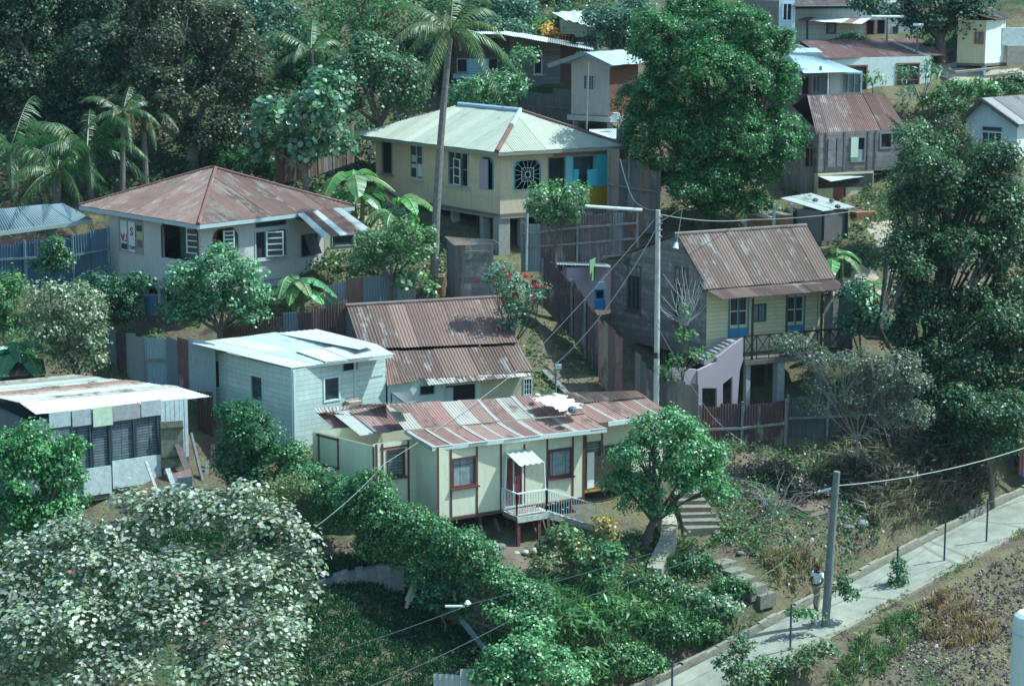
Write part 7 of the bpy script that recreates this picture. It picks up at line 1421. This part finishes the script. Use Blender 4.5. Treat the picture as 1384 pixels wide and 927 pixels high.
for l, lb, bs, cc in (('leafy creeper clump wrapped round a slim fence post beside the path', [(1212, 762, 10, 14), (1214, 785, 16, 16), (1208, 795, 12, 10)], (1213, 800, 74.2), GR), ('dark creeper on the fence line right of the person', [(1142, 785, 12, 12), (1135, 800, 14, 12), (1148, 805, 16, 10)], (1140, 815, 71.5), GR), ('leafy weeds at the foot of the nearer utility pole', [(1090, 835, 22, 10), (1075, 828, 16, 7)], (1088, 848, 70.6), LG), ('sparse dark shrub over the path edge at the bottom', [(985, 895, 26, 20), (1000, 872, 18, 14), (1010, 915, 34, 22)], (990, 935, 67.2), GR + PL[:1]), ('bushy weeds below the watermark-free lower path edge'.replace('watermark-free ', ''), [(1040, 905, 40, 18), (1080, 895, 30, 16), (1110, 880, 30, 14)], (1060, 925, 68), GR + PL[:1])):
    tree('path_bush', l, bs, lb, .14, cc, 1.0, cat='bush', trunk=0, clump=.22, mat='gloss')
tree('broadleaf_tree', 'dark spreading undergrowth tree leaning over the dry grass bank at the right edge', (1345, 640, 80.5), [(1330, 560, 44, 34), (1370, 560, 30, 40), (1300, 545, 34, 28), (1345, 600, 40, 24), (1310, 590, 28, 22)], .15, DK + GR[:2], 1.3, trunk=.12, clump=.4)
# ---- palms --------------------------------------------------------------------
def frond(mb, o, az, ln, rise, droop, col, w=.5, nl=34, g=None, hang=.5):
    d = V((math.sin(az), math.cos(az), 0)); pts = []
    for i in range(11):
        t = i / 10; pts.append(o + d * ln * (t - .12 * t * t) + UP * (rise * ln * math.sin(t * 1.6) * .75 - droop * ln * t * t * 1.1))
    mb.tube(pts, [.03 * (1 - .8 * i / 10) for i in range(11)], 4, (.16, .18, .07, 0)); side = d.cross(UP)
    for k in range(nl):
        t = .1 + .9 * k / nl; i = min(9, int(t * 10)); p = pts[i].lerp(pts[i + 1], t * 10 - i); tg = (pts[i + 1] - pts[i]).normalized(); L = w * ln * .38 * (math.sin(math.pi * min(1, t * .9 + .12)) ** .6) * g.uniform(.85, 1.1)
        c = tuple(q * g.uniform(.8, 1.25) for q in col) if g.random() > .06 else (.3, .26, .1)
        for s in (-1, 1):
            dd = (side * s * .8 + tg * .55 - UP * g.uniform(hang * .6, hang * 1.5)).normalized(); e = p + dd * L - UP * L * .25; m_ = p + dd * L * .5; wv_ = tg * .028
            mb.poly([p - wv_ * .6, p + wv_ * .6, m_ + wv_, m_ - wv_], (*c, 0), [(0, 0)] * 4); mb.poly([m_ - wv_, m_ + wv_, e], (*c, 0), [(0, 0)] * 3)
def palm(label, base, crown, ln, n=18, r=.13, col=(.08, .15, .05), seed=1, Y=None, hang=.5, skirt=True, w=.5, azs=None, cat='palm tree', name='coconut_palm', curve=0.0):
    g = random.Random(seed); b = P(*base); gz = Hs(b.x, b.y); b.z = min(b.z, gz) if abs(b.z - gz) < 2 else gz; b.z -= .3; top = P(crown[0], crown[1], base[2] + (crown[2] if len(crown) > 2 else 0))
    root = emp(name, b, label, cat); m = MB(); pts = []
    for i in range(9): t = i / 8; pts.append(b.lerp(top, t) + V((curve * math.sin(t * math.pi), 0, 0)))
    m.tube(pts, [r * (1.25 - .45 * i / 8) for i in range(9)], 10, (.20, .19, .18, 0)); m.build('trunk', M['bark'], root)
    for i in range(n):
        az = azs[i % len(azs)] if azs else i * 2.399 + g.uniform(-.2, .2); tt = i / n; f_ = MB()
        frond(f_, top, az, ln * g.uniform(.85, 1.08), .95 - 1.1 * tt, .25 + .55 * tt, tuple(c * g.uniform(.85, 1.15) for c in col), w, 34, g, hang); f_.build('frond', M['leaf'], root)
    if skirt:
        f_ = MB()
        for k in range(16): a = g.uniform(0, 6.28); f_.tube([top, top + V((math.sin(a) * .4, math.cos(a) * .4, -.1)), top + V((math.sin(a) * .55, math.cos(a) * .55, -.9 * g.uniform(.5, 1)))], [.03, .03, .01], 4, (.24, .17, .10, 0))
        for k in range(7): a = g.uniform(0, 6.28); c = top + V((math.sin(a) * .28, math.cos(a) * .28, -.25 + .1 * g.random())); f_.tube([c - UP * .13, c - UP * .06, c + UP * .06, c + UP * .13], [.04, .12, .12, .04], 7, (.14, .15, .05, 0))
        f_.build('coconuts', M['v'], root)
    return root
palm('tall slightly leaning coconut palm in front of the yellow house', (585, 318, 86.8), (609, 42, 1.2), 3.3, 15, .15, (.09, .14, .06), 5, curve=-.15)
palm('coconut palm with broad drooping fronds at the far left edge', (20, 275, 96), (15, 200, 0), 3.9, 15, .2, (.05, .12, .05), 2, skirt=False, hang=.7)
palm('low coconut palm behind the blue-grey roof', (75, 285, 94.5), (78, 232, 0), 3.3, 15, .2, (.06, .13, .045), 3, skirt=False, hang=.9)
palm('coconut palm with upright fronds left of the slim grey trunks', (125, 285, 95.5), (118, 200, 0), 3.5, 14, .16, (.045, .10, .045), 4, skirt=False, hang=.6)
palm('slim straight grey-trunked palm behind the left slope of the red hip roof', (165, 270, 95.5), (166, 152, 0), 2.1, 11, .12, (.05, .10, .045), 6)
palm('slim palm with ragged crown right of the straight grey trunk', (198, 262, 97), (193, 150, 0), 2.3, 10, .13, (.055, .09, .045), 7)
0 and palm('feathery palm half hidden in the greenery left of the mango tree', (395, 160, 106), (390, 92, 0), 3.4, 12, .12, (.08, .15, .08), 8, skirt=False)
palm('small palm crown arching over the breadfruit tree', (430, 150, 104), (420, 68, 0), 3.0, 9, .12, (.055, .11, .055), 9, skirt=False)
# ---- bananas --------------------------------------------------------------------
def banana(label, base, n, ln, seed, sc=1.0, col=(.10, .24, .07), top=None):
    g = random.Random(seed); b = P(*base); gz = Hs(b.x, b.y); b.z = gz if abs(b.z - gz) > 1.5 else min(b.z, gz); root = emp('banana_plant', b, label, 'banana plant')
    m = MB(); nst = 3; tops = []
    for s in range(nst): o = b + V((g.uniform(-.5, .5), g.uniform(-.4, .4), -.2)) * (s > 0); h = (g.uniform(.8, 1.3) * sc * (1.3 if s == 0 else .8)) if top is None else hup(o, top) * (1 if s == 0 else g.uniform(.7, .9)); t = o + V((g.uniform(-.1, .1), 0, h)); m.tube([o, t], [.13 * sc, .08 * sc], 8, (.22, .24, .12, 0)); tops.append(t)
    m.build('stem', M['v'], root)
    for i in range(n):
        t0 = tops[i % nst]; az = i * 2.399 + g.uniform(-.3, .3); L = ln * g.uniform(.7, 1.1); w = .27 * L * g.uniform(.8, 1.1) * .8; up_ = g.uniform(.5, 1.5); d = V((math.sin(az), math.cos(az), 0)); sd_ = d.cross(UP); f_ = MB(); K = 16; P_ = []
        for k in range(K + 1): t = k / K; P_.append(t0 + d * L * .9 * t + UP * (up_ * L * .75 * t - (up_ * .8 + .25) * L * t * t))
        c = tuple(q * g.uniform(.75, 1.3) for q in col)
        for k in range(2, K):
            t = k / K; wa = w * math.sin(math.pi * min(1, t * 1.02)) ** .5; wb = w * math.sin(math.pi * min(1, (k + 1) / K * .999)) ** .5; wb = max(wb, .02); cc = tuple(q * g.uniform(.85, 1.15) for q in c); tear = .02 if g.random() < .5 else 0
            for s in (-1, 1):
                sag = -.35; a0, a1 = P_[k], P_[k + 1].lerp(P_[k], tear * 6); f_.quad(a0, a1, a1 + sd_ * s * wb + UP * sag * wb * g.uniform(.6, 1.4), a0 + sd_ * s * wa + UP * sag * wa * g.uniform(.6, 1.4), (*cc, 0), [(0, 0)] * 4)
        f_.tube(P_, [.03 * sc] * (K + 1), 4, (.28, .34, .14, 0)); f_.build('leaf', M['gloss'], root)
    return root
banana('large banana clump behind the annexe of the hip-roofed house', (478, 292, 93.6), 13, 2.0, 3, top=242)
banana('smaller banana plant right of the large clump beside the yellow house', (540, 300, 91), 10, 1.8, 4, top=272)
banana('banana clump with broad curved leaves right of the bright tree, before the annexe', (396, 440, 85.6), 13, 1.9, 5, top=382, col=(.14, .3, .10))
banana('young banana plant behind the right end of the rusty gable roof', (1130, 375, 90.5), 7, 1.6, 6, .7, top=345)
banana('banana plant beside the bluish shed roof under the big dark tree', (1180, 400, 89), 7, 1.7, 7, .7, top=385)
banana('strap-leaved clump at the left edge under the fresh green bush', (20, 490, 82.6), 11, 2.2, 8, .5, top=465, col=(.07, .17, .06))
# ---- ground cover ------------------------------------------------------------------
def poly_world(pp): return [G(x, y) for x, y in pp]
def scatter(g, poly, dens):
    q = np.array([(p.x, p.y) for p in poly]); lo, hi = q.min(0), q.max(0); n = int((hi[0] - lo[0]) * (hi[1] - lo[1]) * dens); p = g.uniform(lo, hi, (n, 2)); ins = np.zeros(n, bool); j = len(q) - 1
    for i in range(len(q)):
        c = ((q[i, 1] > p[:, 1]) != (q[j, 1] > p[:, 1])) & (p[:, 0] < (q[j, 0] - q[i, 0]) * (p[:, 1] - q[i, 1]) / (q[j, 1] - q[i, 1] + 1e-12) + q[i, 0]); ins ^= c; j = i
    return p[ins]
def patchy(g, p, sc=.6, th=0.0):
    ph = g.uniform(0, 6.28, 6); k = g.normal(size=(6, 2)) * sc; v = sum(np.sin(p @ k[i] + ph[i]) for i in range(6)); return v > th
KEEPOFF = [(P(952, 716, 76), .75), (P(940, 690, 77), .75), (P(928, 670, 78), .7), (P(1030, 805, 73.2), .8), (P(1005, 785, 74), .8), (P(985, 770, 74.6), .7), (P(898, 700, 75.6), .5), (P(896, 740, 74), .5), (P(690, 770, 72.5), .8)]
def offpath(p, r=2.0):
    m = pathinfo(p[:, 0], p[:, 1])[0] > r
    for q, d in KEEPOFF: m &= np.hypot(p[:, 0] - q.x, p[:, 1] - q.y) > d
    return m
def cover_leaves(name, label, polys, dens, leaf, h, cols, seed, tmpl='rh', th=-1.5, mat='leaf', perc=5, kind_='stuff'):
    g = np.random.default_rng(seed); pts = np.concatenate([scatter(g, poly_world(pp), dens) for pp in polys]); pts = pts[patchy(g, pts, .7, th) & offpath(pts, 2.0)]
    z = H(pts[:, 0], pts[:, 1]); hh = h * g.uniform(.25, 1, len(pts)) * (1 + .5 * np.sin(pts[:, 0] * 1.3 + pts[:, 1] * .9)); rep = np.repeat(np.arange(len(pts)), perc); n = len(rep)
    C = np.stack([pts[rep, 0], pts[rep, 1], z[rep] + hh[rep] * g.uniform(.1, 1, n)], 1) + g.normal(size=(n, 3)) * [h * .35, h * .35, .04]
    nrm = rvec(g, n) * .7 + [0, -.1, .8]; count[0] += n
    return leafmesh(name, C, rvec(g, n), nrm, leaf * g.uniform(.6, 1.3, n), pick(g, n, cols, g.uniform(.75, 1.2, len(pts))[rep]), tmpl, mat, None, loc=tuple(C[0]), label=label, cat='ground cover', kind=kind_)
def grass(name, label, polys, dens, h, cols, seed, per=9, th=-1.5, lean=.5, width=1.0):
    g = np.random.default_rng(seed); pts = np.concatenate([scatter(g, poly_world(pp), dens) for pp in polys]); pts = pts[patchy(g, pts, .7, th) & offpath(pts, 1.95)]; z = H(pts[:, 0], pts[:, 1])
    rep = np.repeat(np.arange(len(pts)), per); n = len(rep); L = h * g.uniform(.5, 1.2, n) * g.uniform(.6, 1.2, len(pts))[rep]; D = rvec(g, n) * lean * [1, 1, .3] + [0, 0, 1]; D /= np.linalg.norm(D, axis=1, keepdims=True)
    C = np.stack([pts[rep, 0], pts[rep, 1], z[rep]], 1) + g.normal(size=(n, 3)) * [.1, .1, 0] + D * (L * .48)[:, None]; count[0] += n
    # two-part bent blades
    w = .022 * width; side = np.cross(D, rvec(g, n)); side /= np.linalg.norm(side, axis=1, keepdims=True); base = C - D * (L * .5)[:, None]; mid_ = C + D * (L * .1)[:, None]; tip = mid_ + (D * .5 + (D * [1, 1, 0]) * 1.3 + [0, 0, -.25]) * (L * .45)[:, None]
    v = np.stack([base - side * w * .6, base + side * w * .6, mid_ + side * w, mid_ - side * w, tip + side * w * .2, tip - side * w * .2], 1).reshape(-1, 3); k = np.arange(n)[:, None] * 6
    f = np.concatenate([k + [0, 1, 2, 3], k + [3, 2, 4, 5]]); c = pick(g, n, cols, g.uniform(.75, 1.2, len(pts))[rep]); c = np.concatenate([c, c])
    return npmesh(name, v, f, M['leaf'], None, c, loc=tuple(base[0]), label=label, cat='grass', kind='stuff')
DG = [((.04, .08, .03), 3), ((.07, .12, .04), 3), ((.10, .15, .05), 2), ((.16, .15, .07), 1)]
TAN = [((.17, .15, .09), 3), ((.22, .19, .12), 2), ((.15, .14, .07), 2), ((.10, .14, .05), 1)]
WD = [((.05, .11, .04), 3), ((.08, .17, .06), 3), ((.12, .2, .08), 1.2), ((.13, .12, .07), .8)]
cover_leaves('hill_undergrowth', 'dark mixed undergrowth covering the upper slope between trees and houses', [[(-40, 275), (-60, 10), (300, -30), (820, -30), (850, 60), (760, 100), (600, 110), (560, 200), (470, 240), (420, 260), (250, 262), (100, 278)]], 9, .19, .9, DK + GR + TE, 21, th=-9, perc=7)
cover_leaves('hillside_weeds', 'leafy weeds on the slope between the hip-roofed and yellow houses', [[(420, 262), (510, 235), (530, 290), (640, 335), (600, 400), (470, 400), (400, 400), (440, 300)]], 22, .14, .5, WD + DG, 27, th=-1.5)
cover_leaves('yard_weeds', 'low green weeds around the middle houses and alley', [[(140, 430), (200, 420), (440, 400), (470, 380), (600, 330), (700, 350), (700, 480), (780, 540), (860, 560), (900, 620), (720, 560), (730, 480), (470, 400), (300, 450)], [(700, 540), (720, 440), (800, 440), (830, 540)], [(0, 380), (150, 370), (210, 440), (290, 520), (140, 520), (0, 500)]], 14, .12, .32, WD, 22, th=-.6)
cover_leaves('slope_weeds', 'patchy leafy weeds on the bare upper right slope', [[(870, 300), (1000, 200), (1384, 130), (1384, 260), (1200, 330), (1180, 400), (1140, 420), (1000, 330)]], 14, .14, .35, WD + DG, 23, th=-.5)
cover_leaves('bank_weeds', 'dense leafy weeds covering the bank between cream house and path', [[(640, 800), (720, 745), (860, 720), (1000, 740), (1040, 800), (960, 850), (840, 935), (640, 940)]], 45, .13, .45, WD, 24, th=-2.6, mat='gloss')
cover_leaves('bank_weeds', 'patchy weeds on the reddish bare bank left of the nearer pole', [[(900, 640), (1000, 600), (1180, 610), (1190, 740), (1060, 820), (1020, 780), (960, 720)]], 48, .11, .45, WD + GY[:2] + LG[:1], 25, th=-1.6)
grass('bank_grass', 'rough grass tangled with creepers on the bank left of the nearer pole', [[(890, 650), (1000, 610), (1180, 640), (1190, 745), (1060, 800), (1020, 780), (960, 740)]], 12, .45, DG + WD, 38, per=12, th=-.8, lean=.9)
cover_leaves('rubble_weeds', 'green weeds on the slope below the path at the bottom right', [[(1000, 935), (1060, 880), (1130, 835), (1230, 810), (1280, 850), (1250, 930)]], 45, .11, .3, WD + PL[:1], 26, th=-1.2)
grass('yard_grass', 'short dark green grass of the shaded yard', [[(360, 780), (560, 745), (700, 800), (700, 960), (360, 960)], [(100, 720), (360, 680), (380, 800), (0, 960), (0, 800)]], 90, .18, [((.014, .055, .02), 3), ((.02, .07, .024), 2), ((.03, .075, .03), 1)], 31, th=-9)  # greens darkened so the grass itself carries the yard's shade
grass('bank_grass', 'tall arching green grass on the bank above the path', [[(660, 830), (760, 790), (880, 800), (980, 850), (840, 940), (660, 940)]], 14, .8, LG, 32, per=16, th=-1.2)
grass('dry_grass', 'dry tan grass patch on the bank left of the person', [[(1010, 765), (1060, 745), (1120, 765), (1080, 800), (1040, 800)]], 26, .6, TAN, 33, per=14, th=-3)
grass('dry_grass', 'long grey-tan dry grass hanging down the bank above the light path', [[(1130, 600), (1200, 575), (1310, 600), (1330, 670), (1240, 710), (1180, 720), (1150, 660)]], 22, .95, [((.17, .155, .125), 3), ((.10, .10, .07), 3), ((.22, .21, .17), 1), ((.06, .10, .04), 1.5)], 34, per=18, th=-2, lean=.7)
grass('verge_grass', 'bright green grass tufts below the path behind the nearer pole foot', [[(1020, 935), (1080, 880), (1140, 850), (1200, 820), (1240, 850), (1220, 900), (1150, 935)]], 16, .5, DG + LG[:1], 35, per=16, th=-1)
grass('dry_grass', 'reddish dry grass on the rubble slope right of the path', [[(1220, 830), (1270, 780), (1330, 790), (1350, 860), (1260, 880)]], 18, .5, [((.19, .14, .085), 3), ((.15, .12, .07), 2), ((.13, .14, .07), 1)], 36, per=14, th=-.4)
grass('hill_grass', 'rough grass tufts on the upper right slope and terraces', [[(870, 310), (1000, 210), (1384, 120), (1384, 240), (1190, 330), (1200, 420), (1000, 340)]], 5, .35, TAN + DG, 37, per=10, th=.2)
pe = []
for sgn in (1, -1):
    for i in range(2, len(pc) - 1): pe.append((pc[i], norm2(i) * sgn))
def verge(label, sgn, seed):
    g = np.random.default_rng(seed); B = []
    for i in range(1, len(pc) - 1):
        n = norm2(i) * sgn
        for _ in range(int(g.integers(2, 14) * (1 + math.sin(i * .9)))):
            t = g.random(); a = pc[i].lerp(pc[i + 1], t); o = (hw + (.33 if sgn > 0 else .0)) + abs(g.normal()) * .22; q = a + n * o; B.append((q.x, q.y, Hs(q.x, q.y)))
    B = np.array(B); rep = np.repeat(np.arange(len(B)), 6); n = len(rep); C = B[rep] + g.normal(size=(n, 3)) * [.07, .07, .02] + [0, 0, .1]
    leafmesh('verge_weeds', C, rvec(g, n) + [0, 0, .6], rvec(g, n) * .7 + [0, 0, .7], .12 * g.uniform(.5, 1.5, n), pick(g, n, WD + TAN, g.uniform(.7, 1.2, len(B))[rep]), 'long', 'leaf', None, loc=tuple(C[0]), label=label, cat='weeds', kind='stuff')
verge('weeds creeping over the upper kerb of the path', 1, 61); verge('weeds creeping over the lower edge of the path', -1, 62)
# rubble slope pieces: nobody could count them
def rubble(name, label, poly, dens, s0, s1, cols, seed):
    g = np.random.default_rng(seed); pts = scatter(g, poly_world(poly), dens); pts = pts[offpath(pts, 1.9)]; n = len(pts); z = H(pts[:, 0], pts[:, 1]); s = g.uniform(s0, s1, n) ** 1.0 * g.choice([.5, .8, 1.4], n)
    T = np.array([[1, 0, 0], [-1, 0, 0], [0, 1, 0], [0, -1, 0], [0, 0, 1], [0, 0, -1]], float); v = T[None] * g.uniform(.5, 1, (n, 6, 1)) * s[:, None, None] * [1, 1, .6]; R_ = np.linalg.qr(g.normal(size=(n, 3, 3)))[0]; v = np.einsum('nij,nkj->nki', R_, v) + np.stack([pts[:, 0], pts[:, 1], z + s * .15], 1)[:, None]
    tri = np.array([[0, 2, 4], [2, 1, 4], [1, 3, 4], [3, 0, 4], [2, 0, 5], [1, 2, 5], [3, 1, 5], [0, 3, 5]]); f = (np.arange(n)[:, None, None] * 6 + tri[None]).reshape(-1, 3)
    return npmesh(name, v.reshape(-1, 3), f, M['rock'], None, np.repeat(pick(g, n, cols), 8, 0), loc=tuple(v[0, 0]), k=3, label=label, cat='rubble', kind='stuff')
STN = [((.30, .29, .27), 3), ((.2, .18, .17), 3), ((.45, .45, .43), .8), ((.16, .12, .1), 2)]
rubble('rubble', 'loose stones and rubble on the slope below the light path', [(1170, 940), (1200, 830), (1260, 785), (1330, 745), (1400, 715), (1400, 940)], 90, .02, .06, [((.24, .22, .2), 3), ((.16, .14, .13), 3), ((.34, .33, .3), .6)], 41)
cover_leaves('leaf_litter', 'brown dry litter on the rubble slope right of the path', [[(1170, 940), (1200, 840), (1260, 795), (1330, 755), (1400, 725), (1400, 940)]], 60, .12, .08, [((.11, .098, .085), 3), ((.07, .063, .058), 3), ((.18, .16, .14), 1)], 51, th=-9, perc=2)
cover_leaves('leaf_litter', 'brown dry litter on the shaded bank below the dark red fence', [[(890, 640), (960, 600), (1180, 600), (1190, 740), (1060, 800), (960, 720)]], 30, .12, .08, [((.085, .065, .055), 3), ((.055, .045, .04), 3), ((.13, .105, .08), 1)], 52, th=-9, perc=2)
rubble('rubble', 'stones scattered on the bank around the nearer utility pole', [(1080, 740), (1100, 680), (1180, 680), (1200, 740), (1130, 780)], 22, .04, .12, STN, 42)
rubble('rubble', 'small stones and scraps in the alley and yards', [(880, 790), (900, 640), (1020, 640), (1060, 740), (1010, 800)], 10, .03, .1, STN, 43)
print('leaves', count[0])
# ================================================================== LIGHT
w = bpy.data.worlds.new('World'); SC.world = w; w.use_nodes = True; t = w.node_tree
bg = t.nodes['Background']; sky = t.nodes.new('ShaderNodeTexSky'); sky.sky_type = 'NISHITA'; sky.sun_disc = False
AZ, EL = 84, 56
sky.sun_elevation = R(EL); sky.sun_rotation = R(AZ); sky.air_density = 1.6; sky.dust_density = 1.2; sky.ozone_density = 2.0; sky.altitude = 50
t.links.new(sky.outputs[0], bg.inputs[0]); bg.inputs[1].default_value = .115
sd = V((math.sin(R(AZ)) * math.cos(R(EL)), math.cos(R(AZ)) * math.cos(R(EL)), math.sin(R(EL))))
l = bpy.data.lights.new('sun', 'SUN'); l.energy = 4.2; l.angle = R(.53); l.color = (1, .96, .88)
lo_ = bpy.data.objects.new('sun', l); COL.objects.link(lo_); lo_.rotation_euler = sd.to_track_quat('Z', 'Y').to_euler(); lo_.location = (40, 60, 80)
vs = SC.view_settings; vs.view_transform = 'Standard'; vs.look = 'None'; vs.gamma = 1; vs.exposure = .82
vs.use_white_balance = True; vs.white_balance_temperature = 5550; vs.white_balance_tint = -10
c = SC.cycles; c.max_bounces = 5; c.diffuse_bounces = 3; c.glossy_bounces = 2; c.transmission_bounces = 3; c.transparent_max_bounces = 4; c.caustics_reflective = False; c.caustics_refractive = False
c.sample_clamp_indirect = 4

def haze():
    m, t, out = nt('hazy_air'); v = t.nodes.new('ShaderNodeVolumePrincipled'); v.inputs['Color'].default_value = (.62, .84, 1, 1); v.inputs['Density'].default_value = .00012; v.inputs['Anisotropy'].default_value = .2
    t.links.new(v.outputs[0], out.inputs['Volume']); b = MB(); b.obox((-430, -70, -25), (860, 0, 0), (0, 700, 0), (0, 0, 170)); b.build('haze', m, None, kind='stuff', loc=(0, 0, 0), label='thin bluish haze in the air over the hillside', cat='haze')
haze(); c.volume_bounces = 0; c.volume_step_rate = 10; c.volume_max_steps = 16
